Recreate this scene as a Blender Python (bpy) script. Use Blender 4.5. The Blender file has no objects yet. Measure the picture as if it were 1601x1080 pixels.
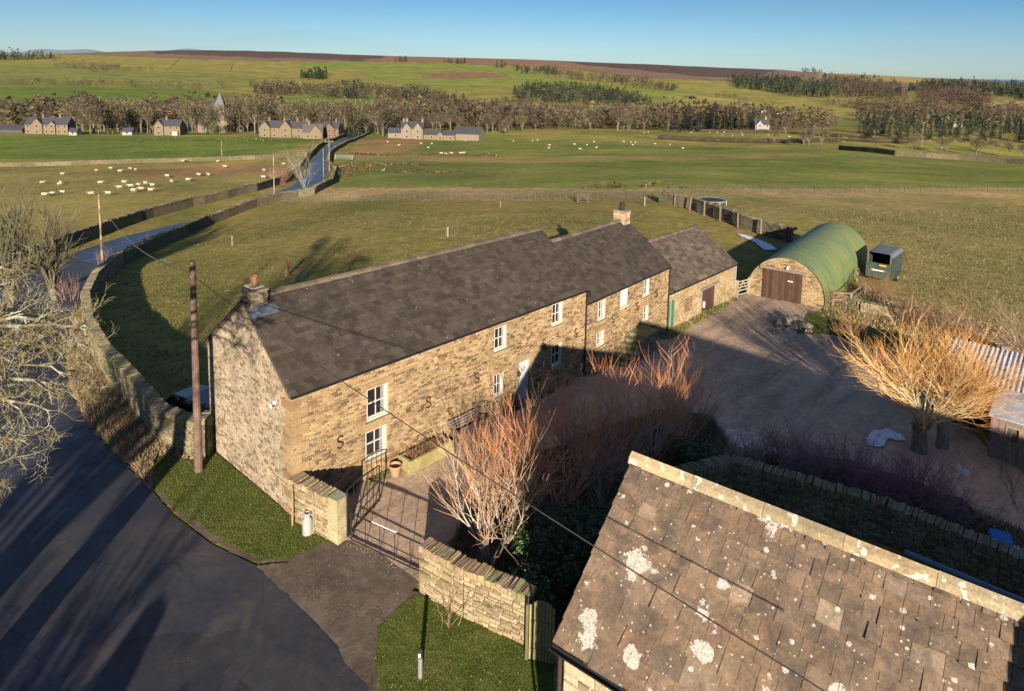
import bpy, math, random
import numpy as np
from mathutils import Vector, Matrix
R = math.radians
random.seed(7)
RNG = np.random.default_rng(7)
scene = bpy.context.scene
COL = scene.collection

# ------------------------------------------------------------------ camera
YAW, PITCH, ROLL, FPX, CYPX = 0.7501, 0.1232, -0.0185, 1081.91, 241.34
CAM = np.array([-11.2296, -20.4521, 15.5114])
def _axes():
    f = np.array([math.cos(YAW)*math.cos(PITCH), math.sin(YAW)*math.cos(PITCH), -math.sin(PITCH)])
    r = np.array([math.sin(YAW), -math.cos(YAW), 0.0]); d = np.cross(f, r)
    c, s = math.cos(ROLL), math.sin(ROLL)
    return c*r+s*d, -s*r+c*d, f
AX_R, AX_D, AX_F = _axes()
cam_data = bpy.data.cameras.new('camera')
cam = bpy.data.objects.new('camera', cam_data); COL.objects.link(cam); scene.camera = cam
M = Matrix.Identity(4)
for i in range(3):
    M[i][0] = AX_R[i]; M[i][1] = -AX_D[i]; M[i][2] = -AX_F[i]; M[i][3] = CAM[i]
cam.matrix_world = M
cam_data.sensor_width = 36.0; cam_data.sensor_fit = 'HORIZONTAL'
cam_data.lens = 36.0*FPX/1601.0
cam_data.shift_y = -(540.0-CYPX)/1601.0
cam_data.clip_start = 0.5; cam_data.clip_end = 120000.0

# ------------------------------------------------------------------ light
SUN_AZ, SUN_EL = 46.5, 15.5          # the light travels towards azimuth SUN_AZ
SUN_STRENGTH, SKY_STRENGTH, EXPOSURE = 5.0, 0.054, 1.52
world = bpy.data.worlds.new('World'); scene.world = world; world.use_nodes = True
wn = world.node_tree; wn.nodes.clear()
sky = wn.nodes.new('ShaderNodeTexSky'); sky.sky_type = 'NISHITA'; sky.sun_disc = False
sky.sun_elevation = R(SUN_EL)
SKY_ROT_SET = R(90.0-(SUN_AZ+180.0))
sky.sun_rotation = SKY_ROT_SET
sky.air_density = 0.8; sky.dust_density = 0.3; sky.ozone_density = 3.0; sky.altitude = 200
bg = wn.nodes.new('ShaderNodeBackground'); bg.inputs['Strength'].default_value = SKY_STRENGTH
# thin wisps of high cloud low over the horizon
tc = wn.nodes.new('ShaderNodeTexCoord'); mp = wn.nodes.new('ShaderNodeMapping'); mp.inputs['Scale'].default_value = (1.2, 1.2, 14)
nz = wn.nodes.new('ShaderNodeTexNoise'); nz.inputs['Scale'].default_value = 1.6; nz.inputs['Detail'].default_value = 6; nz.inputs['Roughness'].default_value = 0.55
rp = wn.nodes.new('ShaderNodeValToRGB'); rp.color_ramp.elements[0].position = 0.45; rp.color_ramp.elements[1].position = 0.8
rp.color_ramp.elements[0].color = (0, 0, 0, 1); rp.color_ramp.elements[1].color = (0.45, 0.45, 0.45, 1)
mx = wn.nodes.new('ShaderNodeMix'); mx.data_type = 'RGBA'; mx.inputs['B'].default_value = (5.0, 5.6, 6.2, 1)
wo = wn.nodes.new('ShaderNodeOutputWorld')
L = wn.links.new
L(tc.outputs['Generated'], mp.inputs['Vector']); L(mp.outputs['Vector'], nz.inputs['Vector']); L(nz.outputs['Fac'], rp.inputs['Fac'])
L(rp.outputs['Color'], mx.inputs['Factor']); L(sky.outputs['Color'], mx.inputs['A']); 
sp = wn.nodes.new('ShaderNodeSeparateXYZ'); L(tc.outputs['Generated'], sp.inputs[0])
r2 = wn.nodes.new('ShaderNodeValToRGB'); e = r2.color_ramp.elements; e[0].position = 0.0; e[0].color = (.56, .63, .72, 1); e[1].position = .11; e[1].color = (.32, .47, .56, 1)
e2 = e.new(.4); e2.color = (.85, .9, 1.0, 1); e3 = e.new(.05); e3.color = (.46, .56, .63, 1)
L(sp.outputs['Z'], r2.inputs['Fac']); m3 = wn.nodes.new('ShaderNodeMix'); m3.data_type = 'RGBA'; m3.blend_type = 'MULTIPLY'; m3.inputs['Factor'].default_value = 1
L(mx.outputs['Result'], m3.inputs['A']); L(r2.outputs['Color'], m3.inputs['B']); L(m3.outputs['Result'], bg.inputs['Color'])
L(bg.outputs['Background'], wo.inputs['Surface'])
sun_data = bpy.data.lights.new('sun', 'SUN'); sun_data.energy = SUN_STRENGTH; sun_data.angle = R(0.55); sun_data.color = (1.0, 0.84, 0.64)
sun = bpy.data.objects.new('sun', sun_data); COL.objects.link(sun)
LIGHT = Vector((math.cos(R(SUN_AZ))*math.cos(R(SUN_EL)), math.sin(R(SUN_AZ))*math.cos(R(SUN_EL)), -math.sin(R(SUN_EL))))
sun.rotation_euler = (-LIGHT).to_track_quat('Z', 'Y').to_euler(); sun.location = (-30, -40, 40)
scene.view_settings.view_transform = 'Standard'; scene.view_settings.look = 'None'
scene.view_settings.exposure = EXPOSURE; scene.view_settings.gamma = 1.0
scene.view_settings.use_curve_mapping = False
scene.render.engine = 'CYCLES'
scene.cycles.max_bounces = 5; scene.cycles.diffuse_bounces = 3; scene.cycles.glossy_bounces = 3; scene.cycles.transmission_bounces = 3
scene.cycles.caustics_reflective = False; scene.cycles.caustics_refractive = False

# ------------------------------------------------------------------ mesh helpers
class MB:
    """collects faces with a colour each, then links them as ONE mesh object"""
    def __init__(s): s.v = []; s.f = []; s.c = []; s.m = []; s.nv = 0
    def add(s, verts, faces, col=(1, 1, 1), mat=0):
        n = s.nv
        s.v.extend([tuple(p) for p in verts]); s.nv += len(verts)
        for f in faces: s.f.append(tuple(i+n for i in f)); s.c.append(col); s.m.append(mat)
    def quad(s, a, b, c, d, col=(1, 1, 1), mat=0): s.add([a, b, c, d], [(0, 1, 2, 3)], col, mat)
    def hexa(s, p, col=(1, 1, 1), mat=0):   # p: bottom 4 ccw, top 4 ccw
        s.add(p, [(3, 2, 1, 0), (4, 5, 6, 7), (0, 1, 5, 4), (1, 2, 6, 5), (2, 3, 7, 6), (3, 0, 4, 7)], col, mat)
    def box(s, c, sz, rz=0.0, col=(1, 1, 1), mat=0, ax=None, jit=0.0):
        """c centre, sz full sizes; ax optional (U,V,W) unit axes"""
        if ax is None:
            ca, sa = math.cos(rz), math.sin(rz)
            ax = ((ca, sa, 0), (-sa, ca, 0), (0, 0, 1))
        h = [sz[0]/2, sz[1]/2, sz[2]/2]; P = []
        for k in (-1, 1):
            for (i, j) in ((-1, -1), (1, -1), (1, 1), (-1, 1)):
                q = [c[t]+ax[0][t]*h[0]*i+ax[1][t]*h[1]*j+ax[2][t]*h[2]*k for t in range(3)]
                if jit: q = [t+random.uniform(-jit, jit) for t in q]
                P.append(q)
        s.hexa(P, col, mat)
    def beam(s, a, b, w, h, col=(1, 1, 1), up=(0, 0, 1), mat=0):
        a = Vector(a); b = Vector(b); u = b-a; l = u.length; u.normalize(); upv = Vector(up)
        v = upv.cross(u)
        if v.length < 1e-4: v = Vector((1, 0, 0)).cross(u)
        v.normalize(); w2 = u.cross(v)
        s.box((a+b)/2, (l, w, h), ax=(u, v, w2), col=col, mat=mat)
    def tube(s, pts, rad, sides=5, col=(1, 1, 1), cap=True, mat=0):
        pts = [Vector(p) for p in pts]; n = len(pts)
        if not hasattr(rad, '__len__'): rad = [rad]*n
        t0 = (pts[1]-pts[0]).normalized()
        a = t0.cross(Vector((0, 0, 1)) if abs(t0.z) < 0.9 else Vector((1, 0, 0))).normalized()
        V = []; F = []
        for i in range(n):
            t = (pts[min(i+1, n-1)]-pts[max(i-1, 0)]).normalized()
            a = (a-t*a.dot(t)).normalized(); b = t.cross(a)
            for k in range(sides):
                an = 2*math.pi*k/sides; V.append(pts[i]+(a*math.cos(an)+b*math.sin(an))*rad[i])
        for i in range(n-1):
            for k in range(sides):
                k2 = (k+1) % sides; F.append((i*sides+k, i*sides+k2, (i+1)*sides+k2, (i+1)*sides+k))
        if cap:
            F.append(tuple(range(sides-1, -1, -1))); F.append(tuple((n-1)*sides+k for k in range(sides)))
        s.add(V, F, col, mat)
    def lathe(s, c, prof, sides=16, col=(1, 1, 1), mat=0):
        """prof: (r,z) list around vertical axis at c"""
        V = []; F = []
        for r, z in prof:
            for k in range(sides):
                an = 2*math.pi*k/sides; V.append((c[0]+r*math.cos(an), c[1]+r*math.sin(an), c[2]+z))
        for i in range(len(prof)-1):
            for k in range(sides):
                k2 = (k+1) % sides; F.append((i*sides+k, i*sides+k2, (i+1)*sides+k2, (i+1)*sides+k))
        s.add(V, F, col, mat)
    def poly_prism(s, pts, z0, z1, col=(1, 1, 1), mat=0):
        n = len(pts); V = [(p[0], p[1], z0) for p in pts]+[(p[0], p[1], z1) for p in pts]
        F = [tuple(range(n-1, -1, -1)), tuple(range(n, 2*n))]+[(i, (i+1) % n, n+(i+1) % n, n+i) for i in range(n)]
        s.add(V, F, col, mat)
    def mesh(s, name, mats, smooth=False):
        me = bpy.data.meshes.new(name)
        V = np.array(s.v, dtype=np.float32).reshape(-1, 3)
        lt = np.array([len(f) for f in s.f], dtype=np.int32); idx = np.concatenate([np.array(f, dtype=np.int32) for f in s.f]) if s.f else np.zeros(0, np.int32)
        me.vertices.add(len(V)); me.vertices.foreach_set('co', V.ravel())
        me.loops.add(len(idx)); me.loops.foreach_set('vertex_index', idx)
        me.polygons.add(len(lt)); me.polygons.foreach_set('loop_start', np.concatenate([[0], np.cumsum(lt)[:-1]]).astype(np.int32))
        me.polygons.foreach_set('loop_total', lt)
        me.polygons.foreach_set('use_smooth', np.full(len(lt), smooth))
        mats = mats if isinstance(mats, (list, tuple)) else [mats]
        for m in mats: me.materials.append(m)
        me.polygons.foreach_set('material_index', np.array(s.m, dtype=np.int32))
        me.update(calc_edges=True)
        at = me.attributes.new('col', 'FLOAT_COLOR', 'FACE')
        C = np.ones((len(lt), 4), dtype=np.float32)
        for i, c in enumerate(s.c): C[i, :len(c)] = c
        at.data.foreach_set('color', C.ravel())
        return me
    def build(s, name, mats, parent=None, smooth=False):
        o = bpy.data.objects.new(name, s.mesh(name, mats, smooth)); COL.objects.link(o)
        if parent is not None: o.parent = parent
        return o

def empty(name, loc=(0, 0, 0), rz=0.0):
    o = bpy.data.objects.new(name, None); COL.objects.link(o); o.location = loc; o.rotation_euler = (0, 0, rz)
    o.empty_display_size = 0.3
    return o
def tag(o, label=None, cat=None, group=None, kind=None):
    if label: o['label'] = label
    if cat: o['category'] = cat
    if group: o['group'] = group
    if kind: o['kind'] = kind
    return o
def kids(o): return [c for c in bpy.data.objects if c.parent == o]
def copy_tree(o, parent=None, cache={}):
    c = o.copy(); COL.objects.link(c); c.parent = parent
    for ch in o.children: copy_tree(ch, c)
    return c

# ------------------------------------------------------------------ materials
def new_mat(name):
    m = bpy.data.materials.new(name); m.use_nodes = True; nt = m.node_tree; nt.nodes.clear()
    out = nt.nodes.new('ShaderNodeOutputMaterial'); b = nt.nodes.new('ShaderNodeBsdfPrincipled')
    nt.links.new(b.outputs[0], out.inputs[0]); return m, nt, b
def N(nt, typ, **kw):
    n = nt.nodes.new(typ)
    for k, v in kw.items():
        if k in n.inputs: n.inputs[k].default_value = v
        else: setattr(n, k, v)
    return n
def noise(nt, scale, detail=4, rough=0.6, vec=None, dist=0.0):
    n = N(nt, 'ShaderNodeTexNoise'); n.inputs['Scale'].default_value = scale; n.inputs['Detail'].default_value = detail
    n.inputs['Roughness'].default_value = rough; n.inputs['Distortion'].default_value = dist
    if vec is not None: nt.links.new(vec, n.inputs['Vector'])
    return n.outputs['Fac']
def objco(nt, scale=None):
    g = N(nt, 'ShaderNodeNewGeometry').outputs['Position']
    if scale is None: return g
    m = N(nt, 'ShaderNodeMapping'); m.inputs['Scale'].default_value = scale; nt.links.new(g, m.inputs['Vector']); return m.outputs[0]
def ramp(nt, fac, stops):
    r = N(nt, 'ShaderNodeValToRGB'); e = r.color_ramp.elements
    while len(e) > 1: e.remove(e[-1])
    e[0].position = stops[0][0]; c = stops[0][1]; e[0].color = (c[0], c[1], c[2], 1)
    for p, c in stops[1:]:
        q = e.new(p); q.color = (c[0], c[1], c[2], 1)
    nt.links.new(fac, r.inputs['Fac']); return r.outputs['Color']
def g1(v): return (v, v, v)
def mixc(nt, fac, a, b, mode='MIX'):
    m = N(nt, 'ShaderNodeMix'); m.data_type = 'RGBA'; m.blend_type = mode
    for key, v in (('Factor', fac), ('A', a), ('B', b)):
        if isinstance(v, (int, float)): m.inputs[key].default_value = v
        elif isinstance(v, tuple): m.inputs[key].default_value = (v[0], v[1], v[2], 1)
        else: nt.links.new(v, m.inputs[key])
    return m.outputs['Result']
def attr(nt, name='col'):
    a = N(nt, 'ShaderNodeAttribute'); a.attribute_name = name; return a
def bump(nt, b, h, strength=0.5, dist=0.02):
    n = N(nt, 'ShaderNodeBump'); n.inputs['Strength'].default_value = strength; n.inputs['Distance'].default_value = dist
    nt.links.new(h, n.inputs['Height']); nt.links.new(n.outputs[0], b.inputs['Normal'])
def mat_attr(name, lo=0.7, hi=1.25, scale=3.0, scale2=30.0, rough=0.9, bmp=0.4, bd=0.02, spec=0.25, metal=0.0, tint=None, lichen=None):
    """face colour from the 'col' attribute, broken up by two noises"""
    m, nt, b = new_mat(name); P = objco(nt); c = attr(nt).outputs['Color']
    n1 = noise(nt, scale, 5, 0.65, P); n2 = noise(nt, scale2, 5, 0.7, P)
    v = mixc(nt, 1.0, ramp(nt, n1, [(0.3, g1(lo)), (0.7, g1(hi))]), ramp(nt, n2, [(0.3, g1(lo)), (0.7, g1(hi))]), 'MULTIPLY')
    c = mixc(nt, 1.0, c, v, 'MULTIPLY')
    if tint:
        c = mixc(nt, ramp(nt, noise(nt, tint[1], 5, 0.7, P, 0.5), [(tint[2], g1(0)), (tint[3], g1(tint[4]))]), c, tint[0])
    if lichen:
        c = mixc(nt, ramp(nt, noise(nt, lichen[1], 3, 0.5, P), [(lichen[2], g1(0)), (lichen[2]+0.02, g1(0.9))]), c, lichen[0])
    nt.links.new(c, b.inputs['Base Color']); b.inputs['Roughness'].default_value = rough
    b.inputs['Specular IOR Level'].default_value = spec; b.inputs['Metallic'].default_value = metal
    if bmp: bump(nt, b, n2, bmp, bd)
    return m
def mat_plain(name, col, rough=0.6, metal=0.0, spec=0.4, var=0.15, scale=12.0):
    m, nt, b = new_mat(name); P = objco(nt)
    n = noise(nt, scale, 5, 0.65, P)
    c = mixc(nt, 1.0, (col[0], col[1], col[2]), ramp(nt, n, [(0.3, g1(1-var)), (0.7, g1(1+var))]), 'MULTIPLY')
    nt.links.new(c, b.inputs['Base Color']); b.inputs['Roughness'].default_value = rough
    b.inputs['Metallic'].default_value = metal; b.inputs['Specular IOR Level'].default_value = spec
    return m
M_ATTR = mat_attr('painted_and_mixed', 0.85, 1.12, 2.0, 25.0, 0.75, 0.15, 0.01)
M_STONE = mat_attr('sandstone', 0.74, 1.26, 0.9, 18.0, 0.92, 0.6, 0.012, tint=((.13, .105, .07), 1.1, .52, .74, .45))
M_STONEOLD = mat_attr('weathered_sandstone', 0.7, 1.25, 1.5, 18.0, 0.95, 0.7, 0.02, tint=((0.20, 0.21, 0.10), 2.3, 0.5, 0.75, 0.5), lichen=((0.5, 0.5, 0.44), 9.0, 0.68))
M_SLATE = mat_attr('stone_slate_small', 0.72, 1.3, 1.6, 16.0, 0.85, 0.5, 0.01, lichen=((0.4, 0.4, 0.36), 7.0, 0.735))
M_WOOD = mat_attr('weathered_wood', 0.75, 1.2, 3.0, 40.0, 0.85, 0.3, 0.005)
M_BARK = mat_attr('bark', 0.75, 1.25, 6.0, 40.0, 0.9, 0.0, 0.005)
M_METAL = mat_plain('galvanised_metal', (0.42, 0.44, 0.46), 0.45, 0.6, 0.5)
M_BLACK = mat_plain('black_paint', (0.012, 0.012, 0.014), 0.4, 0.0, 0.5)
M_WHITE = mat_plain('white_paint', (0.40, 0.385, 0.35), 0.5, 0.0, 0.4, 0.06)
m, nt, b = new_mat('window_glass'); b.inputs['Base Color'].default_value = (0.012, 0.014, 0.018, 1); b.inputs['Roughness'].default_value = 0.04; b.inputs['Specular IOR Level'].default_value = 0.8; M_GLASS = m
# ------------------------------------------------------------------ terrain
FH = np.array([math.cos(YAW), math.sin(YAW)]); RH = np.array([math.sin(YAW), -math.cos(YAW)])
U_N = np.array([-.8, -.45, -.15, .15, .45, .8])
D_N = np.array([0., 22, 30, 40, 50, 70, 85, 125, 175, 255, 346])
Z_N = np.array([[0, 0, 0, 0, 0, 0], [0, 0, 0, 0, 0, 0], [-.45, -.3, -.05, 0, 0, 0], [-1.5, -1.2, -.6, -.45, -.4, -.3],
    [-3, -2, -1.1, -.65, -.62, -.6], [-5.5, -4, -1.6, -1.0, -.9, -.9], [-7, -5.5, -2.2, -1.5, -1.4, -1.4],
    [-10, -8.5, -5, -4, -3.7, -4], [-13.5, -12.5, -9, -8, -7.5, -8], [-18, -17, -15, -13.5, -12.5, -14], [-21.5, -21, -21, -20, -20, -24]])
# far slopes, given as the picture row at which each distance is seen
X_F = np.array([0., 400, 800, 1200, 1600]); D_F = np.array([460., 600, 1000, 1400, 2000, 3000, 4000, 5000])
Y_F = np.array([[203, 203, 202, 204, 212], [186, 192, 196, 200, 208], [152, 170, 184, 192, 198], [136, 152, 164, 182, 188],
    [122, 132, 138, 160, 170], [101, 110, 112, 134, 146], [89, 93, 98, 119, 136], [77, 79, 90, 108, 127]])
X_S = np.array([-500., 0, 250, 450, 600, 800, 1000, 1200, 1300, 1450, 1600, 2000]); Y_S = np.array([86., 85, 77, 80, 87, 92, 100, 108, 115, 124, 128, 131])
U_F = (X_F-800.5)/FPX
def yhor(u): return 105.6+0.0185*u*FPX   # camera's own horizon row
Z_F = np.zeros_like(Y_F, dtype=float)
for i, dd in enumerate(D_F):
    for j, uu in enumerate(U_F):
        y = Y_F[i, j] if i < len(D_F)-1 else np.interp(X_F[j], X_S, Y_S)
        # unproject exactly
        ray = AX_R*(uu)+AX_D*((y-CYPX)/FPX)+AX_F
        t = dd/(ray[0]*FH[0]+ray[1]*FH[1]); Z_F[i, j] = CAM[2]+ray[2]*t
SKY_Z = []
for xs, ys in zip(X_S, Y_S):
    ray = AX_R*((xs-800.5)/FPX)+AX_D*((ys-CYPX)/FPX)+AX_F; t = 5000/(ray[0]*FH[0]+ray[1]*FH[1]); SKY_Z.append(CAM[2]+ray[2]*t)
SKY_Z = np.array(SKY_Z)
def _smooth_interp(xq, xp):
    i = np.clip(np.searchsorted(xp, xq, side='right')-1, 0, len(xp)-2); t = np.clip((xq-xp[i])/(xp[i+1]-xp[i]), 0, 1)
    return i, t
def _bilin(d, u, D, U, Z, sm=True):
    i, t = _smooth_interp(d, D); j, s = _smooth_interp(u, U)
    if sm: s = s*s*(3-2*s)*.6+s*.4
    a = Z[i, j]*(1-s)+Z[i, j+1]*s; b = Z[i+1, j]*(1-s)+Z[i+1, j+1]*s
    # Catmull-like smoothing along d through the neighbours
    i0 = np.maximum(i-1, 0); i3 = np.minimum(i+2, len(D)-1)
    z0 = Z[i0, j]*(1-s)+Z[i0, j+1]*s; z3 = Z[i3, j]*(1-s)+Z[i3, j+1]*s
    h = D[i+1]-D[i]
    m1 = np.where(i0 == i, (b-a)/h, (b-z0)/(D[i+1]-D[i0])); m2 = np.where(i3 == i+1, (b-a)/h, (z3-a)/(D[i3]-D[i]))
    t2 = t*t; t3 = t2*t
    return (2*t3-3*t2+1)*a+(t3-2*t2+t)*h*m1+(-2*t3+3*t2)*b+(t3-t2)*h*m2
D_ALL = np.concatenate([D_N, D_F]); U_ALL = np.unique(np.concatenate([U_N, U_F]))
Z_ALL = np.zeros((len(D_ALL), len(U_ALL)))
for i in range(len(D_N)): Z_ALL[i] = np.interp(U_ALL, U_N, Z_N[i])
for i in range(len(D_F)):
    Z_ALL[len(D_N)+i] = np.interp(U_ALL, U_F, Z_F[i]) if i < len(D_F)-1 else np.interp(U_ALL*FPX+800.5, X_S, SKY_Z)
def bumps(x, y, d):
    a = np.clip((d-50)/60, 0, 1)
    f = np.clip((d-600)/1400, 0, 1)
    return a*(0.28*np.sin(x*.11+1)*np.cos(y*.087)+0.35*np.sin(x*.041-y*.05)) + f*(2.2*np.sin(x*.011+2)*np.sin(y*.0094)+3.0*np.sin(x*.0041-.003*y))
def du(x, y):
    x = np.asarray(x, float)-CAM[0]; y = np.asarray(y, float)-CAM[1]
    r = np.hypot(x, y); d = x*FH[0]+y*FH[1]; l = x*RH[0]+y*RH[1]
    d = np.maximum(d, 0.66*r); u = np.clip(l/np.maximum(d, 1e-3), -.95, .95)
    return d, u
def H(x, y):
    d, u = du(x, y)
    z = _bilin(np.minimum(d, 5000), u, D_ALL, U_ALL, Z_ALL)
    z = z + bumps(np.asarray(x, float), np.asarray(y, float), d)*np.clip((5200-d)/1500, 0, 1)
    over = np.maximum(d-5000, 0); z = z-over*0.07
    return z
def Hs(x, y): return float(H(np.array([x]), np.array([y]))[0])
def ray_of(px, py):
    d = AX_R*((px-800.5)/FPX)+AX_D*((py-CYPX)/FPX)+AX_F
    return d/np.hypot(d[0], d[1])
_TS = np.concatenate([np.arange(8, 60, .25), 60*1.01**np.arange(0, 460)])
def G(px, py, dz=0.0):
    """the point of the terrain seen at picture position px,py"""
    d = ray_of(px, py); X = CAM[None, :]+d[None, :]*_TS[:, None]
    f = X[:, 2]-H(X[:, 0], X[:, 1])
    k = np.where(f < 0)[0]
    if len(k) == 0: k = [int(np.argmin(f))]
    a, b = _TS[max(k[0]-1, 0)], _TS[k[0]]
    for _ in range(24):
        mth = (a+b)/2; p = CAM+d*mth
        if p[2] < Hs(p[0], p[1]): b = mth
        else: a = mth
    p = CAM+d*b
    return Vector((p[0], p[1], Hs(p[0], p[1])+dz))
def PX(p):
    v = np.asarray(p, float)-CAM; z = v@AX_F
    return np.stack([800.5+FPX*(v@AX_R)/z, CYPX+FPX*(v@AX_D)/z], -1)
def AT(px, py, depth):
    """the point on the line of sight at a horizontal distance"""
    d = ray_of(px, py); return Vector(CAM+d*depth)
def on_plane(px, py, O, n):
    d = ray_of(px, py); O = np.array(O, float); n = np.array(n, float); t = (O-CAM)@n/(d@n); return Vector(CAM+d*t)
def at_z(px, py, z):
    d = ray_of(px, py); return Vector(CAM+d*((z-CAM[2])/d[2]))

def inpoly(x, y, poly):
    x = np.asarray(x); y = np.asarray(y); r = np.zeros(x.shape, bool); n = len(poly)
    for i in range(n):
        x1, y1 = poly[i]; x2, y2 = poly[(i+1) % n]
        if y1 == y2: continue
        c = ((y1 > y) != (y2 > y)) & (x < (x2-x1)*(y-y1)/(y2-y1)+x1); r ^= c
    return r
def wobble(x, y, s, seed=0.):
    return (np.sin(x*s+seed)+np.sin(y*s*1.3+2*seed+1)+np.sin((x+y)*s*.7+seed*3)+np.sin((x-y)*s*1.9+seed))/4
GREEN = (.075, .098, .018); LUSH = (.052, .098, .012); OLIVE = (.105, .108, .026); ROUGH = (.125, .105, .036); STRAW = (.19, .15, .06)
BRACKEN = (.098, .068, .034); MOOR = (.036, .027, .025); MOORL = (.078, .060, .040); RUST = (.12, .055, .02); DARKW = (.04, .035, .02)
# land use patches seen from the camera's hill, later ones on top (outline in picture coordinates, far to near)
PATCH = [
 ((-300, 60, 1900, 140), MOORL), 
 (('p', [(-400, 84), (90, 84), (250, 90), (480, 98), (620, 96), (760, 100), (860, 104), (1000, 122), (1180, 128), (1300, 140), (1900, 160), (1900, 205), (-400, 205)]), OLIVE),
 (('p', [(240, 70), (640, 70), (600, 90), (560, 95), (420, 90), (240, 84)]), MOOR),
 (('p', [(840, 88), (1240, 100), (1180, 122), (1100, 120), (1020, 112), (880, 98)]), MOOR),
 (('p', [(600, 88), (860, 94), (1000, 112), (900, 108), (760, 102), (600, 96)]), BRACKEN),
 (('p', [(-400, 105), (110, 100), (240, 112), (400, 118), (420, 136), (200, 134), (-400, 132)]), (.085, .10, .024)),
 (('p', [(-400, 132), (180, 136), (300, 140), (380, 150), (200, 190), (-400, 190)]), (.06, .098, .014)),
 (('p', [(455, 96), (580, 97), (560, 108), (470, 104)]), (.07, .11, .018)),
 (('p', [(560, 100), (700, 98), (800, 104), (900, 128), (820, 135), (700, 138), (600, 128), (560, 112)]), (.085, .11, .022)),
 (('p', [(640, 114), (760, 112), (800, 120), (700, 124)]), BRACKEN),
 (('p', [(440, 152), (560, 150), (700, 165), (740, 176), (620, 178), (460, 160)]), (.055, .098, .014)),
 (('p', [(800, 118), (960, 132), (940, 140), (820, 134)]), (.075, .115, .018)),
 (('p', [(960, 132), (1100, 145), (1180, 165), (1100, 170), (1000, 160)]), (.085, .112, .02)),
 (('p', [(1040, 150), (1360, 162), (1360, 186), (1200, 180), (1060, 170)]), (.125, .125, .03)),
 (('p', [(1280, 108), (1450, 122), (1440, 130), (1280, 122)]), (.14, .13, .04)),
 (('p', [(1460, 165), (1700, 150), (1700, 182), (1560, 180)]), (.16, .14, .05)),
 # middle distance
 (('p', [(-400, 212), (520, 212), (400, 246), (0, 255), (-400, 258)]), (.062, .098, .016)),
 (('p', [(-400, 256), (0, 256), (240, 250), (470, 246), (430, 285), (200, 340), (-400, 400)]), (.125, .12, .032)),
 (('p', [(200, 262), (420, 256), (440, 268), (220, 282)]), (.15, .105, .04)),
 (('p', [(560, 208), (1000, 206), (1400, 222), (1900, 240), (1900, 300), (1100, 303), (520, 303), (530, 250)]), (.082, .105, .02)),
 (('p', [(540, 240), (800, 246), (1000, 242), (1250, 240), (1300, 246), (1000, 250), (800, 256), (540, 250)]), (.12, .11, .032)),
 (('p', [(560, 215), (680, 212), (640, 236), (540, 242)]), (.14, .10, .036)),
 (('p', [(800, 208), (1200, 214), (1400, 226), (1900, 250), (1900, 262), (1300, 236), (1000, 226), (800, 216)]), (.105, .112, .026)),
 (('p', [(400, 296), (1900, 292), (1900, 312), (420, 322)]), (.16, .14, .055)),
 (('p', [(400, 318), (1030, 312), (1030, 345), (700, 380), (560, 360), (330, 390)]), (.10, .095, .025)),
 (('p', [(1130, 308), (1900, 308), (1900, 560), (1400, 470), (1340, 350), (1180, 340)]), (.125, .118, .036)),
 (('p', [(560, 300), (1030, 300), (1030, 312), (560, 316)]), (.13, .115, .045)),
]
PATCH = [(a, (c[0]*2.0, c[1]*1.78, c[2]*2.2)) for a, c in PATCH]; OLIVE = (OLIVE[0]*2.1, OLIVE[1]*1.76, OLIVE[2]*2.2)
def landcol(P3, d):
    n = len(P3); px = PX(P3); x, y = px[:, 0].copy(), px[:, 1].copy()
    wob = 1.0+np.clip((300-d)/300, 0, 1)*3
    jx = x+wobble(P3[:, 0], P3[:, 1], .013 , 1.)*6*np.clip(d/900, .3, 1); jy = y+wobble(P3[:, 0], P3[:, 1], .017, 2.)*1.2*wob
    C = np.tile(np.array(OLIVE), (n, 1))
    for shp, c in PATCH:
        if shp[0] == 'p': k = inpoly(jx, jy, shp[1])
        else: k = (jx > shp[0]) & (jx < shp[2]) & (jy > shp[1]) & (jy < shp[3])
        C[k & (d > 40)] = c
    return C
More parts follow.
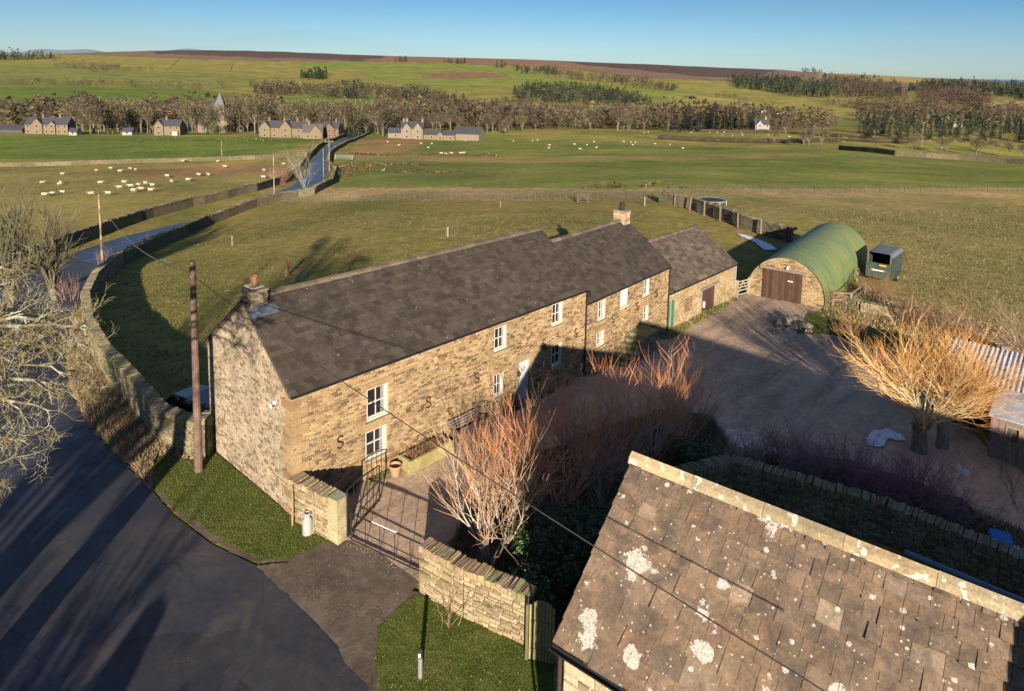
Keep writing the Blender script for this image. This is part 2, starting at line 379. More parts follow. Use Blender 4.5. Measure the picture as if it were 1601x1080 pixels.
def build_terrain():
    th = np.concatenate([-np.arange(180, 46, -4.)[::1], np.arange(-46, 46.01, .16), np.arange(50, 180, 4.)]); th = np.unique(th)
    rr = np.concatenate([[1.5], 3*1.0172**np.arange(0, 460)]); rr = rr[rr < 7200]
    T, RR = np.meshgrid(np.radians(th), rr); ang = YAW-T
    X = CAM[0]+RR*np.cos(ang); Y = CAM[1]+RR*np.sin(ang); Z = H(X.ravel(), Y.ravel()).reshape(X.shape)
    nr, ncc = X.shape; P3 = np.stack([X, Y, Z], -1).reshape(-1, 3)
    dd = (RR*np.cos(T)).ravel()
    C = np.ones((len(P3), 4), np.float32); C[:, :3] = OLIVE
    vis = dd > 5; C[vis, :3] = landcol(P3[vis], dd[vis])
    idx = np.arange(nr*ncc).reshape(nr, ncc)
    q = np.stack([idx[:-1, :-1], idx[:-1, 1:], idx[1:, 1:], idx[1:, :-1]], -1).reshape(-1, 4)
    wrap = np.stack([idx[:-1, -1], idx[:-1, 0], idx[1:, 0], idx[1:, -1]], -1); q = np.concatenate([q, wrap])[:, ::-1]
    me = bpy.data.meshes.new('ground'); me.vertices.add(len(P3)); me.vertices.foreach_set('co', P3.astype(np.float32).ravel())
    me.loops.add(q.size); me.loops.foreach_set('vertex_index', q.astype(np.int32).ravel())
    me.polygons.add(len(q)); me.polygons.foreach_set('loop_start', np.arange(0, q.size, 4, dtype=np.int32)); me.polygons.foreach_set('loop_total', np.full(len(q), 4, np.int32))
    me.polygons.foreach_set('use_smooth', np.ones(len(q), bool)); me.update(calc_edges=True)
    a = me.attributes.new('col', 'FLOAT_COLOR', 'POINT'); a.data.foreach_set('color', C.ravel())
    o = bpy.data.objects.new('ground', me); COL.objects.link(o); o['kind'] = 'structure'
    m, nt, b = new_mat('pasture'); P = objco(nt); c = attr(nt).outputs['Color']
    n1 = noise(nt, .06, 6, .65, P, .4); n2 = noise(nt, .9, 6, .7, P); n3 = noise(nt, 7, 5, .75, P)
    c = mixc(nt, 1.0, c, ramp(nt, n1, [(.3, (.62, .78, .6)), (.7, (1.35, 1.2, 1.25))]), 'MULTIPLY')
    c = mixc(nt, ramp(nt, noise(nt, .35, 6, .75, P, .6), [(.48, g1(0)), (.64, g1(.5))]), c, (.21, .18, .075))
    c = mixc(nt, 1.0, c, ramp(nt, noise(nt, .012, 8, .72, objco(nt, (1, 1, 1)), .5), [(.35, (.70, .72, .75)), (.5, g1(1)), (.68, (1.35, 1.25, 1.1))]), 'MULTIPLY')
    c = mixc(nt, 1.0, c, ramp(nt, n2, [(.3, g1(.7)), (.7, g1(1.3))]), 'MULTIPLY')
    c = mixc(nt, 1.0, c, ramp(nt, n3, [(.3, g1(.6)), (.7, g1(1.4))]), 'MULTIPLY')
    nt.links.new(c, b.inputs['Base Color']); b.inputs['Roughness'].default_value = 1.0; b.inputs['Specular IOR Level'].default_value = .05
    hsum = N(nt, 'ShaderNodeMath', operation='ADD'); nt.links.new(n2, hsum.inputs[0]); 
    m2 = N(nt, 'ShaderNodeMath', operation='MULTIPLY'); nt.links.new(n3, m2.inputs[0]); m2.inputs[1].default_value = .35; nt.links.new(m2.outputs[0], hsum.inputs[1])
    bump(nt, b, hsum.outputs[0], .9, .42)
    me.materials.append(m); return o
build_terrain()
# sea and a far ridge beyond the moor
mb = MB(); S = 90000.
ctr = CAM[:2]+FH*(9000+S/2); mb.box((ctr[0], ctr[1], -235), (S, 2*S, 2), YAW)
m, nt, b = new_mat('sea_water'); b.inputs['Base Color'].default_value = (.10, .17, .26, 1); b.inputs['Roughness'].default_value = .45
sea = mb.build('sea', m); sea['kind'] = 'structure'
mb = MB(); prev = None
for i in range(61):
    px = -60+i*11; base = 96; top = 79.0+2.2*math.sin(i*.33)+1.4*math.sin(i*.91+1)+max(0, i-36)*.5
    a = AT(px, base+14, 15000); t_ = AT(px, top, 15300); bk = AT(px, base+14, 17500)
    if prev: mb.add([prev[0], a, t_, prev[1], bk, prev[2]], [(0, 1, 2, 3), (3, 2, 4, 5)], (.10, .135, .18))  # blue-grey of distance haze put into the ridge colour
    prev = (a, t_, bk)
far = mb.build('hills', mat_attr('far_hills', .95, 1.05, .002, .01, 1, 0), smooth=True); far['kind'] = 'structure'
# ------------------------------------------------------------------ sheets laid on the ground
def sheet(name, poly, dz, mat, step=.5, jit=.0, world=False, edge_noise=0.0):
    """poly in picture coordinates (or world xy); a grid clipped to it, following the ground dz above it"""
    pts = [(p[0], p[1]) for p in poly] if world else [tuple(G(*p)[:2]) for p in poly]
    fine = []
    for i in range(len(pts)):
        a = np.array(pts[i]); b_ = np.array(pts[(i+1) % len(pts)]); n = max(1, int(np.hypot(*(b_-a))/step))
        for k in range(n):
            q = a+(b_-a)*k/n; j = edge_noise
            fine.append((q[0]+random.uniform(-j, j), q[1]+random.uniform(-j, j)))
    import bmesh
    from mathutils.geometry import delaunay_2d_cdt
    xs = [p[0] for p in fine]; ys = [p[1] for p in fine]
    gx = np.arange(min(xs), max(xs), step); gy = np.arange(min(ys), max(ys), step)
    XX, YY = np.meshgrid(gx, gy); XX = XX.ravel()+.001; YY = YY.ravel()+.001; k = inpoly(XX, YY, fine)
    allv = [Vector(p) for p in fine]+[Vector((a, b_)) for a, b_ in zip(XX[k], YY[k])]
    n = len(fine); vv, ee, ff, *_ = delaunay_2d_cdt(allv, [(i, (i+1) % n) for i in range(n)], [list(range(n))], 1, 1e-5)
    V = np.array([(v.x, v.y) for v in vv]); Z = H(V[:, 0], V[:, 1])+dz
    mb = MB(); mb.add([(V[i, 0], V[i, 1], Z[i]) for i in range(len(V))], [tuple(f) for f in ff])
    for i, f in enumerate(mb.f):
        a, b_, c = [mb.v[q] for q in f[:3]]
        if (b_[0]-a[0])*(c[1]-a[1])-(b_[1]-a[1])*(c[0]-a[0]) < 0: mb.f[i] = f[::-1]
    o = mb.build(name, mat, smooth=True); return o
def ribbon(name, left, right, dz, mat, n=10, across=4):
    """strip between two picture-space edges, subdivided and draped"""
    Lp = [G(*p) for p in left]; Rp = [G(*p) for p in right]; mb = MB(); rows = []
    for i in range(len(Lp)-1):
        for k in range(n+(1 if i == len(Lp)-2 else 0)):
            t = k/n; a = Lp[i].lerp(Lp[i+1], t); b_ = Rp[i].lerp(Rp[i+1], t)
            rows.append([(a.lerp(b_, s/across)) for s in range(across+1)])
    V = [(p.x, p.y, Hs(p.x, p.y)+dz) for r_ in rows for p in r_]; w = across+1
    F = [(i*w+j, i*w+j+1, (i+1)*w+j+1, (i+1)*w+j) for i in range(len(rows)-1) for j in range(across)]
    mb.add(V, F)
    f = mb.f[0]; a, b_, c = [Vector(mb.v[q]) for q in f[:3]]
    if (b_-a).cross(c-a).z < 0: mb.f = [q[::-1] for q in mb.f]
    return mb.build(name, mat, smooth=True)
# ------------------------------------------------------------------ masonry, slates, windows
P_WARM = [(.40, .27, .135), (.33, .21, .10), (.46, .33, .18), (.25, .155, .075), (.42, .30, .16), (.37, .24, .115), (.49, .36, .21), (.30, .18, .08), (.18, .11, .06)]
P_PALE = [(.40, .32, .21), (.34, .27, .18), (.45, .37, .26), (.27, .20, .13), (.42, .34, .25), (.37, .28, .19), (.48, .41, .31), (.22, .16, .10)]
P_BARN = [(.42, .33, .18), (.36, .28, .15), (.46, .38, .24), (.30, .23, .13), (.40, .31, .18), (.44, .33, .17)]
P_DRY = [(.33, .28, .17), (.26, .22, .13), (.38, .32, .20), (.20, .17, .11), (.30, .27, .16), (.42, .36, .24)]
P_DARKSL = [(.088, .070, .057), (.075, .060, .050), (.10, .080, .063), (.066, .055, .047), (.092, .076, .064), (.105, .088, .074)]
MORTAR = (.23, .185, .12)
_k = lambda L_, k: [tuple(v*k for v in c) for c in L_]
P_WARM = _k([(.38, .27, .15), (.34, .235, .125), (.42, .31, .18), (.27, .18, .10), (.40, .29, .165), (.36, .25, .13), (.44, .33, .20), (.22, .145, .085), (.15, .105, .07), (.36, .26, .155)], .62)
P_GAB = _k([(.40, .34, .26), (.38, .32, .24), (.42, .36, .28), (.36, .30, .22), (.41, .35, .27), (.27, .21, .15), (.20, .155, .11)], .60)
P_PALE = _k(P_PALE, .62); P_BARN = _k(P_BARN, .62); P_DRY = _k(P_DRY, .52); P_DARKSL = _k(P_DARKSL, .46)
KS = .5
rnd = random.uniform
def V3(p): return Vector(p)
def stones(mb, O, U, Nn, z0, z1, xr, openings=(), ch=(.05, .115), sl=(.12, .36), relief=(.006, .04), pal=P_WARM, gap=.013, seed=1, cham=.01, quoin=None):
    rg = random.Random(seed); O = V3(O); U = V3(U).normalized(); Nn = V3(Nn).normalized(); z = z0; row = 0
    while z < z1-.03:
        h = rg.uniform(*ch)
        if z+h > z1: h = z1-z
        za, zb = z+gap/2, z+h-gap/2; zm = (za+zb)/2
        a, b = xr(zb) if callable(xr) else xr
        iv = [(a, b)]
        for (oa, ob, oz0, oz1) in openings:
            if min(zb, oz1)-max(za, oz0) > .3*h:
                nv = []
                for (p, q) in iv:
                    if ob <= p or oa >= q: nv.append((p, q))
                    else:
                        if oa > p: nv.append((p, oa))
                        if ob < q: nv.append((ob, q))
                iv = nv
        for (p, q) in iv:
            x = p; first = True
            while x < q-.02:
                l = rg.uniform(*sl)*(.7+h*3)
                if quoin and first and p == a: l = quoin*(1.0 if row % 2 else .6)
                if q-(x+l) < sl[0]*.8: l = q-x
                first = False
                rl = rg.uniform(*relief); c = rg.choice(pal); k = rg.uniform(.9, 1.1); c = (c[0]*k, c[1]*k*rg.uniform(.96, 1.03), c[2]*k*rg.uniform(.92, 1.05))
                xa, xb = x+gap/2, x+l-gap/2; j = lambda: rg.uniform(-.008, .008)
                o = [O+U*(xx)+Vector((0, 0, zz)) for xx, zz in ((xa+j(), za+j()), (xb+j(), za+j()), (xb+j(), zb+j()), (xa+j(), zb+j()))]
                cx = (o[0]+o[2])/2; cc = min(cham, (xb-xa)*.3, (zb-za)*.3)
                i = [p_+(cx-p_).normalized()*cc*1.6+Nn*(rl+rg.uniform(-.004, .004)) for p_ in o]
                mb.add(o+i, [(4, 5, 6, 7), (0, 1, 5, 4), (1, 2, 6, 5), (2, 3, 7, 6), (3, 0, 4, 7)], c)
                x += l
        z += h; row += 1
def wall_cells(mb, O, U, Nn, x0, x1, z0, z1, openings, thick=.45, col=MORTAR):
    """wall body with rectangular holes"""
    O = V3(O); U = V3(U).normalized(); Nn = V3(Nn).normalized()
    xs = sorted({x0, x1, *[o[0] for o in openings], *[o[1] for o in openings]}); 
    for i in range(len(xs)-1):
        a, b = xs[i], xs[i+1]; m_ = (a+b)/2
        cuts = sorted([(max(o[2], z0), min(o[3], z1)) for o in openings if o[0] < m_ < o[1]]); z = z0; segs = []
        for c in cuts:
            if c[0] > z: segs.append((z, c[0]))
            z = max(z, c[1])
        if z < z1: segs.append((z, z1))
        for (za, zb) in segs:
            P = [O+U*a+Nn*-thick, O+U*b+Nn*-thick, O+U*b, O+U*a]
            q = [p+Vector((0, 0, za)) for p in P]+[p+Vector((0, 0, zb)) for p in P]
            mb.hexa(q, col)
def roof_slope(mb, O, U, V, length, run, course, wid, pal, thick=.018, seed=1, jit=.012, kv=.12, taper=1.0, wattr=0.0, warm=None, clip=None):
    """O eave corner, U along, V unit up the slope; slates lap with their tails lifted"""
    rg = random.Random(seed); O = V3(O); U = V3(U).normalized(); V = V3(V).normalized(); Nn = U.cross(V).normalized()
    if Nn.z < 0: Nn = -Nn
    s = 0; row = 0
    while s < run-.02:
        c = course*(1-(1-taper)*s/run); c2 = min(c, run-s); x = -rg.uniform(0, 1)*wid*.6
        w0 = wid*(1-(1-taper)*s/run)
        while x < length:
            w = w0*rg.uniform(.62, 1.35); xa = max(x, 0); xb = min(x+w, length)
            if length-xb < .1*w0: xb = length
            if xb-xa > .03:
                cl = rg.choice(pal); k = rg.uniform(1-kv, 1+kv); cl = (cl[0]*k, cl[1]*k, cl[2]*k)
                if warm and rg.random() < warm[0]: cl = tuple(v*k for v in rg.choice(warm[1]))
                dn = s-rg.uniform(0, 1)*jit*1.5; up_ = s+c2+.04; lift = thick*rg.uniform(.9, 1.5); g = .004
                a = O+U*(xa+g)+V*dn; b = O+U*(xb-g)+V*(dn+rg.uniform(-jit, jit)*.5); d = O+U*(xb-g)+V*up_; e = O+U*(xa+g)+V*up_
                T = [a+Nn*(lift*2), b+Nn*(lift*2+rg.uniform(-jit, jit)*.4), d+Nn*lift*.75, e+Nn*lift*.75]; B = [a+Nn*lift*.6, b+Nn*lift*.6, d-Nn*.01, e-Nn*.01]
                mb.add(T+B, [(0, 1, 2, 3), (4, 5, 1, 0), (5, 6, 2, 1), (7, 4, 0, 3)], cl+(rg.random(),))
            x += w
            if xb == length: break
        s += c; row += 1
def ridge_stones(mb, a, b, w=.24, h=.07, seg=.6, pal=P_DARKSL, seed=3, sides=5):
    rg = random.Random(seed); a = V3(a); b = V3(b); u = (b-a); l = u.length; u.normalize(); v = Vector((0, 0, 1)).cross(u).normalized(); n = max(1, int(l/seg))
    for i in range(n):
        p = a+u*(l*i/n+.004); q = a+u*(l*(i+1)/n-.004); c = rg.choice(pal); k = rg.uniform(.85, 1.2); c = tuple(t*k for t in c); dz = rg.uniform(-.006, .008)
        prof = [(-w, -h*1.9), (-w*.72, -h*.4+.02), (0, h), (w*.72, -h*.4+.02), (w, -h*1.9)]
        Vv = [p+v*x+Vector((0, 0, z+dz)) for x, z in prof]+[q+v*x+Vector((0, 0, z+dz)) for x, z in prof]
        mb.add(Vv, [(k_, k_+1, k_+6, k_+5) for k_ in range(4)]+[(0, 5, 9, 4), (4, 3, 2, 1, 0), (5, 6, 7, 8, 9)], c)
def W2L(root, p): return root.matrix_world.inverted() @ V3(p)
def px_rect(quad, O, U, Nn):
    """picture quad (lt, rt, rb, lb) on the wall plane -> (x0,x1,z0,z1) in wall coordinates"""
    Q = [on_plane(x, y, O, Nn) for x, y in quad]; O = V3(O); U = V3(U)
    X = [(q-O).dot(U) for q in Q]
    return ((X[0]+X[3])/2, (X[1]+X[2])/2, (Q[2].z+Q[3].z)/2, (Q[0].z+Q[1].z)/2)
def make_window(par, O, U, Nn, r, panes=(2, 2), inset=.13, blind=None, lintel=True, surround=(.22, .155, .08), label=None):
    """r=(x0,x1,z0,z1); sash window: lining, bars, glass, sill, lintel"""
    O = V3(O); U = V3(U).normalized(); Nn = V3(Nn).normalized(); Z = Vector((0, 0, 1)); x0, x1, z0, z1 = r; ax = (U, Nn, Z)
    C = lambda x, n, z: O+U*x+Nn*n+Z*z
    mb = MB(); f = .06; D = .13
    for (a, b, c, d) in ((x0+.001, x0+f, z0+.001, z1-.001), (x1-f, x1-.001, z0+.001, z1-.001)): mb.box(C((a+b)/2, -D/2-.02, (c+d)/2), (b-a, D, d-c), ax=ax)
    for (c, d) in ((z0+.001, z0+.075), (z1-.06, z1-.001)): mb.box(C((x0+x1)/2, -D/2-.02, (c+d)/2), (x1-x0-2*f-.002, D, d-c), ax=ax)
    ix0, ix1, iz0, iz1 = x0+f, x1-f, z0+.075, z1-.06; zm = (iz0+iz1)/2
    sash = [(ix0, ix0+.04, iz0, iz1), (ix1-.04, ix1, iz0, iz1)]
    for (a, b, c, d) in sash: mb.box(C((a+b)/2, -.115, (c+d)/2), (b-a-.002, .045, d-c-.002), ax=ax)
    for (c, d) in ((iz0, iz0+.05), (zm-.022, zm+.022), (iz1-.045, iz1)): mb.box(C((ix0+ix1)/2, -.118, (c+d)/2), (ix1-ix0-.084, .045, d-c-.002), ax=ax)
    for k in range(1, panes[0]):
        x = ix0+(ix1-ix0)*k/panes[0]
        for (c, d) in ((iz0+.052, zm-.024), (zm+.024, iz1-.047)): mb.box(C(x, -.122, (c+d)/2), (.026, .035, d-c), ax=ax)
    w = mb.build('window', M_WHITE, par); 
    if label: w['label'] = label
    g = MB(); g.box(C((x0+x1)/2, -.145, (z0+z1)/2), (x1-x0-.02, .01, z1-z0-.02), ax=ax); g.build('pane', M_GLASS, w)
    cu = MB()
    for sgn in (0, 1):
        a, b = (ix0+.02, ix0+.12*(x1-x0)) if sgn == 0 else (ix1-.2*(x1-x0), ix1-.02)
        if sgn == 0 and blind == 'right': continue
        cu = MB(); cu.box(C((a+b)/2, -.134+.001*sgn, zm), (b-a, .004, (iz1-iz0)*.86), ax=ax, col=(.17, .18, .19))
        if blind: cu.build('curtain', M_ATTR, w)
    s = MB(); s.box(C((x0+x1)/2, .02, z0-.055), (x1-x0+.22, .16, .105), ax=ax, col=(.22, .18, .11), jit=.006); s.build('sill', M_STONE, w)
    if lintel:
        s = MB(); s.box(C((x0+x1)/2+rnd(-.05, .05), .006, z1+.115), (x1-x0+.4, .06, .225), ax=ax, col=surround, jit=.008); s.build('lintel', M_STONE, w)
    return w
def s_anchor(par, p, Nn, U, h=.42, lab=None):
    """wrought iron S shaped tie plate"""
    p = V3(p); Nn = V3(Nn); U = V3(U); mb = MB(); pts = []
    for k in range(25):
        t = k/24.0; 
        if t < .5: a = R(20+250*t/.5); x = math.cos(a)*.25*h*.9; z = .25*h+math.sin(a)*.25*h
        else: a = R(90-250*(t-.5)/.5); x = math.cos(a)*.25*h*.9; z = -.25*h+math.sin(a)*.25*h
        pts.append(p+Nn*.075+U*x+Vector((0, 0, z)))
    mb.tube(pts, .026, 5); mb.tube([p, p+Nn*.09], .03, 6); return mb.build('wall_tie', M_IRON, par)
M_IRON = mat_plain('rusty_black_iron', (.03, .02, .017), .7, 0, .3, .3)
# ------------------------------------------------------------------ the farmhouse range
def chimney_pot(mb, c, r=.13, h=.42, col=(.20, .10, .055)):
    mb.lathe(c, [(r*1.15, 0), (r*1.15, .05), (r, .07), (r*.88, h-.08), (r*1.1, h-.07), (r*1.1, h), (r*.8, h), (r*.75, h-.15)], 14, col)
def gutter(mb, a, b, r=.06, col=(1, 1, 1)):
    a = V3(a); b = V3(b); u = (b-a).normalized(); v = Vector((0, 0, 1)).cross(u).normalized(); pr = []
    for k in range(7):
        an = math.pi+math.pi*k/6; pr.append((math.cos(an)*r, math.sin(an)*r))
    pr += [(r*.85, 0.0)]+[(math.cos(math.pi+math.pi*k/6)*r*.85, math.sin(math.pi+math.pi*k/6)*r*.8) for k in range(6, -1, -1)]
    n = len(pr); Vv = [a+v*x+Vector((0, 0, z)) for x, z in pr]+[b+v*x+Vector((0, 0, z)) for x, z in pr]
    mb.add(Vv, [(i, (i+1) % n, n+(i+1) % n, n+i) for i in range(n)]+[tuple(range(n-1, -1, -1)), tuple(range(n, 2*n))], col)
def section(name, O, ang, L_, W, eave, ridge, zb, quads, doors=(), pal=P_WARM, gpal=P_GAB, slate=(.24, .34), oh=.12, near_gable=True, far_gable=True, seed=5, roofpal=P_DARKSL, windows=True):
    root = empty(name, O, ang); bpy.context.view_layer.update()
    U = Vector((math.cos(ang), math.sin(ang), 0)); Nn = Vector((math.sin(ang), -math.cos(ang), 0)); O = V3(O)
    rects = [px_rect(q, O, U, Nn) for q in quads]; dr = [px_rect(q, O, U, Nn) for q in doors]
    ops = rects+dr; lx, ly, lz = Vector((1, 0, 0)), Vector((0, -1, 0)), 0
    mb = MB(); z = (0, 0, 0)
    wall_cells(mb, z, (1, 0, 0), (0, -1, 0), 0, L_, zb, eave, ops)
    stones(mb, z, (1, 0, 0), (0, -1, 0), -.05 if zb > -1.5 else zb, eave-.02, (0.0, L_), [(o[0]-.02, o[1]+.02, o[2]-.1, o[3]+.22) if o in rects else (o[0]-.16, o[1]+.16, o[2]-.05, o[3]+.2) for o in ops], pal=pal, seed=seed, quoin=.5)
    mb.box((L_/2, W-.225, (eave+zb)/2), (L_-.02, .45, eave-zb), col=MORTAR)
    hw = W/2; gx = lambda zz: (0.0, W) if zz < eave else (hw*(zz-eave)/(ridge-eave)+.02, W-hw*(zz-eave)/(ridge-eave)-.02)
    for gi, xx in enumerate((0, L_)):
        s = -1 if xx == 0 else 1
        P = [(xx, 0.001, zb), (xx, W, zb), (xx, W, eave), (xx, hw, ridge-.03), (xx, 0.001, eave)]; Q = [(x-s*.45, y, zz) for x, y, zz in P]
        mb.add(P+Q, [(0, 1, 2, 3, 4), (9, 8, 7, 6, 5), (2, 3, 8, 7), (3, 4, 9, 8)], MORTAR)
        if gi == 0 and near_gable: stones(mb, (0, W, 0), (0, -1, 0), (-1, 0, 0), -.4, ridge-.05, gx, pal=gpal, seed=seed+3, ch=(.06, .15), sl=(.10, .30), relief=(.004, .022), gap=.022, quoin=.5)
        if gi == 1 and far_gable: stones(mb, (L_, 0, 0), (0, 1, 0), (1, 0, 0), zb+.5, ridge-.05, gx, pal=gpal, seed=seed+4)
    wl = mb.build('wall', M_STONE, root)
    # quoins on the near corner
    if near_gable:
        q = MB(); zq = 0.0; k = 0
        while zq < eave-.2:
            h = rnd(.26, .4); a, b = (.62, .32) if k % 2 else (.34, .58)
            q.box((a/2-.02, b/2-.02, zq+h/2), (a+.04, b+.04, h-.015), col=random.choice(P_WARM[:6]), jit=.008); zq += h; k += 1
        q.build('quoins', M_STONE, root)
    rf = MB(); pv = math.hypot(hw, ridge-eave); vf = Vector((0, hw, ridge-eave)).normalized(); xo = .07
    ef = Vector((-xo, 0, eave))-vf*oh; eb = Vector((-xo, W, eave))
    vb = Vector((0, -hw, ridge-eave)).normalized(); eb = eb-vb*oh
    # deck under the slates
    T = .03
    for (e0, v) in ((ef, vf), (eb, vb)):
        n = Vector((1, 0, 0)).cross(v); n = n if n.z > 0 else -n
        a = e0-n*T; l = Vector((L_+2*xo, 0, 0)); P = [a, a+l, a+l+v*(pv+oh), a+v*(pv+oh)]
        lo = [p-n*.09 for p in P]; rf.hexa(lo+P, (.06, .05, .045))
    roof_slope(rf, ef, (1, 0, 0), vf, L_+2*xo, pv+oh, slate[0], slate[1], roofpal, seed=seed, taper=.75)
    roof_slope(rf, eb, (1, 0, 0), vb, L_+2*xo, pv+oh, slate[0], slate[1], roofpal, seed=seed+1, taper=.75)
    ro = rf.build('roof', M_SLATE, root)
    rd = MB(); ridge_stones(rd, (-xo, hw, ridge+.06), (L_+xo, hw, ridge+.06), .2, .05, .5, [(.085, .07, .05), (.07, .06, .045), (.1, .08, .06)], seed); rd.build('ridge_tiles', M_SLATE, ro)
    g = MB(); gy = ef.y-.05; gutter(g, (-xo, gy, ef.z-.02), (L_+.0, gy, ef.z-.03)); go = g.build('gutter', M_BLACK, root)
    g = MB(); gutter(g, (-xo, W*2-W-ef.y+.05, ef.z-.02), (L_, W-ef.y+.05, ef.z-.03)); g.build('gutter', M_BLACK, root)
    return root, U, Nn, rects, dr, wl, ro, (gy, ef.z)
def plank_door(par, r, col, nm='door', planks=6, inset=.1, leaf2=False, label=None):
    x0, x1, z0, z1 = r; mb = MB(); n = planks
    for i in range(n):
        a = x0+(x1-x0)*i/n; b = x0+(x1-x0)*(i+1)/n; k = rnd(.85, 1.15)
        mb.box(((a+b)/2, inset, (z0+z1)/2+.01), (b-a-.012, .04, z1-z0-.03), col=tuple(c*k for c in col), jit=.002)
    mb.box(((x0+x1)/2, inset+.03, (z0+z1)/2), (x1-x0, .02, z1-z0), col=tuple(c*.3 for c in col))
    d = mb.build(nm, M_WOOD, par)
    if label: d['label'] = label
    return d
Q1 = [((573.3, 609.4), (607, 596.5), (605.7, 645.5), (573, 662)), ((571.8, 677), (604.8, 661), (604, 705), (571, 721.5)),
      ((773, 514), (792.8, 505.7), (791, 543.7), (772.4, 550.7)), ((771.8, 587), (787.5, 579), (786.5, 616), (771.5, 622)),
      ((863, 476), (880, 470), (879, 504), (862.8, 511)), ((862, 541), (879, 534), (877, 568), (862, 575))]
Q1D = [((811, 567), (829.5, 559), (829, 622), (811, 630.5))]
house, HU, HN, HR, HD, hw_, hr_, hg = section('farmhouse', (0, 0, 0), 0.0, 16.54, 6.52, 4.5, 7.0, -1.6, Q1, Q1D, seed=5)
tag(house, 'long two storey stone farmhouse with dark slate roof and a terracotta chimney pot', 'farmhouse')
for i, r in enumerate(HR): make_window(house, (0, 0, 0), (1, 0, 0), (0, -1, 0), r, blind=('right' if i < 2 else 'both') if i != 5 else None)
# front door: white boards in a stone surround
r = HD[0]; d = plank_door(house, r, (.42, .43, .46), planks=5, inset=.16, label='white boarded front door with black horseshoe')
mb = MB(); x0, x1, z0, z1 = r
pts = [((x0+x1)/2+.11*math.cos(R(a)), .13, z1-.42-.13*math.sin(R(a))) for a in range(-20, 201, 20)]; mb.tube(pts, .02, 5); mb.build('horseshoe', M_IRON, d)
mb = MB(); mb.box(((x0+x1)/2, -.005, z1+.14), (x1-x0+.5, .07, .27), col=(.20, .155, .095), jit=.006)
for x in (x0-.09, x1+.09): mb.box((x, -.004, (z0+z1)/2), (.175, .06, z1-z0), col=(.21, .165, .10), jit=.006)
mb.box(((x0+x1)/2, -.12, z0-.05), (x1-x0+.3, .4, .12), col=(.3, .25, .18)); mb.build('surround', M_STONE, d)
mb = MB(); c = Vector((x0-.22, -.2, z1-.35)); mb.tube([(c.x, 0, c.z+.05), (c.x, -.12, c.z+.12), c+Vector((0, 0, .05))], .014, 5); mb.lathe(c, [(.02, .05), (.09, 0), (.075, -.16), (.02, -.2)], 8); mb.build('wall_lantern', M_IRON, house)
# chimney at the near gable
mb = MB(); cz0, cz1 = 6.55, 7.28; cx, cy = .42, 3.26; wx, wy = .68, .82
mb.box((cx, cy, (cz0+cz1)/2), (wx-.06, wy-.06, cz1-cz0), col=MORTAR)
for (o, u, n, l) in (((cx-wx/2+.03, cy+wy/2-.03, 0), (0, -1, 0), (-1, 0, 0), wy-.06), ((cx-wx/2+.03, cy-wy/2+.03, 0), (1, 0, 0), (0, -1, 0), wx-.06), ((cx+wx/2-.03, cy-wy/2+.03, 0), (0, 1, 0), (1, 0, 0), wy-.06), ((cx+wx/2-.03, cy+wy/2-.03, 0), (-1, 0, 0), (0, 1, 0), wx-.06)):
    stones(mb, o, u, n, cz0, cz1, (0, l), pal=P_PALE, ch=(.12, .2), sl=(.18, .4), seed=8)
ch = mb.build('chimney', M_STONE, hr_)
mb = MB(); mb.box((cx, cy, cz1+.03), (wx+.02, wy+.02, .06), col=(.2, .16, .10), jit=.006); mb.box((cx, cy, cz1+.115), (wx-.2, wy-.25, .05), col=(.3, .27, .22)); mb.build('chimney_cap', M_STONE, hr_)
mb = MB(); chimney_pot(mb, (cx, cy, cz1+.09), .14, .42); mb.build('chimney_pot', M_ATTR, hr_)
mb = MB(); vf = Vector((0, 3.26, 2.5)).normalized(); nf = Vector((0, -2.5, 3.26)).normalized()
a = Vector((-.02, 3.26-.5, 7.0-.385))+nf*.06; mb.quad(a-vf*.32, a-vf*.32+Vector((1.0, 0, 0)), a+vf*.16+Vector((1.0, 0, 0)), a+vf*.16); mb.build('lead_flashing', mat_plain('lead', (.065, .08, .10), .55, .0, .4), hr_)
for (px, py) in ((530, 690), (668, 628), (744, 590), (849, 537), (899, 520)):
    p = on_plane(px, py, (0, 0, 0), (0, 1, 0)); s_anchor(house, p, (0, -1, 0), (1, 0, 0), .46)
# security lamp on the gable
def security_lamp(par, p, n, col=(.4, .4, .41)):
    p = V3(p); n = V3(n).normalized(); t = n.cross(Vector((0, 0, 1))); mb = MB(); mb.box(p+n*.05, (.1, .1, .14), ax=(t, n, Vector((0, 0, 1))), col=col); mb.tube([p+n*.08, p+n*.16-Vector((0, 0, .05))], .018, 5, col)
    mb.box(p+n*.2-Vector((0, 0, .09)), (.16, .06, .12), ax=(t, (n+Vector((0, 0, -.5))).normalized(), Vector((0, 0, 1))), col=col, jit=.003); return mb.build('security_lamp', M_ATTR, par)
p = on_plane(431, 628, (0, 0, 0), (1, 0, 0)); security_lamp(house, p, (-1, 0, 0))
def downpipe(par, x, y, ztop, zbot, gy, name='downpipe'):
    mb = MB(); mb.tube([(x, gy, ztop), (x, gy+.02, ztop-.12), (x, y, ztop-.35), (x, y, zbot+.2), (x, y-.1, zbot+.02)], .045, 8)
    z = ztop-.6
    while z > zbot+.3: mb.box((x, y+.03, z), (.15, .07, .05)); z -= 1.2
    return mb.build(name, M_BLACK, par)
downpipe(house, 16.44, -.07, hg[1]-.05, -.15, hg[0]); 
mb = MB(); mb.lathe((16.44, hg[0], hg[1]-.35), [(.05, 0), (.12, .16), (.13, .28), (.1, .28)], 8); mb.build('rainwater_hopper', M_BLACK, house)
mb = MB(); g2 = hg[0]; 
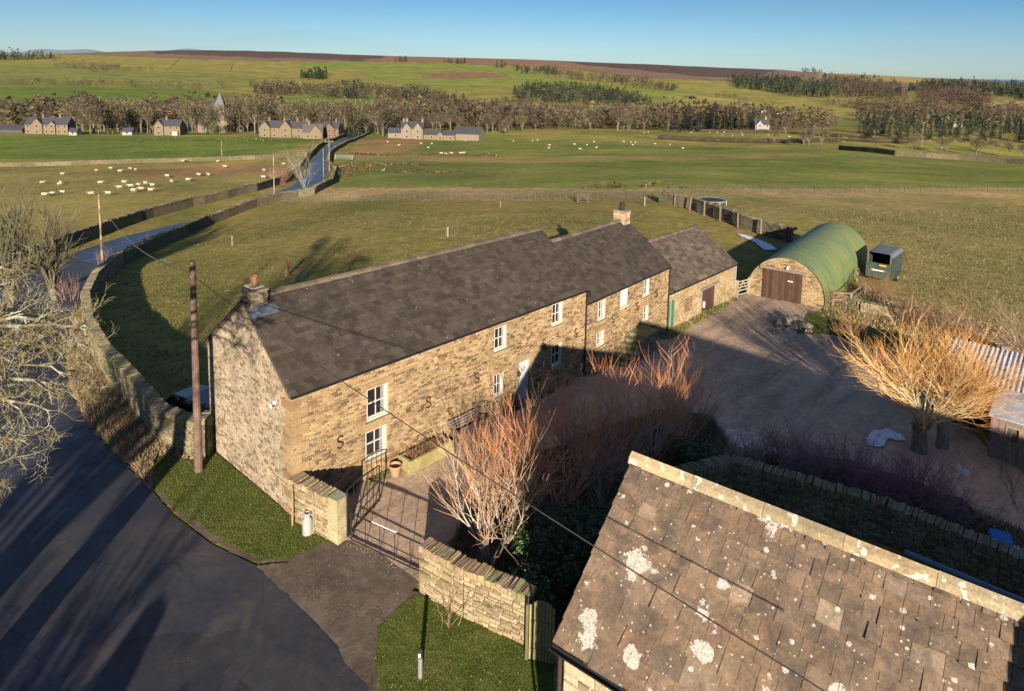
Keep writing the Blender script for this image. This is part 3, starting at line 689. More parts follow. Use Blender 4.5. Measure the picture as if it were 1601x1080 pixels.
# white side trim: low rear lean-to behind the gable
# ---------------- second house in the row
A2 = .0595; O2 = (16.55, 0.0, 0)
Q2 = [((935, 471.7), (947, 466.7), (946, 496.7), (934, 503)), ((932.5, 520), (944, 515), (943.7, 538), (931.7, 544)),
      ((1005, 439), (1015.5, 433), (1014.7, 460), (1004.7, 466)), ((1004.7, 480), (1014, 476), (1013.5, 500), (1003.5, 504)), ((970, 455), (981, 450), (980.5, 475), (970, 480))]
cot, CU, CN, CR, CD, cw_, cr_, cg = section('cottage', O2, A2, 9.15, 6.52, 3.76, 6.12, -1.6, Q2, seed=15, near_gable=False)
tag(cot, 'two storey stone cottage adjoining the farmhouse, with stone mounting steps and one blocked white window', 'cottage')
for i, r in enumerate(CR[:4]): make_window(cot, (0, 0, 0), (1, 0, 0), (0, -1, 0), r, panes=(3, 2) if i < 2 else (2, 2), blind='both')
r = CR[4]; mb = MB(); mb.box(((r[0]+r[1])/2, .04, (r[2]+r[3])/2), (r[1]-r[0]-.002, .08, r[3]-r[2]-.002), col=(.5, .49, .46)); w = mb.build('blocked_window', M_ATTR, cot); w['label'] = 'window opening closed with a white board'
mb = MB(); mb.box(((r[0]+r[1])/2, -.02, r[2]-.06), (r[1]-r[0]+.2, .14, .1), col=(.35, .3, .2)); mb.build('sill', M_STONE, w)
for (px, py) in ((957, 498), (995, 478), (1025, 458)):
    p = W2L(cot, on_plane(px, py, O2, CN)); s_anchor(cot, p, (0, -1, 0), (1, 0, 0), .44)
downpipe(cot, 9.06, -.07, cg[1]-.05, -.75, cg[0])
mb = MB(); hx = 8.75; mb.box((hx, 3.26, 6.28), (.62, .78, .82), col=MORTAR)
for (o, u, n, l) in (((hx-.33, 3.69, 0), (0, -1, 0), (-1, 0, 0), .86), ((hx-.33, 2.83, 0), (1, 0, 0), (0, -1, 0), .66), ((hx+.33, 2.83, 0), (0, 1, 0), (1, 0, 0), .86)):
    stones(mb, o, u, n, 5.9, 6.66, (0, l-.05), pal=P_PALE, ch=(.14, .22), sl=(.2, .4), seed=9)
mb.box((hx, 3.26, 6.72), (.70, .90, .08), col=(.18, .15, .1)); mb.build('chimney', M_STONE, cr_)
mb = MB(); mb.lathe((hx, 3.26, 6.75), [(.15, 0), (.15, .1), (.19, .1), (.19, .16), (.14, .16), (.14, .32), (.2, .32), (.2, .38), (.13, .38), (.13, .46), (.17, .46), (.17, .5), (.02, .52)], 12, (.02, .02, .02)); mb.build('chimney_cowl', M_ATTR, cr_)
# mounting steps along the wall
mb = MB(); s0 = W2L(cot, on_plane(950, 577, O2, CN)).x; s1 = W2L(cot, on_plane(1000, 545, O2, CN)).x
n = 6; 
for i in range(n):
    xa = s0+(s1-s0-1.0)*i/n; zt = -.35+(i+1)*.2; xb = s1; 
    c = random.choice(P_DRY); mb.box(((xa+xb)/2, -.6, (zt-.1)), (xb-xa, 1.05-.01*i, .195), col=c, jit=.012)
    mb.box((xa+.17, -.6, zt+.012), (.40, 1.1, .05), col=(.18, .17, .09), jit=.012)
mb.box((s1-.5, -.6, -.35+n*.2+.02), (1.0, 1.12, .07), col=(.2, .19, .08), jit=.01); mb.box(((s0+s1)/2+.3, -.6, -.6), (s1-s0-.4, 1.0, .6), col=(.3, .25, .17))
stones(mb, (s0+.5, -1.105, 0), (1, 0, 0), (0, -1, 0), -.7, .75, lambda z: (max(0, (z+.2)*1.0), s1-s0-.5), pal=P_DRY, seed=4)
mb.build('mounting_steps', M_STONEOLD, cot)
# ---------------- barn
A3 = .0102; O3 = (O2[0]+9.15*math.cos(A2)+.004, O2[1]+9.15*math.sin(A2), 0)
Q3D = [((1045, 470.4), (1056, 467.5), (1055, 511), (1044.4, 514)), ((1098, 453.6), (1118.6, 444.5), (1117.5, 486.6), (1096.5, 499))]
barn, BU, BN, BR, BD, bw_, br_, bg_ = section('barn', O3, A3, 9.5, 6.3, 2.02, 4.2, -2, [], Q3D, pal=P_BARN, seed=25, near_gable=False, slate=(.3, .42), roofpal=_k([(.10, .08, .064), (.085, .068, .054), (.115, .093, .072), (.07, .056, .045), (.13, .105, .082)], .72))
tag(barn, 'low single storey stone barn with a green door and a brown door', 'barn')
plank_door(barn, BD[0], (.03, .13, .09), planks=4, label='green boarded door')
plank_door(barn, BD[1], (.05, .026, .022), planks=6, label='dark brown boarded door')
mb = MB(); r = BD[1]; mb.box(((r[0]+r[1])/2, -.04, r[3]+.09), (r[1]-r[0]+.75, .12, .16), col=(.14,.135,.125), jit=.01); mb.build('lintel', M_WOOD, barn)
r = BD[0]; mb = MB(); mb.box(((r[0]+r[1])/2, -.01, r[3]+.1), (r[1]-r[0]+.35, .06, .19), col=(.21,.17,.1)); mb.build('lintel', M_STONE, barn)
a = W2L(barn, on_plane(1076, 475, O3, BN)); mb = MB(); mb.box((a.x, -.012, a.z), (1.0, .04, .95), col=(.12, .08, .05)); 
stones(mb, (a.x-.5, -.03, a.z-.47), (1, 0, 0), (0, -1, 0), 0, .94, (0, 1.0), ch=(.07, .075), sl=(.2, .24), pal=[(.13, .08, .05), (.11, .065, .04), (.16, .1, .065)], relief=(.003, .01), seed=3); mb.build('bricked_up_window', M_STONE, barn)
mb = MB(); a = W2L(barn, on_plane(1098, 474, O3, BN)); mb.lathe((a.x-.05, -.14, a.z-.25), [(.03, 0), (.09, .02), (.09, .42), (.02, .45)], 8, (.4,.41,.43)); mb.build('wall_hung_container', M_ATTR, barn)
mb = MB(); mb.tube([(9.45, -.06, 1.9), (9.45, -.06, -.9)], .03, 6, (.5, .5, .5)); mb.build('downpipe', M_METAL, barn)
# ------------------------------------------------------------------ surfaces
def surf_mat(name, stops, s1, s2, s3=60, rough=.95, bmp=.3, bd=.02, patch=None, spec=.3):
    m, nt, b = new_mat(name); P = objco(nt)
    c = ramp(nt, noise(nt, s1, 6, .65, P, .5), stops)
    c = mixc(nt, 1.0, c, ramp(nt, noise(nt, s2, 5, .75, P), [(.32, g1(.76)), (.68, g1(1.24))]), 'MULTIPLY')
    n3 = noise(nt, s3, 3, .8, P); c = mixc(nt, 1.0, c, ramp(nt, n3, [(.3, g1(.68)), (.62, g1(1.12)), (.75, g1(1.6))]), 'MULTIPLY')
    if patch: c = mixc(nt, ramp(nt, noise(nt, patch[1], 5, .6, P, .8), [(patch[2], g1(0)), (patch[3], g1(patch[4]))]), c, patch[0])
    nt.links.new(c, b.inputs['Base Color']); b.inputs['Specular IOR Level'].default_value = spec
    r_ = ramp(nt, noise(nt, s1*2, 4, .6, P), [(.35, g1(rough-.25)), (.6, g1(rough))]); nt.links.new(r_, b.inputs['Roughness'])
    bump(nt, b, n3, bmp, bd); return m
M_TARMAC = surf_mat('tarmac', [(.3, (.016, .018, .028)), (.55, (.026, .026, .034)), (.75, (.040, .035, .034))], .35, 2.5, 35, .8, .35, .012, ((.06, .048, .036), .8, .56, .7, .5), .5)
M_ROADFAR = surf_mat('sky_tinted_tarmac', [(.3, (.014, .020, .036)), (.6, (.030, .038, .058))], .35, 1.2, 12, .55, .2, .01, None, .6)  # bluish sky reflection put into the far road colour
M_DRIVE = surf_mat('worn_driveway', [(.3, (.065, .05, .04)), (.5, (.10, .078, .058)), (.72, (.15, .12, .09))], .6, 4, 45, .95, .5, .02, ((.22, .18, .13), 1.6, .55, .72, .55))
M_GRAVEL = surf_mat('gravel', [(.3, (.27, .20, .145)), (.55, (.37, .275, .20)), (.75, (.49, .37, .27))], .3, 5, 24, 1.0, .8, .03, ((.15, .13, .07), .5, .60, .74, .6))
M_LAWN = surf_mat('lawn', [(.3, (.050, .078, .014)), (.5, (.085, .115, .022)), (.75, (.15, .14, .045))], .7, 4, 25, 1.0, .8, .05, ((.17, .14, .05), .9, .58, .75, .5), .05)
M_ROUGHG = surf_mat('rough_verge', [(.3, (.09, .065, .04)), (.5, (.16, .115, .07)), (.75, (.22, .16, .10))], 1.2, 5, 22, 1.0, .9, .08, ((.10, .13, .03), .9, .55, .7, .6), .05)
def st(o): o['kind'] = 'structure'; return o
def crack_mat(mat):
    nt = mat.node_tree; b = [n for n in nt.nodes if n.type == 'BSDF_PRINCIPLED'][0]; src = b.inputs['Base Color'].links[0].from_socket; P = objco(nt)
    nv = N(nt, 'ShaderNodeTexNoise'); nv.inputs['Scale'].default_value = 1.3; nv.inputs['Detail'].default_value = 6; nt.links.new(P, nv.inputs['Vector']); dv = N(nt, 'ShaderNodeVectorMath', operation='MULTIPLY_ADD'); nt.links.new(nv.outputs['Color'], dv.inputs[0]); dv.inputs[1].default_value = (1.1, 1.1, 0); nt.links.new(P, dv.inputs[2])
    vo = N(nt, 'ShaderNodeTexVoronoi'); vo.feature = 'DISTANCE_TO_EDGE'; vo.inputs['Scale'].default_value = .42; nt.links.new(dv.outputs[0], vo.inputs['Vector'])
    cr = ramp(nt, vo.outputs['Distance'], [(.0, g1(.85)), (.009, g1(.7)), (.016, g1(0))]); mk = ramp(nt, noise(nt, .3, 4, .6, P), [(.46, g1(0)), (.56, g1(1))]); f = mixc(nt, 1.0, cr, mk, 'MULTIPLY')
    c = mixc(nt, f, src, (.008, .008, .009))
    # worn patches with their own edges, and trails of grit
    vp = N(nt, 'ShaderNodeTexVoronoi'); vp.inputs['Scale'].default_value = .16; nt.links.new(dv.outputs[0], vp.inputs['Vector']); sc_ = N(nt, 'ShaderNodeSeparateColor'); nt.links.new(vp.outputs['Color'], sc_.inputs[0])
    c = mixc(nt, 1.0, c, ramp(nt, sc_.outputs[0], [(0, g1(.72)), (.4, g1(1)), (1, g1(1.35))]), 'MULTIPLY')
    gr = mixc(nt, 1.0, ramp(nt, noise(nt, 55, 2, .5, P), [(.60, g1(0)), (.64, g1(1))]), ramp(nt, noise(nt, .5, 5, .7, P), [(.48, g1(0)), (.65, g1(.8))]), 'MULTIPLY'); c = mixc(nt, gr, c, (.13, .11, .09)); nt.links.new(c, b.inputs['Base Color'])
crack_mat(M_TARMAC)
def rut_mat(mat):
    nt = mat.node_tree; b = [n for n in nt.nodes if n.type == 'BSDF_PRINCIPLED'][0]; src = b.inputs['Base Color'].links[0].from_socket
    c = mixc(nt, 1.0, src, ramp(nt, noise(nt, 1.0, 5, .65, objco(nt, (.10, .75, 1)), 1.2), [(.32, (.62, .60, .60)), (.5, g1(1)), (.7, (1.25, 1.2, 1.12))]), 'MULTIPLY')
    c = mixc(nt, ramp(nt, noise(nt, .9, 6, .75, objco(nt), .4), [(.56, g1(0)), (.72, g1(.5))]), c, (.16, .125, .09)); nt.links.new(c, b.inputs['Base Color'])
rut_mat(M_GRAVEL)
st(sheet('road', [(-260, 1180), (640, 1180), (600, 1110), (575, 1060), (560, 1040), (530, 1015), (470, 950), (400, 885), (330, 852), (270, 806), (235, 765), (180, 715), (128, 655), (108, 610), (100, 560), (112, 500), (133, 455), (165, 420), (105, 400), (40, 430), (-60, 470), (-260, 560)], .03, M_TARMAC, .8))
st(ribbon('road', [(106, 399), (190, 371), (300, 345), (400, 312), (455, 292), (480, 268), (488, 250), (508, 230), (546, 211), (562, 206)], [(166, 421), (240, 372), (340, 333), (420, 307), (475, 299), (506, 283), (514, 262), (507, 248), (533, 225), (570, 208), (576, 205)][:10], .05, M_ROADFAR, 12))
st(sheet('driveway', [(400, 886), (470, 951), (530, 1016), (590, 986), (625, 950), (655, 912), (600, 872), (545, 846), (505, 854), (450, 880)], .045, M_DRIVE, .35, edge_noise=.03))
st(sheet('driveway_edge', [(529, 1018), (540, 1040), (575, 1075), (600, 1120), (640, 1180), (655, 1180), (610, 1100), (590, 1040), (596, 992), (590, 987)], .05, M_DRIVE, .35, edge_noise=.03))
CY = [(.55, -.1), (8, .1), (16.5, .1), (25.7, .6), (35.2, .9), (36.6, .6), (37.5, -5.0)]+[tuple(G(*p)[:2]) for p in ((1276, 486), (1262, 490), (1245, 522), (1300, 524), (1385, 548), (1450, 590), (1490, 640), (1540, 700), (1600, 740), (1700, 900))]+[(13.4, -21), (13.2, -15), (12.2, -10.1), (9, -11.5), (4.0, -11.5), (1.9, -11), (1.8, -9.5), (1.15, -5.7), (.75, -5.3), (.35, -2.3), (.5, -.9)]
st(sheet('courtyard', CY, .035, M_GRAVEL, .5, world=True, edge_noise=.06))
LAWN1 = [(-.1, -.4), (-.1, 6.5)]+[tuple(G(*p)[:2]) for p in ((300, 722), (246, 712), (240, 760), (290, 806), (345, 846), (405, 876), (452, 876), (508, 850))]+[(.2, -2.2)]
st(sheet('grass_verge', LAWN1, .06, M_LAWN, .4, world=True, edge_noise=.05))
LAWN2 = [tuple(G(*p)[:2]) for p in ((592, 984), (625, 952), (652, 930))]+[(1.1, -7.5), (1.7, -9.4), (1.7, -12), (-1.6, -12.9), (-1.6, -16)]+[tuple(G(*p)[:2]) for p in ((640, 1180), (600, 1110), (585, 1040))]
st(sheet('lawn', LAWN2, .06, M_LAWN, .35, world=True, edge_noise=.04))
ROUGH1 = [tuple(G(*p)[:2]) for p in ((318, 722), (255, 690), (215, 640), (160, 580), (138, 540), (132, 500), (116, 505), (104, 560), (112, 610), (132, 655), (184, 714), (236, 762), (242, 715))]
st(sheet('rough_verge', ROUGH1, .055, M_ROUGHG, .4, world=True, edge_noise=.05))
LAWN3 = [tuple(G(*p)[:2]) for p in ((1247, 522), (1264, 487), (1310, 492), (1420, 520), (1450, 560), (1330, 530), (1300, 522))]
st(sheet('yard_grass', LAWN3, .05, M_LAWN, .4, world=True, edge_noise=.06))
def grown(P, k, m=0):
    c = np.mean(np.array(P), 0); out = []
    for p in P: v = np.array(p)-c; l = np.hypot(*v); out.append(tuple(c+v*(1+k/max(l, .5))))
    return out
for P_ in (LAWN1, LAWN2, ROUGH1): st(sheet('mud_edge', grown(P_, .22), .05, M_DRIVE, .3, world=True, edge_noise=.12))
ROUGH2 = [tuple(G(*p)[:2]) for p in ((1440, 560), (1300, 505), (1275, 470), (1310, 440), (1420, 470), (1720, 560), (1720, 700), (1560, 680), (1480, 620))]
st(sheet('rough_ground', ROUGH2, .045, M_ROUGHG, .5, world=True, edge_noise=.1))
M_SOIL = surf_mat('leaf_litter', [(.3, (.05, .038, .028)), (.5, (.085, .06, .042)), (.72, (.13, .09, .06))], 1.0, 6, 26, 1.0, 1.0, .05, ((.09, .09, .035), 1.2, .5, .7, .6), .05)
st(sheet('planting_bed', [(2.1, -6.2)]+[tuple(G(*p)[:2]) for p in ((705, 850), (735, 790), (790, 735), (860, 700), (940, 672), (1040, 640), (1110, 650), (1140, 690), (1120, 735), (1060, 760))]+[(9.2, -11.2), (2.0, -11.3), (2.1, -9.4), (1.5, -7.4)], .06, M_SOIL, .45, world=True, edge_noise=.12), )
st(sheet('planting_bed', [tuple(G(*p)[:2]) for p in ((1140, 715), (1200, 712), (1330, 722), (1400, 745), (1500, 780), (1560, 830))]+[(13.5, -19.0), (13.2, -15), (12.2, -10.3)], .06, M_SOIL, .45, world=True, edge_noise=.12))
def pebbles(name, P, n, seed, cols, s0=.012, s1=.035):
    rg = random.Random(seed); r = np.random.default_rng(seed); X = np.array(P); lo = X.min(0); hi = X.max(0); xs = r.uniform(lo[0], hi[0], n*4); ys = r.uniform(lo[1], hi[1], n*4); k = inpoly(xs, ys, P) & (wobble(xs, ys, 1.1, seed)+.6*wobble(xs, ys, 4.1, seed+2) > -.15); xs, ys = xs[k][:n], ys[k][:n]; zs = H(xs, ys)+.05; mb = MB()
    for x, y, z in zip(xs, ys, zs):
        s_ = rg.uniform(s0, s1); a = rg.uniform(0, 3); c, d = math.cos(a)*s_, math.sin(a)*s_; kk = rg.uniform(.6, 1.4); cc = tuple(v*kk for v in rg.choice(cols)); mb.add([(x+c, y+d, z), (x-d*.8, y+c*.8, z), (x-c, y-d, z), (x+d*.7, y-c*.7, z), (x+c*.1, y, z+s_*.9)], [(0, 1, 4), (1, 2, 4), (2, 3, 4), (3, 0, 4)], cc)
    o = mb.build(name, M_ATTR, None); o['kind'] = 'stuff'
PC = [(.34, .25, .17), (.42, .34, .26), (.24, .17, .12), (.5, .44, .36), (.3, .2, .14)]
pebbles('loose_gravel', [(.5, -.4), (12, -.3), (12, -3.5), (6, -5.5), (2.0, -6.0), (1.1, -5.5), (.4, -2.4)], 5000, 1, [tuple(v*.8 for v in c) for c in PC], .007, .02)
pebbles('loose_gravel', [tuple(G(*p)[:2]) for p in ((470, 905), (530, 1005), (590, 985), (650, 915), (560, 850), (500, 860))], 1500, 2, [tuple(v*.45 for v in c) for c in PC], .005, .014)
pebbles('loose_gravel', [(16, -1), (36, .3), (37, -5), (30, -8), (20, -8), (12, -5)], 4000, 3, [tuple(v*.8 for v in c) for c in PC], .012, .03)
# ------------------------------------------------------------------ dry stone walls
def drywall(name, pts, h=1.3, t=.5, detail=2, label=None, group=None, chunk=1.6, pal=P_DRY, cope=.2, seed=1, both=True, hv=.04, cat='wall'):
    rg = random.Random(seed); mb = MB(); cp = MB(); P = []
    for i in range(len(pts)-1):
        a = V3(pts[i]); b = V3(pts[i+1]); n = max(1, int((b-a).length/chunk))
        for k in range(n): P.append(a.lerp(b, k/n))
    P.append(V3(pts[-1])); P = [Vector((p.x, p.y, Hs(p.x, p.y))) for p in P]; o0 = P[0].copy()
    hs = [h*(1+rg.uniform(-hv, hv)) for _ in P]
    for i in range(len(P)-1):
        a, b = P[i]-o0, P[i+1]-o0; u = Vector((b.x-a.x, b.y-a.y, 0)); l = u.length; u.normalize(); n = Vector((-u.y, u.x, 0)); za, zb = a.z+hs[i], b.z+hs[i+1]
        core = t/2-.03; lo = [a-n*core, b-n*core, b+n*core, a+n*core]
        mb.hexa([Vector((p.x, p.y, p.z-.5)) for p in lo]+[Vector((lo[0].x, lo[0].y, za)), Vector((lo[1].x, lo[1].y, zb)), Vector((lo[2].x, lo[2].y, zb)), Vector((lo[3].x, lo[3].y, za))], (.07, .06, .04) if detail > 1 else tuple(v*.55 for v in rg.choice(pal)))
        if detail > 1:
            zl = min(a.z, b.z)-.1; zt = max(za, zb)
            top = lambda z: (0, l) if z < min(za, zb)+.02 else ((0, l*.5) if za > zb else (l*.5, l))
            stones(mb, Vector((a.x, a.y, 0))-n*core, u, -n, zl, zt, top, pal=pal, ch=(.08, .17), sl=(.12, .38), relief=(.01, .06), gap=.02, seed=seed*31+i, cham=.018)
            if both: stones(mb, Vector((a.x, a.y, 0))+n*core, u, n, zl, zt, top, pal=pal, ch=(.08, .17), sl=(.12, .38), relief=(.01, .06), gap=.02, seed=seed*37+i, cham=.018)
        cpal = [tuple(v*f for v in pal[0]) for f in (.8, .92, 1.0, 1.1)]; x = 0; wd = (.07, .17) if detail > 1 else (.3, .7)
        while x < l:
            w = rg.uniform(*wd); zz = za+(zb-za)*min(1, (x+w/2)/l); c = rg.choice(cpal); hh = cope*rg.uniform(.88, 1.12); tl = rg.uniform(-.2, .2)
            uu = (u+Vector((0, 0, tl))).normalized(); cp.box(a+u*(x+w/2)+Vector((0, 0, zz-a.z+hh/2-.03)), (w*.88, (t+.06)*rg.uniform(.9, 1.05), hh), ax=(uu, n, uu.cross(n)), col=tuple(v*rg.uniform(.85, 1.15)*(1 if detail > 1 else .7) for v in c), jit=.018 if detail > 1 else .05); x += w
    root = empty(name, o0); mb.build('wall_body', M_STONEOLD, root); cp.build('coping', M_STONEOLD, root)
    tag(root, label, cat, group); return root
GW = 'dry stone walls'
ra = [G(*p) for p in ((316, 716), (255, 688), (215, 640), (165, 582), (140, 535), (135, 490), (150, 452), (190, 416))]; 
drywall('dry_stone_wall', [Vector((.1, 6.6, 0))]+ra, 1.35, .5, 2, 'tall mossy dry stone wall curving from the farmhouse gable along the road', seed=2)
drywall('dry_stone_wall', [G(*p) for p in ((190, 416), (240, 390), (320, 353), (400, 323), (440, 313), (490, 304), (518, 289), (524, 270), (513, 257), (516, 241), (539, 226), (578, 209))], 1.2, .6, 1, 'low tumbled field wall on the right side of the receding road', seed=3, chunk=2.5)
drywall('dry_stone_wall', [G(*p) for p in ((-40, 452), (30, 415), (90, 393), (150, 370), (220, 345), (300, 323), (400, 299), (440, 287), (466, 268), (480, 248), (503, 228), (543, 211))], 1.4, .6, 1, 'dark field wall on the left side of the receding road by the sheep', seed=4, chunk=2.5)
drywall('dry_stone_wall', [G(*p) for p in ((1032, 317), (1080, 326), (1120, 340), (1160, 356), (1200, 368), (1236, 378))], 1.3, .55, 1, 'dark dry stone wall running down to the green barrel roofed shed', seed=5, chunk=1.5)
drywall('dry_stone_wall', [G(*p) for p in ((1312, 234), (1400, 243), (1500, 250), (1601, 257), (1720, 264))], 1.6, .7, 1, 'long dark field wall at the far right beside a streak of snow', seed=6, chunk=4)
drywall('dry_stone_wall', [G(*p) for p in ((0, 260), (80, 259), (200, 255), (300, 252), (400, 249), (480, 243))], 1.1, .6, 1, 'field wall between the sheep pasture and the village meadow', seed=7, chunk=4)
drywall('dry_stone_wall', [G(*p) for p in ((1304, 472), (1345, 487), (1420, 499), (1500, 522), (1570, 560))], .55, .6, 2, 'low sunlit stone wall beside the courtyard behind the golden willow', seed=8)
# walls near the entrance
def wedge_wall(name, a, b, h, t, label, zb=-.3, pal=P_DRY, seed=1, pillar=None, cope=.2):
    return drywall(name, [a, b], h, t, 2, label, seed=seed, chunk=6, pal=pal, cope=cope, hv=0)
P_GATE = _k([(.40, .31, .19), (.34, .25, .15), (.46, .37, .24), (.28, .21, .12), (.44, .36, .25), (.36, .3, .2)], .62)
wedge_wall('entrance_wall', Vector((.06, -.05, 0)), Vector((.4, -1.85, 0)), 1.38, .5, 'short coped stone wall between the farmhouse corner and the left gate pier', seed=12, pal=P_GATE)
def pier(name, x, y, w, d, h, rz, label):
    mb = MB(); root = empty(name, (x, y, 0), rz); mb.box((0, 0, h/2-.1), (w, d, h+.2), col=(.23, .2, .11), jit=.02)
    for k, z in enumerate((.0, .55, 1.05)): mb.box((0, 0, z+.27), (w+.025, d+.025, .5), col=random.choice([(.25, .21, .12), (.22, .2, .11), (.27, .23, .14)]), jit=.012)
    mb.build('pier_shaft', M_STONEOLD, root); c = MB(); c.box((0, 0, h), (w+.03, d+.03, .07), col=(.22, .21, .15), jit=.02); c.build('pier_cap', M_STONEOLD, root); tag(root, label, 'gate pier'); return root
pier('gate_pier', .42, -2.1, .42, .42, 1.55, R(-80), 'squared stone gate pier at the end of the wall by the milk churn')
drywall('lawn_wall', [Vector((1.02, -5.75, 0)), Vector((1.25, -7.4, 0)), Vector((1.75, -9.35, 0))], 1.38, .45, 2, 'rubble wall with rounded coping beside the small lawn', seed=14, pal=P_GATE, hv=.02, chunk=1.9)
drywall('garden_wall', [Vector((9.4, -9.0, 0)), Vector((12.1, -10.1, 0)), Vector((13.2, -15.0, 0)), Vector((13.5, -21.5, 0))], 1.15, .5, 2, 'shaded garden wall with upright coping stones behind the lichened roof', seed=15, pal=_k(P_DRY, .9), chunk=2.6, cope=.26)
# ------------------------------------------------------------------ stone building with the lichened roof (foreground)
def fg_building():
    A = Vector(at_z(990, 717, 7.3)); E = Vector(at_z(866, 1005, 5.0)); rzdir = R(-84.8); U = Vector((math.cos(rzdir), math.sin(rzdir), 0)); W_ = Vector((-U.y, U.x, 0))
    if (A-E).dot(W_) < 0: W_ = -W_
    half = (A-E).dot(W_); root = empty('stone_outbuilding', (A.x, A.y, 0), rzdir); bpy.context.view_layer.update()
    s = 1 if W2L(root, A+W_).y > 0 else -1   # local y of the far slope
    L_ = 8.4; zr, ze = 7.3, 5.0; hw = half
    # local frame: x along the ridge away from the gable, y across
    roof = MB(); pal = [(.130, .098, .072), (.105, .084, .066), (.150, .118, .088), (.120, .088, .062), (.092, .079, .070), (.138, .112, .086), (.078, .068, .060)]
    warm = (.06, [(.125, .083, .06), (.15, .115, .088), (.17, .135, .10)])
    for sg in (-s, s):
        e0 = Vector((0, sg*hw, ze)); v = Vector((0, -sg*hw, zr-ze)).normalized(); run = math.hypot(hw, zr-ze)
        n = Vector((1, 0, 0)).cross(v); n = n if n.z > 0 else -n; a = e0-n*.03; l = Vector((L_, 0, 0)); P = [a, a+l, a+l+v*run, a+v*run]; roof.hexa([p-n*.12 for p in P]+P, (.05, .04, .035))
        roof_slope(roof, e0, (1, 0, 0), v, L_, run-.02, .46, .50, [tuple((v*.5+w_*.5)*.92 for v, w_ in zip(c, (.150, .104, .070))) for c in pal], thick=.036, kv=.10, seed=4 if sg == -s else 5, jit=.032, taper=.5, warm=warm)
    ro = roof.build('roof', M_LICHEN, root)
    rd = MB(); ridge_stones(rd, (-.04, 0, zr+.10), (L_, 0, zr+.10), .17, .07, 1.25, [(.30, .235, .14), (.27, .21, .13), (.24, .2, .13)], 3); rd.build('ridge_stones', M_LICHEN2, ro)
    w = MB(); y0 = -s*(hw-.16); 
    wall_cells(w, (0.14, y0, 0), (1, 0, 0), (0, -s, 0), 0, L_-.3, -.3, ze-.1, [])
    stones(w, (0.14, y0, 0) if s > 0 else (.14, y0, 0), (1, 0, 0), (0, -s, 0), 0, ze-.12, (0, L_-.3), pal=_k([(.42, .34, .22), (.36, .28, .17), (.5, .44, .33), (.3, .23, .15)], .6), seed=44, ch=(.14, .26), sl=(.2, .6))
    w.box(((L_)/2, s*(hw-.4), (ze-.4)/2), (L_-.3, .4, ze), col=MORTAR)
    P = [(.14, -s*(hw-.16), -.3), (.14, s*(hw-.16), -.3), (.14, s*(hw-.16), ze-.15), (.14, 0, zr-.16), (.14, -s*(hw-.16), ze-.15)]; Q = [(x+.4, y, z) for x, y, z in P]
    w.add(P+Q, [(0, 1, 2, 3, 4), (9, 8, 7, 6, 5), (2, 3, 8, 7), (3, 4, 9, 8)], MORTAR)
    gx = lambda z: (0.0, 2*(hw-.16)) if z < ze-.15 else ((hw-.16)*(z-ze+.15)/(zr-ze)+.04, 2*(hw-.16)-(hw-.16)*(z-ze+.15)/(zr-ze)-.04)
    stones(w, (.14, s*(hw-.16), 0), (0, -s, 0), (-1, 0, 0), 0, zr-.25, gx, pal=P_BARN, seed=45, ch=(.12, .24), sl=(.2, .5))
    w.build('wall', M_STONEOLD, root)
    g = MB(); gutter(g, (-.02, -s*(hw+.07), ze-.03), (L_, -s*(hw+.07), ze-.05), .075); go = g.build('gutter', M_BLACK, root)
    for k in range(5):
        g = MB(); g.tube([(.9+k*1.5, -s*(hw-.14), ze-.22), (.9+k*1.5, -s*(hw+.06), ze-.1)], .012, 4); g.build('gutter_bracket', M_BLACK, go)
    g = MB(); g.tube([(.1, -s*(hw-.06), ze-.1), (.1, -s*(hw-.08), ze-.3), (.1, -s*(hw-.08), .1)], .04, 8); g.build('downpipe', M_IRON, root)
    tag(root, 'stone outbuilding in the foreground with a lichen spotted stone slate roof', 'outbuilding')
    return root, s, hw
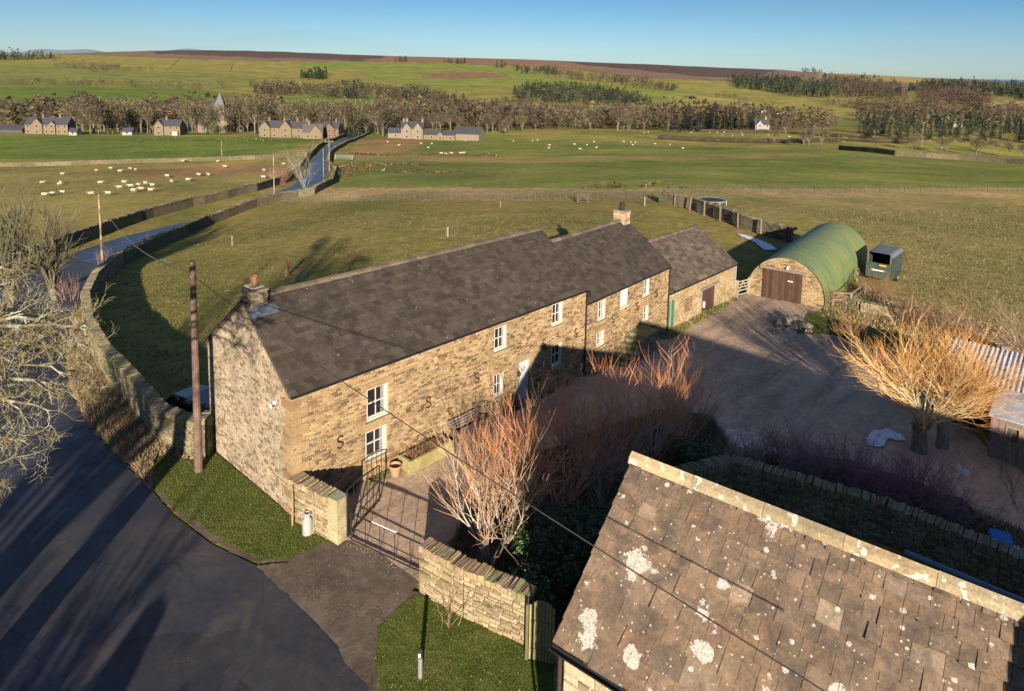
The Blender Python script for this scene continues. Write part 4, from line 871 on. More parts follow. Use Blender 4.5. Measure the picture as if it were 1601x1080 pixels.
def lichen_mat(name, base=1.0, thr=.0, gold=False):
    m, nt, b = new_mat(name); P = objco(nt); at = attr(nt); c = at.outputs['Color']
    n1 = noise(nt, 2.2, 6, .7, P, .6); n2 = noise(nt, 24, 5, .75, P); n4 = noise(nt, 70, 3, .7, P)
    c = mixc(nt, 1, c, ramp(nt, n1, [(.25, (.62, .62, .64)), (.5, g1(1.2)), (.75, (2.0, 1.8, 1.55))]), 'MULTIPLY')
    c = mixc(nt, 1, c, ramp(nt, n2, [(.3, g1(.7)), (.7, g1(1.3))]), 'MULTIPLY')
    c = mixc(nt, ramp(nt, noise(nt, 1.6, 6, .75, P, .6), [(.48, g1(0)), (.66, g1(.7))]), c, (.045, .040, .036)); c = mixc(nt, ramp(nt, noise(nt, 6, 6, .8, P, .3), [(.55, g1(0)), (.7, g1(.55))]), c, (.05, .042, .036)); c = mixc(nt, ramp(nt, noise(nt, 9, 5, .8, P, .3), [(.60, g1(0)), (.72, g1(.5))]), c, (.22, .20, .165))
    c = mixc(nt, ramp(nt, noise(nt, 3.1, 5, .7, P, .3), [(.60, g1(0)), (.74, g1(.5))]), c, (.10, .12, .045))
    # round crusts of pale lichen, their size drawn from each voronoi cell
    for (sc, cut, rad, edge) in ((.85, .36, .42, .55), (2.0, .66, .42, .5), (6.0, .74, .34, .4), (15.0, .80, .34, .3)):
        nv = N(nt, 'ShaderNodeTexNoise'); nv.inputs['Scale'].default_value = sc*4.5; nv.inputs['Detail'].default_value = 5; nv.inputs['Roughness'].default_value = .75; nt.links.new(P, nv.inputs['Vector'])
        dv = N(nt, 'ShaderNodeVectorMath', operation='MULTIPLY_ADD'); nt.links.new(nv.outputs['Color'], dv.inputs[0]); dv.inputs[1].default_value = (edge/sc,)*3; nt.links.new(P, dv.inputs[2])
        vo = N(nt, 'ShaderNodeTexVoronoi'); vo.inputs['Scale'].default_value = sc; nt.links.new(dv.outputs[0], vo.inputs['Vector'])
        sp_ = N(nt, 'ShaderNodeSeparateColor'); nt.links.new(vo.outputs['Color'], sp_.inputs[0])
        r_ = N(nt, 'ShaderNodeMapRange'); nt.links.new(sp_.outputs[0], r_.inputs['Value']); r_.inputs['From Min'].default_value = cut; r_.inputs['From Max'].default_value = 1; r_.inputs['To Min'].default_value = 0; r_.inputs['To Max'].default_value = rad
        lt = N(nt, 'ShaderNodeMath', operation='LESS_THAN'); nt.links.new(vo.outputs['Distance'], lt.inputs[0]); nt.links.new(r_.outputs[0], lt.inputs[1])
        hole = ramp(nt, noise(nt, 30, 4, .8, P), [(.40, g1(.12)), (.47, g1(.95))]); mm = N(nt, 'ShaderNodeMath', operation='MULTIPLY'); nt.links.new(lt.outputs[0], mm.inputs[0]); nt.links.new(hole, mm.inputs[1])
        c = mixc(nt, mm.outputs[0], c, (.40, .40, .37))
    nt.links.new(c, b.inputs['Base Color']); b.inputs['Roughness'].default_value = .95; b.inputs['Specular IOR Level'].default_value = .2
    h = N(nt, 'ShaderNodeMath', operation='ADD'); nt.links.new(n2, h.inputs[0]); nt.links.new(n4, h.inputs[1]); bump(nt, b, h.outputs[0], .55, .018); return m
M_LICHEN = lichen_mat('lichened_slate'); M_LICHEN2 = mat_attr('ridge_sandstone', .72, 1.25, 2.2, 20, .95, .7, .02, lichen=((.40, .39, .34), 5.0, .60), tint=((.26, .19, .08), 3.0, .5, .7, .5))
FB, FS, FHW = fg_building()
bpy.context.view_layer.update()
# the taller house behind the camera's right shoulder, whose shadow lies over the yard (out of the picture)
def plain_block(name, x, y, rz, lx, ly, ze, zr, label, cat='building'):
    root = empty(name, (x, y, 0), rz); mb = MB(); mb.box((0, 0, ze/2), (lx, ly, ze), col=P_WARM[0]); mb.build('wall', M_STONE, root)
    r_ = MB(); a = lx/2+.2; b_ = ly/2+.25
    r_.add([(-a, -b_, ze-.1), (a, -b_, ze-.1), (a, 0, zr), (-a, 0, zr), (a, b_, ze-.1), (-a, b_, ze-.1)], [(0, 1, 2, 3), (3, 2, 4, 5), (0, 3, 5), (1, 4, 2), (0, 5, 4, 1)], P_DARKSL[0]); r_.build('roof', M_SLATE, root)
    tag(root, label, cat); return root
plain_block('tall_house', 1.6, -31.0, R(90), 19.0, 7.0, 6.6, 9.5, 'tall plain stone house in line with the foreground outbuilding, beyond the right edge', 'house')
# ------------------------------------------------------------------ green barrel roofed shed
def barrel_shed():
    base = Vector((36.75, .35, -.65)); az = R(6.0); root = empty('barrel_roof_shed', base, az-R(90)); bpy.context.view_layer.update()
    # local: x along the front from left base towards the right, y = away along the barrel
    Wd, st_, L_ = 5.3, .55, 15.2; Rr = Wd/2; D = W2L
    n = 28; prof = [(0, 0)]+[(Rr-Rr*math.cos(math.pi*k/n), st_+Rr*math.sin(math.pi*k/n)) for k in range(n+1)]+[(Wd, 0)]
    f = MB(); P = [(x+.0, .06, z) for x, z in prof]; f.add([(p[0], p[1], p[2]-(1 if i in (0, n+2) else 0)) for i, p in enumerate(P)], [tuple(range(len(P)))], MORTAR)
    def xr(z):
        if z < st_: return (.05, Wd-.05)
        q = math.sqrt(max(0, (Rr-.06)**2-(z-st_)**2)); return (Rr-q, Rr+q)
    q = [W2L(root, on_plane(x, y, base, (math.cos(az), math.sin(az), 0))) for x, y in ((1192.5, 418.5), (1254, 429), (1253, 474), (1192.5, 463))]
    dx0, dx1, dz1 = (q[0].x+q[3].x)/2, (q[1].x+q[2].x)/2, (q[0].z+q[1].z)/2
    stones(f, (0, .06, 0), (1, 0, 0), (0, -1, 0), -.3, Rr+st_-.04, xr, [(dx0-.03, dx1+.03, -.5, dz1+.2)], pal=P_WARM, ch=(.06, .1), sl=(.15, .35), seed=61); f.build('front_wall', M_STONE, root)
    d = MB()
    for leaf in range(2):
        a0 = dx0+(dx1-dx0)*leaf/2; a1 = dx0+(dx1-dx0)*(leaf+1)/2; dd = MB()
        for k in range(6):
            xa = a0+(a1-a0)*k/6; xb = a0+(a1-a0)*(k+1)/6; kk = rnd(.75, 1.25); dd.box(((xa+xb)/2, .0-.02, dz1/2), (xb-xa-.01, .05, dz1-.04), col=(.050*kk, .028*kk, .021*kk), jit=.003)
        dd.box(((a0+a1)/2, .02, dz1/2), (a1-a0-.005, .03, dz1), col=(.02, .012, .01)); o = dd.build('door_leaf', M_WOOD, root)
        if leaf: 
            s_ = MB(); s_.box((a0+(a1-a0)*.42, -.055, dz1*.72), (.36, .012, .09), col=(.4, .4, .38)); s_.build('door_plate', M_ATTR, o)
    l = MB(); l.box(((dx0+dx1)/2, -.01, dz1+.1), (dx1-dx0+.5, .14, .18), col=(.16, .12, .09), jit=.01); l.build('lintel', M_WOOD, root)
    # curved sheet roof: ridged in waves over the length
    r_ = MB(); ny = 92; V = []; arc = prof[1:-1]; arc = [(0, .02)]+arc+[(Wd, .02)]
    cx = Rr
    for j in range(ny+1):
        y = L_*j/ny; rip = .012 if j % 2 else 0
        for (x, z) in arc: V.append((cx+(x-cx)*(1.012+rip/Rr), y-.06, st_+(z-st_)*(1.012+rip/Rr) if z > st_ else z))
    m_ = len(arc); F = [(j*m_+i, j*m_+i+1, (j+1)*m_+i+1, (j+1)*m_+i) for j in range(ny) for i in range(m_-1)]
    r_.add(V, F); r_.build('curved_roof', M_GREENTIN, root, smooth=True)
    bk = MB(); bk.add([(x, L_-.1, z) for x, z in prof], [tuple(range(len(prof)-1, -1, -1))], (.2, .17, .12)); bk.build('rear_wall', M_STONE, root)
    security_lamp(root, (cx+.1, 0.03, 2.62), (0, -1, 0))
    tag(root, 'curved green corrugated iron shed with a stone front and brown double doors', 'shed')
m, nt, b = new_mat('green_painted_tin'); P = objco(nt); c = ramp(nt, noise(nt, .55, 6, .65, P, .8), [(.22, (.035, .10, .075)), (.38, (.08, .13, .055)), (.6, (.125, .15, .05)), (.8, (.16, .14, .06))])
c = mixc(nt, ramp(nt, noise(nt, .8, 5, .7, P, 1.0), [(.60, g1(0)), (.72, g1(.7))]), c, (.17, .085, .03)); c = mixc(nt, 1, c, ramp(nt, noise(nt, 9, 5, .7, P), [(.3, g1(.8)), (.7, g1(1.2))]), 'MULTIPLY')
wv = N(nt, 'ShaderNodeTexWave'); wv.inputs['Scale'].default_value = .26; wv.inputs['Distortion'].default_value = .0; wv.wave_profile = 'SIN'; nt.links.new(P, wv.inputs['Vector'])
c = mixc(nt, ramp(nt, wv.outputs['Fac'], [(.0, g1(.55)), (.02, g1(0))]), c, (.03, .05, .02))
nt.links.new(c, b.inputs['Base Color']); b.inputs['Roughness'].default_value = .62; M_GREENTIN = m
barrel_shed()
# ------------------------------------------------------------------ field gate maker
def bar_gate(name, a, b, h, bars, label, mat=None, col=(.26, .23, .17), posts=True, r=.035, cat='gate', brace=True, group=None):
    a = V3(a); b = V3(b); u = (b-a); l = u.length; u.normalize(); n = Vector((-u.y, u.x, 0)).normalized(); mat = mat or M_WOOD; root = empty(name, a); Z = Vector((0, 0, 1)); o = Vector((0, 0, 0)); f = MB()
    for x in (.1, l-.1): f.beam(u*x+Z*.12, u*x+Z*(h+.05), .07, .09, col, up=n)
    for k in range(bars): z = .22+(h-.27)*(k/(bars-1))**.85; f.beam(u*.1+Z*z, u*(l-.1)+Z*z, .03, .075, col, up=Z)
    if brace: f.beam(u*.15+Z*.25, u*(l*.5)+Z*(h-.05), .03, .07, col, up=n); f.beam(u*(l-.15)+Z*.25, u*(l*.5)+Z*(h-.05), .03, .07, col, up=n)
    f.build('gate_frame', mat, root)
    if posts:
        for x in (-.02, l+.02): p = MB(); p.box(u*x+Z*(h/2-.1), (.15, .15, h+.4), col=tuple(v*.9 for v in col), jit=.006); p.build('post', mat, root)
    tag(root, label, cat, group); return root
a = barn.matrix_world@Vector((9.65, -.1, 0)); bar_gate('yard_gate', (a.x, a.y, -.65), (36.7, .25, -.65), 1.25, 5, 'weathered five bar wooden gate between the barn and the green roofed shed')
g_ = G(903, 317); g2_ = G(920, 317); bar_gate('field_gate', g_, g2_, 1.2, 5, 'small dark wooden gate in the field fence behind the cottage chimney', col=(.085, .075, .055))
g_ = G(524, 249); g2_ = G(551, 250); bar_gate('field_gate', g_, g2_, 1.4, 6, 'grey metal field gate beside the road bend', mat=M_METAL, col=(.5, .5, .5))
# right of shed: rustic rail fence
def rail_fence(name, pts, label, h=1.1, col=(.17, .13, .09), rails=2, pr=.13):
    P = [V3(p) for p in pts]; root = empty(name, P[0]); o = P[0]
    for p in P: m = MB(); m.box(p-o+Vector((0, 0, h/2)), (pr, pr, h), rz=rnd(0, 1), col=col, jit=.01); m.build('post', M_WOOD, root)
    for i in range(len(P)-1):
        for k in range(rails): m = MB(); z = Vector((0, 0, h*(.45+.45*k))); m.beam(P[i]-o+z, P[i+1]-o+z+Vector((0, 0, rnd(-.05, .05))), .05, .09, col); m.build('rail', M_WOOD, root)
    tag(root, label, 'fence'); return root
rail_fence('rail_fence', [G(1302, 478), G(1329, 480), G(1352, 462), G(1340, 440)], 'rough timber rail fence beside the horse trailer', 1.05)
# ------------------------------------------------------------------ horse trailer
def horse_trailer():
    a = G(1352, 437); b = G(1388, 444); u = (b-a); u.z = 0; wd = 1.75; u.normalize(); rz = math.atan2(u.y, u.x); root = empty('horse_trailer', a, rz)
    Wd, Ln, z0, z1 = 1.85, 3.2, .35, 2.35; col = (.022, .038, .032); bt = MB()
    n = 8; prof = [(0, z0), (Wd, z0), (Wd, z1-.35)]+[(Wd-.3+.3*math.cos(R(a_)), z1-.3+.3*math.sin(R(a_))) for a_ in range(0, 91, 15)]+[(.3-.3*math.sin(R(a_)), z1-.3+.3*math.cos(R(a_))) for a_ in range(0, 91, 15)]
    # shell: sides and roof, open at the top of the tail
    V = [(x, y, z) for y in (0, Ln) for x, z in prof]; k = len(prof); cc = {}
    bt.add(V, [(i, (i+1) % k, k+(i+1) % k, k+i) for i in range(k)], col); bt.add([(x, Ln-.02, z) for x, z in prof], [tuple(range(k))], col)
    V = [(x*.95+.045, y, (z-z0)*.97+z0+.03) for y in (0.0, Ln-.05) for x, z in prof]; bt.add(V, [(i, k+i, k+(i+1) % k, (i+1) % k) for i in range(k)], (.03, .03, .028)); bt.add(V[k:], [tuple(range(k-1, -1, -1))], (.06, .04, .03))
    bt.build('body', M_TRAILER, root)
    r_ = MB(); ra = [(x, z+.012) for x, z in prof[2:]]; V = [(x, y, z) for y in (-.06, Ln+.02) for x, z in ra]; k2 = len(ra); r_.add(V, [(i, i+1, k2+i+1, k2+i) for i in range(k2-1)], (.09, .11, .13)); r_.build('roof_cover', M_ATTR, root)
    t = MB(); t.box((Wd/2, -.03, z0+.6), (Wd-.04, .06, 1.2), col=(.025, .042, .033)); t.box((Wd/2, -.065, z0+.6), (.03, .02, 1.18), col=(.02, .03, .03)); tr = t.build('tail_ramp', M_TRAILER, root)
    p = MB(); p.box((Wd*.66, -.072, z0+1.05), (.52, .012, .11), col=(.45, .30, .02)); p.build('number_plate', M_ATTR, tr)
    p = MB(); p.box((Wd*.5, -.08, z0+.62), (1.05, .03, .1), col=(.5, .5, .5)); 
    for s_ in (-.5, .5): p.box((Wd*.5+s_, -.1, z0+.62), (.1, .05, .12), col=(.35, .05, .04))
    p.build('light_bar', M_ATTR, tr)
    for sx in (.1, Wd-.1): p = MB(); p.box((sx, -.02, z0+1.58), (.09, .06, .8), col=(.09, .11, .1)); p.build('corner_post', M_ATTR, root)
    for sx in (-.08, Wd+.08):
        for yy in (1.4,): w = MB(); V = []; w.tube([(sx-.09, yy, .33), (sx+.09, yy, .33)], .33, 16, (.012, .012, .012)); w.tube([(sx-.1, yy, .33), (sx+.1, yy, .33)], .17, 12, (.2, .2, .2)); w.build('wheel', M_ATTR, root)
        m_ = MB(); m_.box((sx, 1.4, .72), (.24, .95, .06), col=(.04, .06, .05)); m_.build('mudguard', M_ATTR, root)
    h = MB(); h.beam((Wd/2-.5, Ln, .45), (Wd/2, Ln+1.1, .45), .07, .07, (.1, .1, .1)); h.beam((Wd/2+.5, Ln, .45), (Wd/2, Ln+1.1, .45), .07, .07, (.1, .1, .1)); h.build('drawbar', M_ATTR, root)
    tag(root, 'old dark green horse trailer with an open top and yellow rear plate', 'trailer')
M_TRAILER = mat_attr('faded_trailer_paint', .7, 1.3, 1.6, 14, .55, .1, .005, spec=.5, tint=((.065, .075, .07), 2.0, .5, .7, .5))
horse_trailer()
# ------------------------------------------------------------------ trampoline, posts in the back field
def trampoline():
    c = G(1113, 321); root = empty('trampoline', c); r_ = 1.75; m = MB(); N_ = 28
    ring = [(math.cos(2*math.pi*k/N_)*r_, math.sin(2*math.pi*k/N_)*r_, .75) for k in range(N_)]
    m.add([(0, 0, .74)]+[(x*.86, y*.86, .74) for x, y, z in ring], [(0, 1+k, 1+(k+1) % N_) for k in range(N_)], (.02, .022, .03)); m.build('jumping_mat', M_ATTR, root)
    m = MB(); V = [(x*.86, y*.86, .77) for x, y, z in ring]+[(x*1.03, y*1.03, .76) for x, y, z in ring]; m.add(V, [(k, (k+1) % N_, N_+(k+1) % N_, N_+k) for k in range(N_)], (.03, .055, .09)); m.tube([V3(p) for p in ring]+[V3(ring[0])], .035, 5, (.3, .32, .34), cap=False); m.build('pad_ring', M_ATTR, root)
    for k in range(6): a = math.pi/3*k; l = MB(); l.tube([(math.cos(a)*r_, math.sin(a)*r_, .75), (math.cos(a)*r_, math.sin(a)*r_, 0)], .03, 5, (.4, .42, .44)); l.build('leg', M_ATTR, root)
    tag(root, 'round blue and black trampoline on thin legs by the end of the field wall', 'trampoline')
    # blue ladder/slide
    c = G(1092, 328); root = empty('play_slide', c); m = MB(); m.beam((0, 0, .9), (-1.5, -.9, .05), .4, .05, (.04, .12, .3)); m.build('chute', M_ATTR, root); m = MB()
    for s_ in (-.2, .2): m.tube([(s_, .05, .95), (s_+.1, .5, 0)], .025, 5, (.1, .2, .4))
    for k in range(3): m.tube([(-.2+.03*k, .15+.12*k, .75-.25*k), (.25+.03*k, .15+.12*k, .75-.25*k)], .02, 4, (.1, .2, .4))
    m.build('ladder', M_ATTR, root); tag(root, 'small blue play slide beside the trampoline', 'slide')
trampoline()
# ------------------------------------------------------------------ corrugated shed on the right
def right_shed():
    a = Vector((24.2, -14.55, 0)); rz = R(-88); root = empty('corrugated_shed', a, rz); Lx, Ly = 11.0, 3.1; zf, zb = 2.25, 2.75
    # local x along the front to the right, y to the back (away from the camera)
    w = MB()
    for x0, x1, z0, z1 in ((0, Lx, 0, .95),): w.box(((x0+x1)/2, 0, (z0+z1)/2-.2), (x1-x0, .05, z1-z0+.4), col=(.05, .045, .04))
    n = 44
    for k in range(n): w.box((Lx*(k+.5)/n, -.03, .35), (Lx/n-.015, .02, 1.3), col=tuple(v*rnd(.7, 1.3) for v in (.055, .048, .042)))
    w.box((Lx/2, 0, zf-.12-.1), (Lx, .05, .45), col=(.30, .23, .16)); w.box((Lx-.03, Ly/2, 1.1), (.05, Ly, 2.3), col=(.2, .16, .12)); w.box((.03, Ly/2, 1.1), (.05, Ly, 2.4), col=(.24, .19, .14)); w.box((Lx/2, Ly, 1.2), (Lx, .05, 2.7), col=(.15, .12, .1)); w.build('boarded_wall', M_WOOD, root)
    f = 0
    for k in range(6):
        fr = MB(); x0 = .2+k*1.75; x1 = x0+1.6
        for (xa, xb, za, zb_) in ((x0, x0+.09, 1.0, 1.78), (x1-.09, x1, 1.0, 1.78), (x0, x1, 1.0, 1.07), (x0, x1, 1.72, 1.79), ((x0+x1)/2-.03, (x0+x1)/2+.03, 1.07, 1.72)): fr.box(((xa+xb)/2, -.01, (za+zb_)/2), (xb-xa, .06, zb_-za), col=(.13, .10, .07))
        o = fr.build('window', M_WOOD, root); g = MB(); g.box(((x0+x1)/2, .02, 1.4), (1.5, .01, .7)); g.build('pane', M_DULLGLASS, o)
    r_ = MB(); nx = 300; V = []; 
    sh = [random.choice([(.26, .25, .27), (.20, .13, .11), (.21, .20, .22), (.30, .29, .31), (.15, .085, .065), (.27, .26, .28)]) for _ in range(40)]
    for row, (t0, t1, dz) in enumerate(((-.08, .52, 0.0), (.5, 1.06, .02))):
        for i in range(nx):
            xa = -.25+(Lx+.5)*i/nx; xb = -.25+(Lx+.5)*(i+1)/nx; z_ = lambda x: .032*math.sin(x/(Lx+.5)*2*math.pi*62)
            P = [(xa, Ly*t0, zf+(zb-zf)*t0+z_(xa)+.05+dz), (xb, Ly*t0, zf+(zb-zf)*t0+z_(xb)+.05+dz), (xb, Ly*t1, zf+(zb-zf)*t1+z_(xb)+.05+dz*0), (xa, Ly*t1, zf+(zb-zf)*t1+z_(xa)+.05)]
            c = sh[int(i/22)+row*19]; r_.add(P+[(x, y, z-.012) for x, y, z in P], [(0, 1, 2, 3), (7, 6, 5, 4), (0, 4, 5, 1)], c)
    r_.build('corrugated_roof', M_RUSTY, root, smooth=False)
    tag(root, 'long low shed with a rusty corrugated iron roof beside the golden willow', 'shed')
    # lean-to porch in front with a smooth sheet roof
    root2 = empty('timber_hut', a, rz); p = MB(); x0, x1 = 1.95, 5.6; y0 = -2.6
    r2 = MB(); r2.hexa([(x0, y0, 1.85), (x1, y0, 1.85), (x1, -.1, 2.2), (x0, -.1, 2.2), (x0, y0, 1.89), (x1, y0, 1.89), (x1, -.1, 2.24), (x0, -.1, 2.24)], (.27, .28, .31)); r2.build('sheet_roof', M_RUSTY, root2)
    for k in range(14):
        xa = x0+.12+(x1-x0-.3)*k/14; w_ = (x1-x0-.3)/14; 
        if k in (2, 3, 6, 7): p.box((xa+w_/2, y0+.2, .3), (w_-.01, .03, 1.2), col=(.13*rnd(.8, 1.2), .11, .095)); p.box((xa+w_/2, y0+.2, 1.68), (w_-.01, .03, .25), col=(.13, .11, .09)); continue
        p.box((xa+w_/2, y0+.2, .78), (w_-.012, .03, 2.15), col=tuple(v*rnd(.8, 1.2) for v in (.15, .125, .105)))
    for k in range(9): p.box((x0+.1, y0+.3+(2.3)*k/9, .8), (.03, .25, 2.1), col=tuple(v*rnd(.8, 1.2) for v in (.15, .12, .1)))
    p.box((x1-.1, y0/2, .8), (.03, -y0-.5, 2.1), col=(.14, .12, .1)); p.build('boarded_wall', M_WOOD, root2)
    for k in (2, 6):
        xa = x0+.12+(x1-x0-.3)*k/14; w_ = (x1-x0-.3)/14*2; q = MB(); q.box((xa+w_/2, y0+.23, 1.22), (w_-.03, .01, .62)); fr = MB()
        for (cx_, cz_, sx_, sz_) in ((xa+.02, 1.22, .05, .68), (xa+w_-.02, 1.22, .05, .68), (xa+w_/2, .9, w_, .05), (xa+w_/2, 1.55, w_, .05)): fr.box((cx_, y0+.18, cz_), (sx_, .06, sz_), col=(.22, .18, .14))
        o = fr.build('window', M_WOOD, root2); q.build('pane', M_DULLGLASS, o)
    tag(root2, 'weathered timber hut with a pale sheet metal roof in front of the corrugated shed', 'hut')
M_RUSTY = mat_attr('rusty_iron', .75, 1.25, 1.2, 14, .6, .15, .006, spec=.4, tint=((.17, .085, .055), 1.7, .54, .68, .6))
m, nt, b = new_mat('dusty_glass'); P = objco(nt); nt.links.new(ramp(nt, noise(nt, 2.5, 4, .6, P), [(.3, (.03, .035, .03)), (.7, (.13, .12, .08))]), b.inputs['Base Color']); b.inputs['Roughness'].default_value = .25; M_DULLGLASS = m
right_shed()
# ------------------------------------------------------------------ entrance gate, pots, bench
def iron_gate():
    a = Vector((.62, -2.25, 0)); b = Vector((1.62, -5.6, 0)); 
    hinge = a; # open leaf swings in to the yard, closed leaf runs along the opening
    def leaf(h, e, hh, label, name='entrance_gate', arc=True):
        u = (e-h); l = u.length; u.normalize(); root = empty(name, h); Z = Vector((0, 0, 1)); f = MB()
        top = [Z*hh+u*0, Z*(hh-.02)+u*.3*l, Z*(hh-.12 if arc else hh)+u*.6*l, Z*(hh-.3 if arc else hh)+u*l]; f.tube([Z*.12]+top+[u*l+Z*.12], .028, 6); f.tube([Z*.12, u*l+Z*.12], .025, 6); f.tube([Z*.55, u*l+Z*.5], .018, 5); f.build('gate_frame', M_BLACK, root)
        n = 5
        for k in range(1, n): x = l*k/n; m_ = MB(); m_.tube([u*x+Z*.12, u*x+Z*(hh-.02-(.25*(k/n)**2 if arc else 0))], .013, 5); m_.build('bar', M_BLACK, root)
        tag(root, label, 'gate'); return root, u, l
    leaf(Vector((.64, -2.3, 0)), Vector((2.55, -1.45, 0)), 1.75, 'tall black iron gate leaf standing open by the farmhouse wall')
    r2, u, l = leaf(Vector((.66, -2.5, 0)), Vector((1.35, -5.45, 0)), 1.05, 'low black iron gate leaf closing the entrance, with a white name strip', arc=False)
    s_ = MB(); p = u*(l*.46)+Vector((0, 0, 1.075)); side = Vector((-u.y, u.x, 0)); s_.box(p, (1.0, .05, .03), ax=(u, side, Vector((0, 0, 1))), col=(.5, .5, .5)); o = s_.build('name_strip', M_ATTR, r2)
    t = MB()
    for k in range(13): t.box(p+u*(-.42+k*.07)+Vector((0, 0, .0165)), (.012+.02*(k % 3 == 0), .03, .002), ax=(u, side, Vector((0, 0, 1))), col=(.03, .03, .03))
    t.build('lettering', M_ATTR, o)
iron_gate()
def trough():
    p0 = on_plane(632, 733, (0, -.15, 0), (0, 1, 0)); a = G(632, 738); b = G(700, 700); a = Vector((a.x, -.32, 0)); x1 = a.x+2.2; root = empty('stone_trough', (a.x, -.55, 0)); m = MB(); Lx, Wy, h = x1-a.x, .72, .55; c = (.22, .19, .085)
    for (cx, cy, sx, sy) in ((Lx/2, -Wy/2+.06, Lx, .12), (Lx/2, Wy/2-.06, Lx, .12), (.07, 0, .09, Wy-.242), (Lx-.07, 0, .09, Wy-.242)): m.box((cx, cy, h/2), (sx, sy, h), col=c, jit=.015)
    m.build('trough_body', M_STONEOLD, root); m = MB(); m.box((Lx/2, 0, h-.14), (Lx-.28, Wy-.25, .1), col=(.05, .04, .03)); so = m.build('soil', M_STONEOLD, root); m = MB()
    for k in range(230):
        x = rnd(.2, Lx-.2); y = rnd(-.22, .22); q = Vector((x, y, h-.1)); d = Vector((rnd(-.5, .5), rnd(-.6, .4), 1)).normalized(); l = rnd(.15, .5); m.tube([q, q+d*l*.6, q+d*l+Vector((rnd(-.08, .08), rnd(-.08, .08), -.04))], [.008, .006, .003], 3, (rnd(.1, .2), rnd(.06, .1), .045), cap=False)
    m.build('dead_stems', M_BARK, root); tag(root, 'mossy stone trough planter with dead stems against the farmhouse wall', 'planter')
    root = empty('flower_pot', (a.x-.38, -.5, 0)); m = MB(); m.lathe((0, 0, 0), [(.0, .0), (.15, 0), (.22, .38), (.25, .38), (.25, .45), (.21, .45), (.19, .36), (0, .36)], 18, (.30, .17, .10)); m.build('pot', M_ATTR, root); m = MB(); m.lathe((0, 0, .37), [(.19, 0), (0, .02)], 12, (.04, .03, .02)); m.build('soil', M_ATTR, root)
    tag(root, 'terracotta flower pot at the near end of the stone trough', 'flower pot')
trough()
def bench():
    p = on_plane(726, 672, (0, -.3, 0), (0, 1, 0)); x = p.x; root = empty('garden_bench', (x, -.55, 0)); c = (.17, .155, .135); W_ = 1.75
    s_ = MB()
    for k in range(5): s_.box((0, -.24+k*.105, .44), (W_, .085, .03), col=tuple(v*rnd(.85, 1.15) for v in c))
    s_.build('seat', M_WOOD, root); b_ = MB()
    for k in range(4): b_.box((0, .27+.025*k, .58+k*.115), (W_, .028, .085), col=tuple(v*rnd(.85, 1.15) for v in c))
    b_.build('backrest', M_WOOD, root)
    for sx in (-1, 1):
        for sy, h in ((-.27, .62), (.25, .98)): l = MB(); l.beam((sx*(W_/2-.05), sy, 0), (sx*(W_/2-.05), sy+(.1 if sy > 0 else 0), h), .07, .07, c, up=(0, 1, 0)); l.build('leg', M_WOOD, root)
        l = MB(); l.beam((sx*(W_/2-.05), -.32, .65), (sx*(W_/2-.05), .32, .65), .07, .04, c); l.build('armrest', M_WOOD, root)
    tag(root, 'slatted wooden garden bench against the farmhouse wall behind the shrubs', 'bench')
bench()
def churn():
    p = G(481, 836); root = empty('milk_churn', p); m = MB(); m.lathe((0, 0, .02), [(0, 0), (.16, 0), (.17, .03), (.17, .5), (.155, .54), (.10, .63), (.095, .68), (.13, .72), (.13, .76), (.085, .78), (.08, .7), (0, .69)], 20, (.25, .25, .255)); m.build('churn_body', M_ATTR, root)
    for s_ in (-1, 1): h = MB(); h.tube([(s_*.12, 0, .6), (s_*.19, 0, .62), (s_*.2, 0, .54), (s_*.16, 0, .5)], .012, 5, (.3, .3, .3)); h.build('handle', M_ATTR, root)
    tag(root, 'pale grey milk churn standing on the grass by the gate pier', 'milk churn')
churn()
# wooden arched garden gate beside the lawn wall
def arched_gate():
    a = G(826, 1034); b = G(866, 1043); a.z = b.z = 0; u = b-a; l = u.length; u.normalize(); n = Vector((-u.y, u.x, 0)); root = empty('garden_gate', a); m = MB(); k_ = 8
    for k in range(k_):
        x = l*(k+.5)/k_; t = (x-l/2)/(l/2); h = 1.38+.34*math.sqrt(max(0, 1-t*t*.95)); kk = rnd(.85, 1.15); c = (.20*kk, .19*kk, .085*kk); m.box(u*x+Vector((0, 0, h/2+.1)), (l/k_-.014, .03, h), ax=(u, n, Vector((0, 0, 1))), col=c)
    m.build('boards', M_WOOD, root)
    for z in (.4, 1.2): q = MB(); q.box(u*(l/2)+n*-.035+Vector((0, 0, z)), (l-.1, .035, .1), ax=(u, n, Vector((0, 0, 1))), col=(.16, .15, .07)); q.build('ledge', M_WOOD, root)
    q = MB(); q.box(u*-.05+Vector((0, 0, .8)), (.07, .08, 1.7), ax=(u, n, Vector((0, 0, 1))), col=(.10, .09, .05)); q.build('post', M_WOOD, root); tag(root, 'arched green weathered board gate at the end of the lawn wall', 'garden gate')
    h = MB(); h.tube([n*.03+u*.12+Vector((0, 0, .9)), n*.07+u*.12+Vector((0, 0, .92)), n*.07+u*.2+Vector((0, 0, .92))], .012, 5); h.build('latch', M_IRON, root)
arched_gate()
drywall('garden_wall', [Vector((1.15, -10.75, 0)), Vector((1.9, -12.5, 0))], 1.5, .4, 2, 'short rounded wall end just behind the arched garden gate', seed=21, pal=P_GATE)
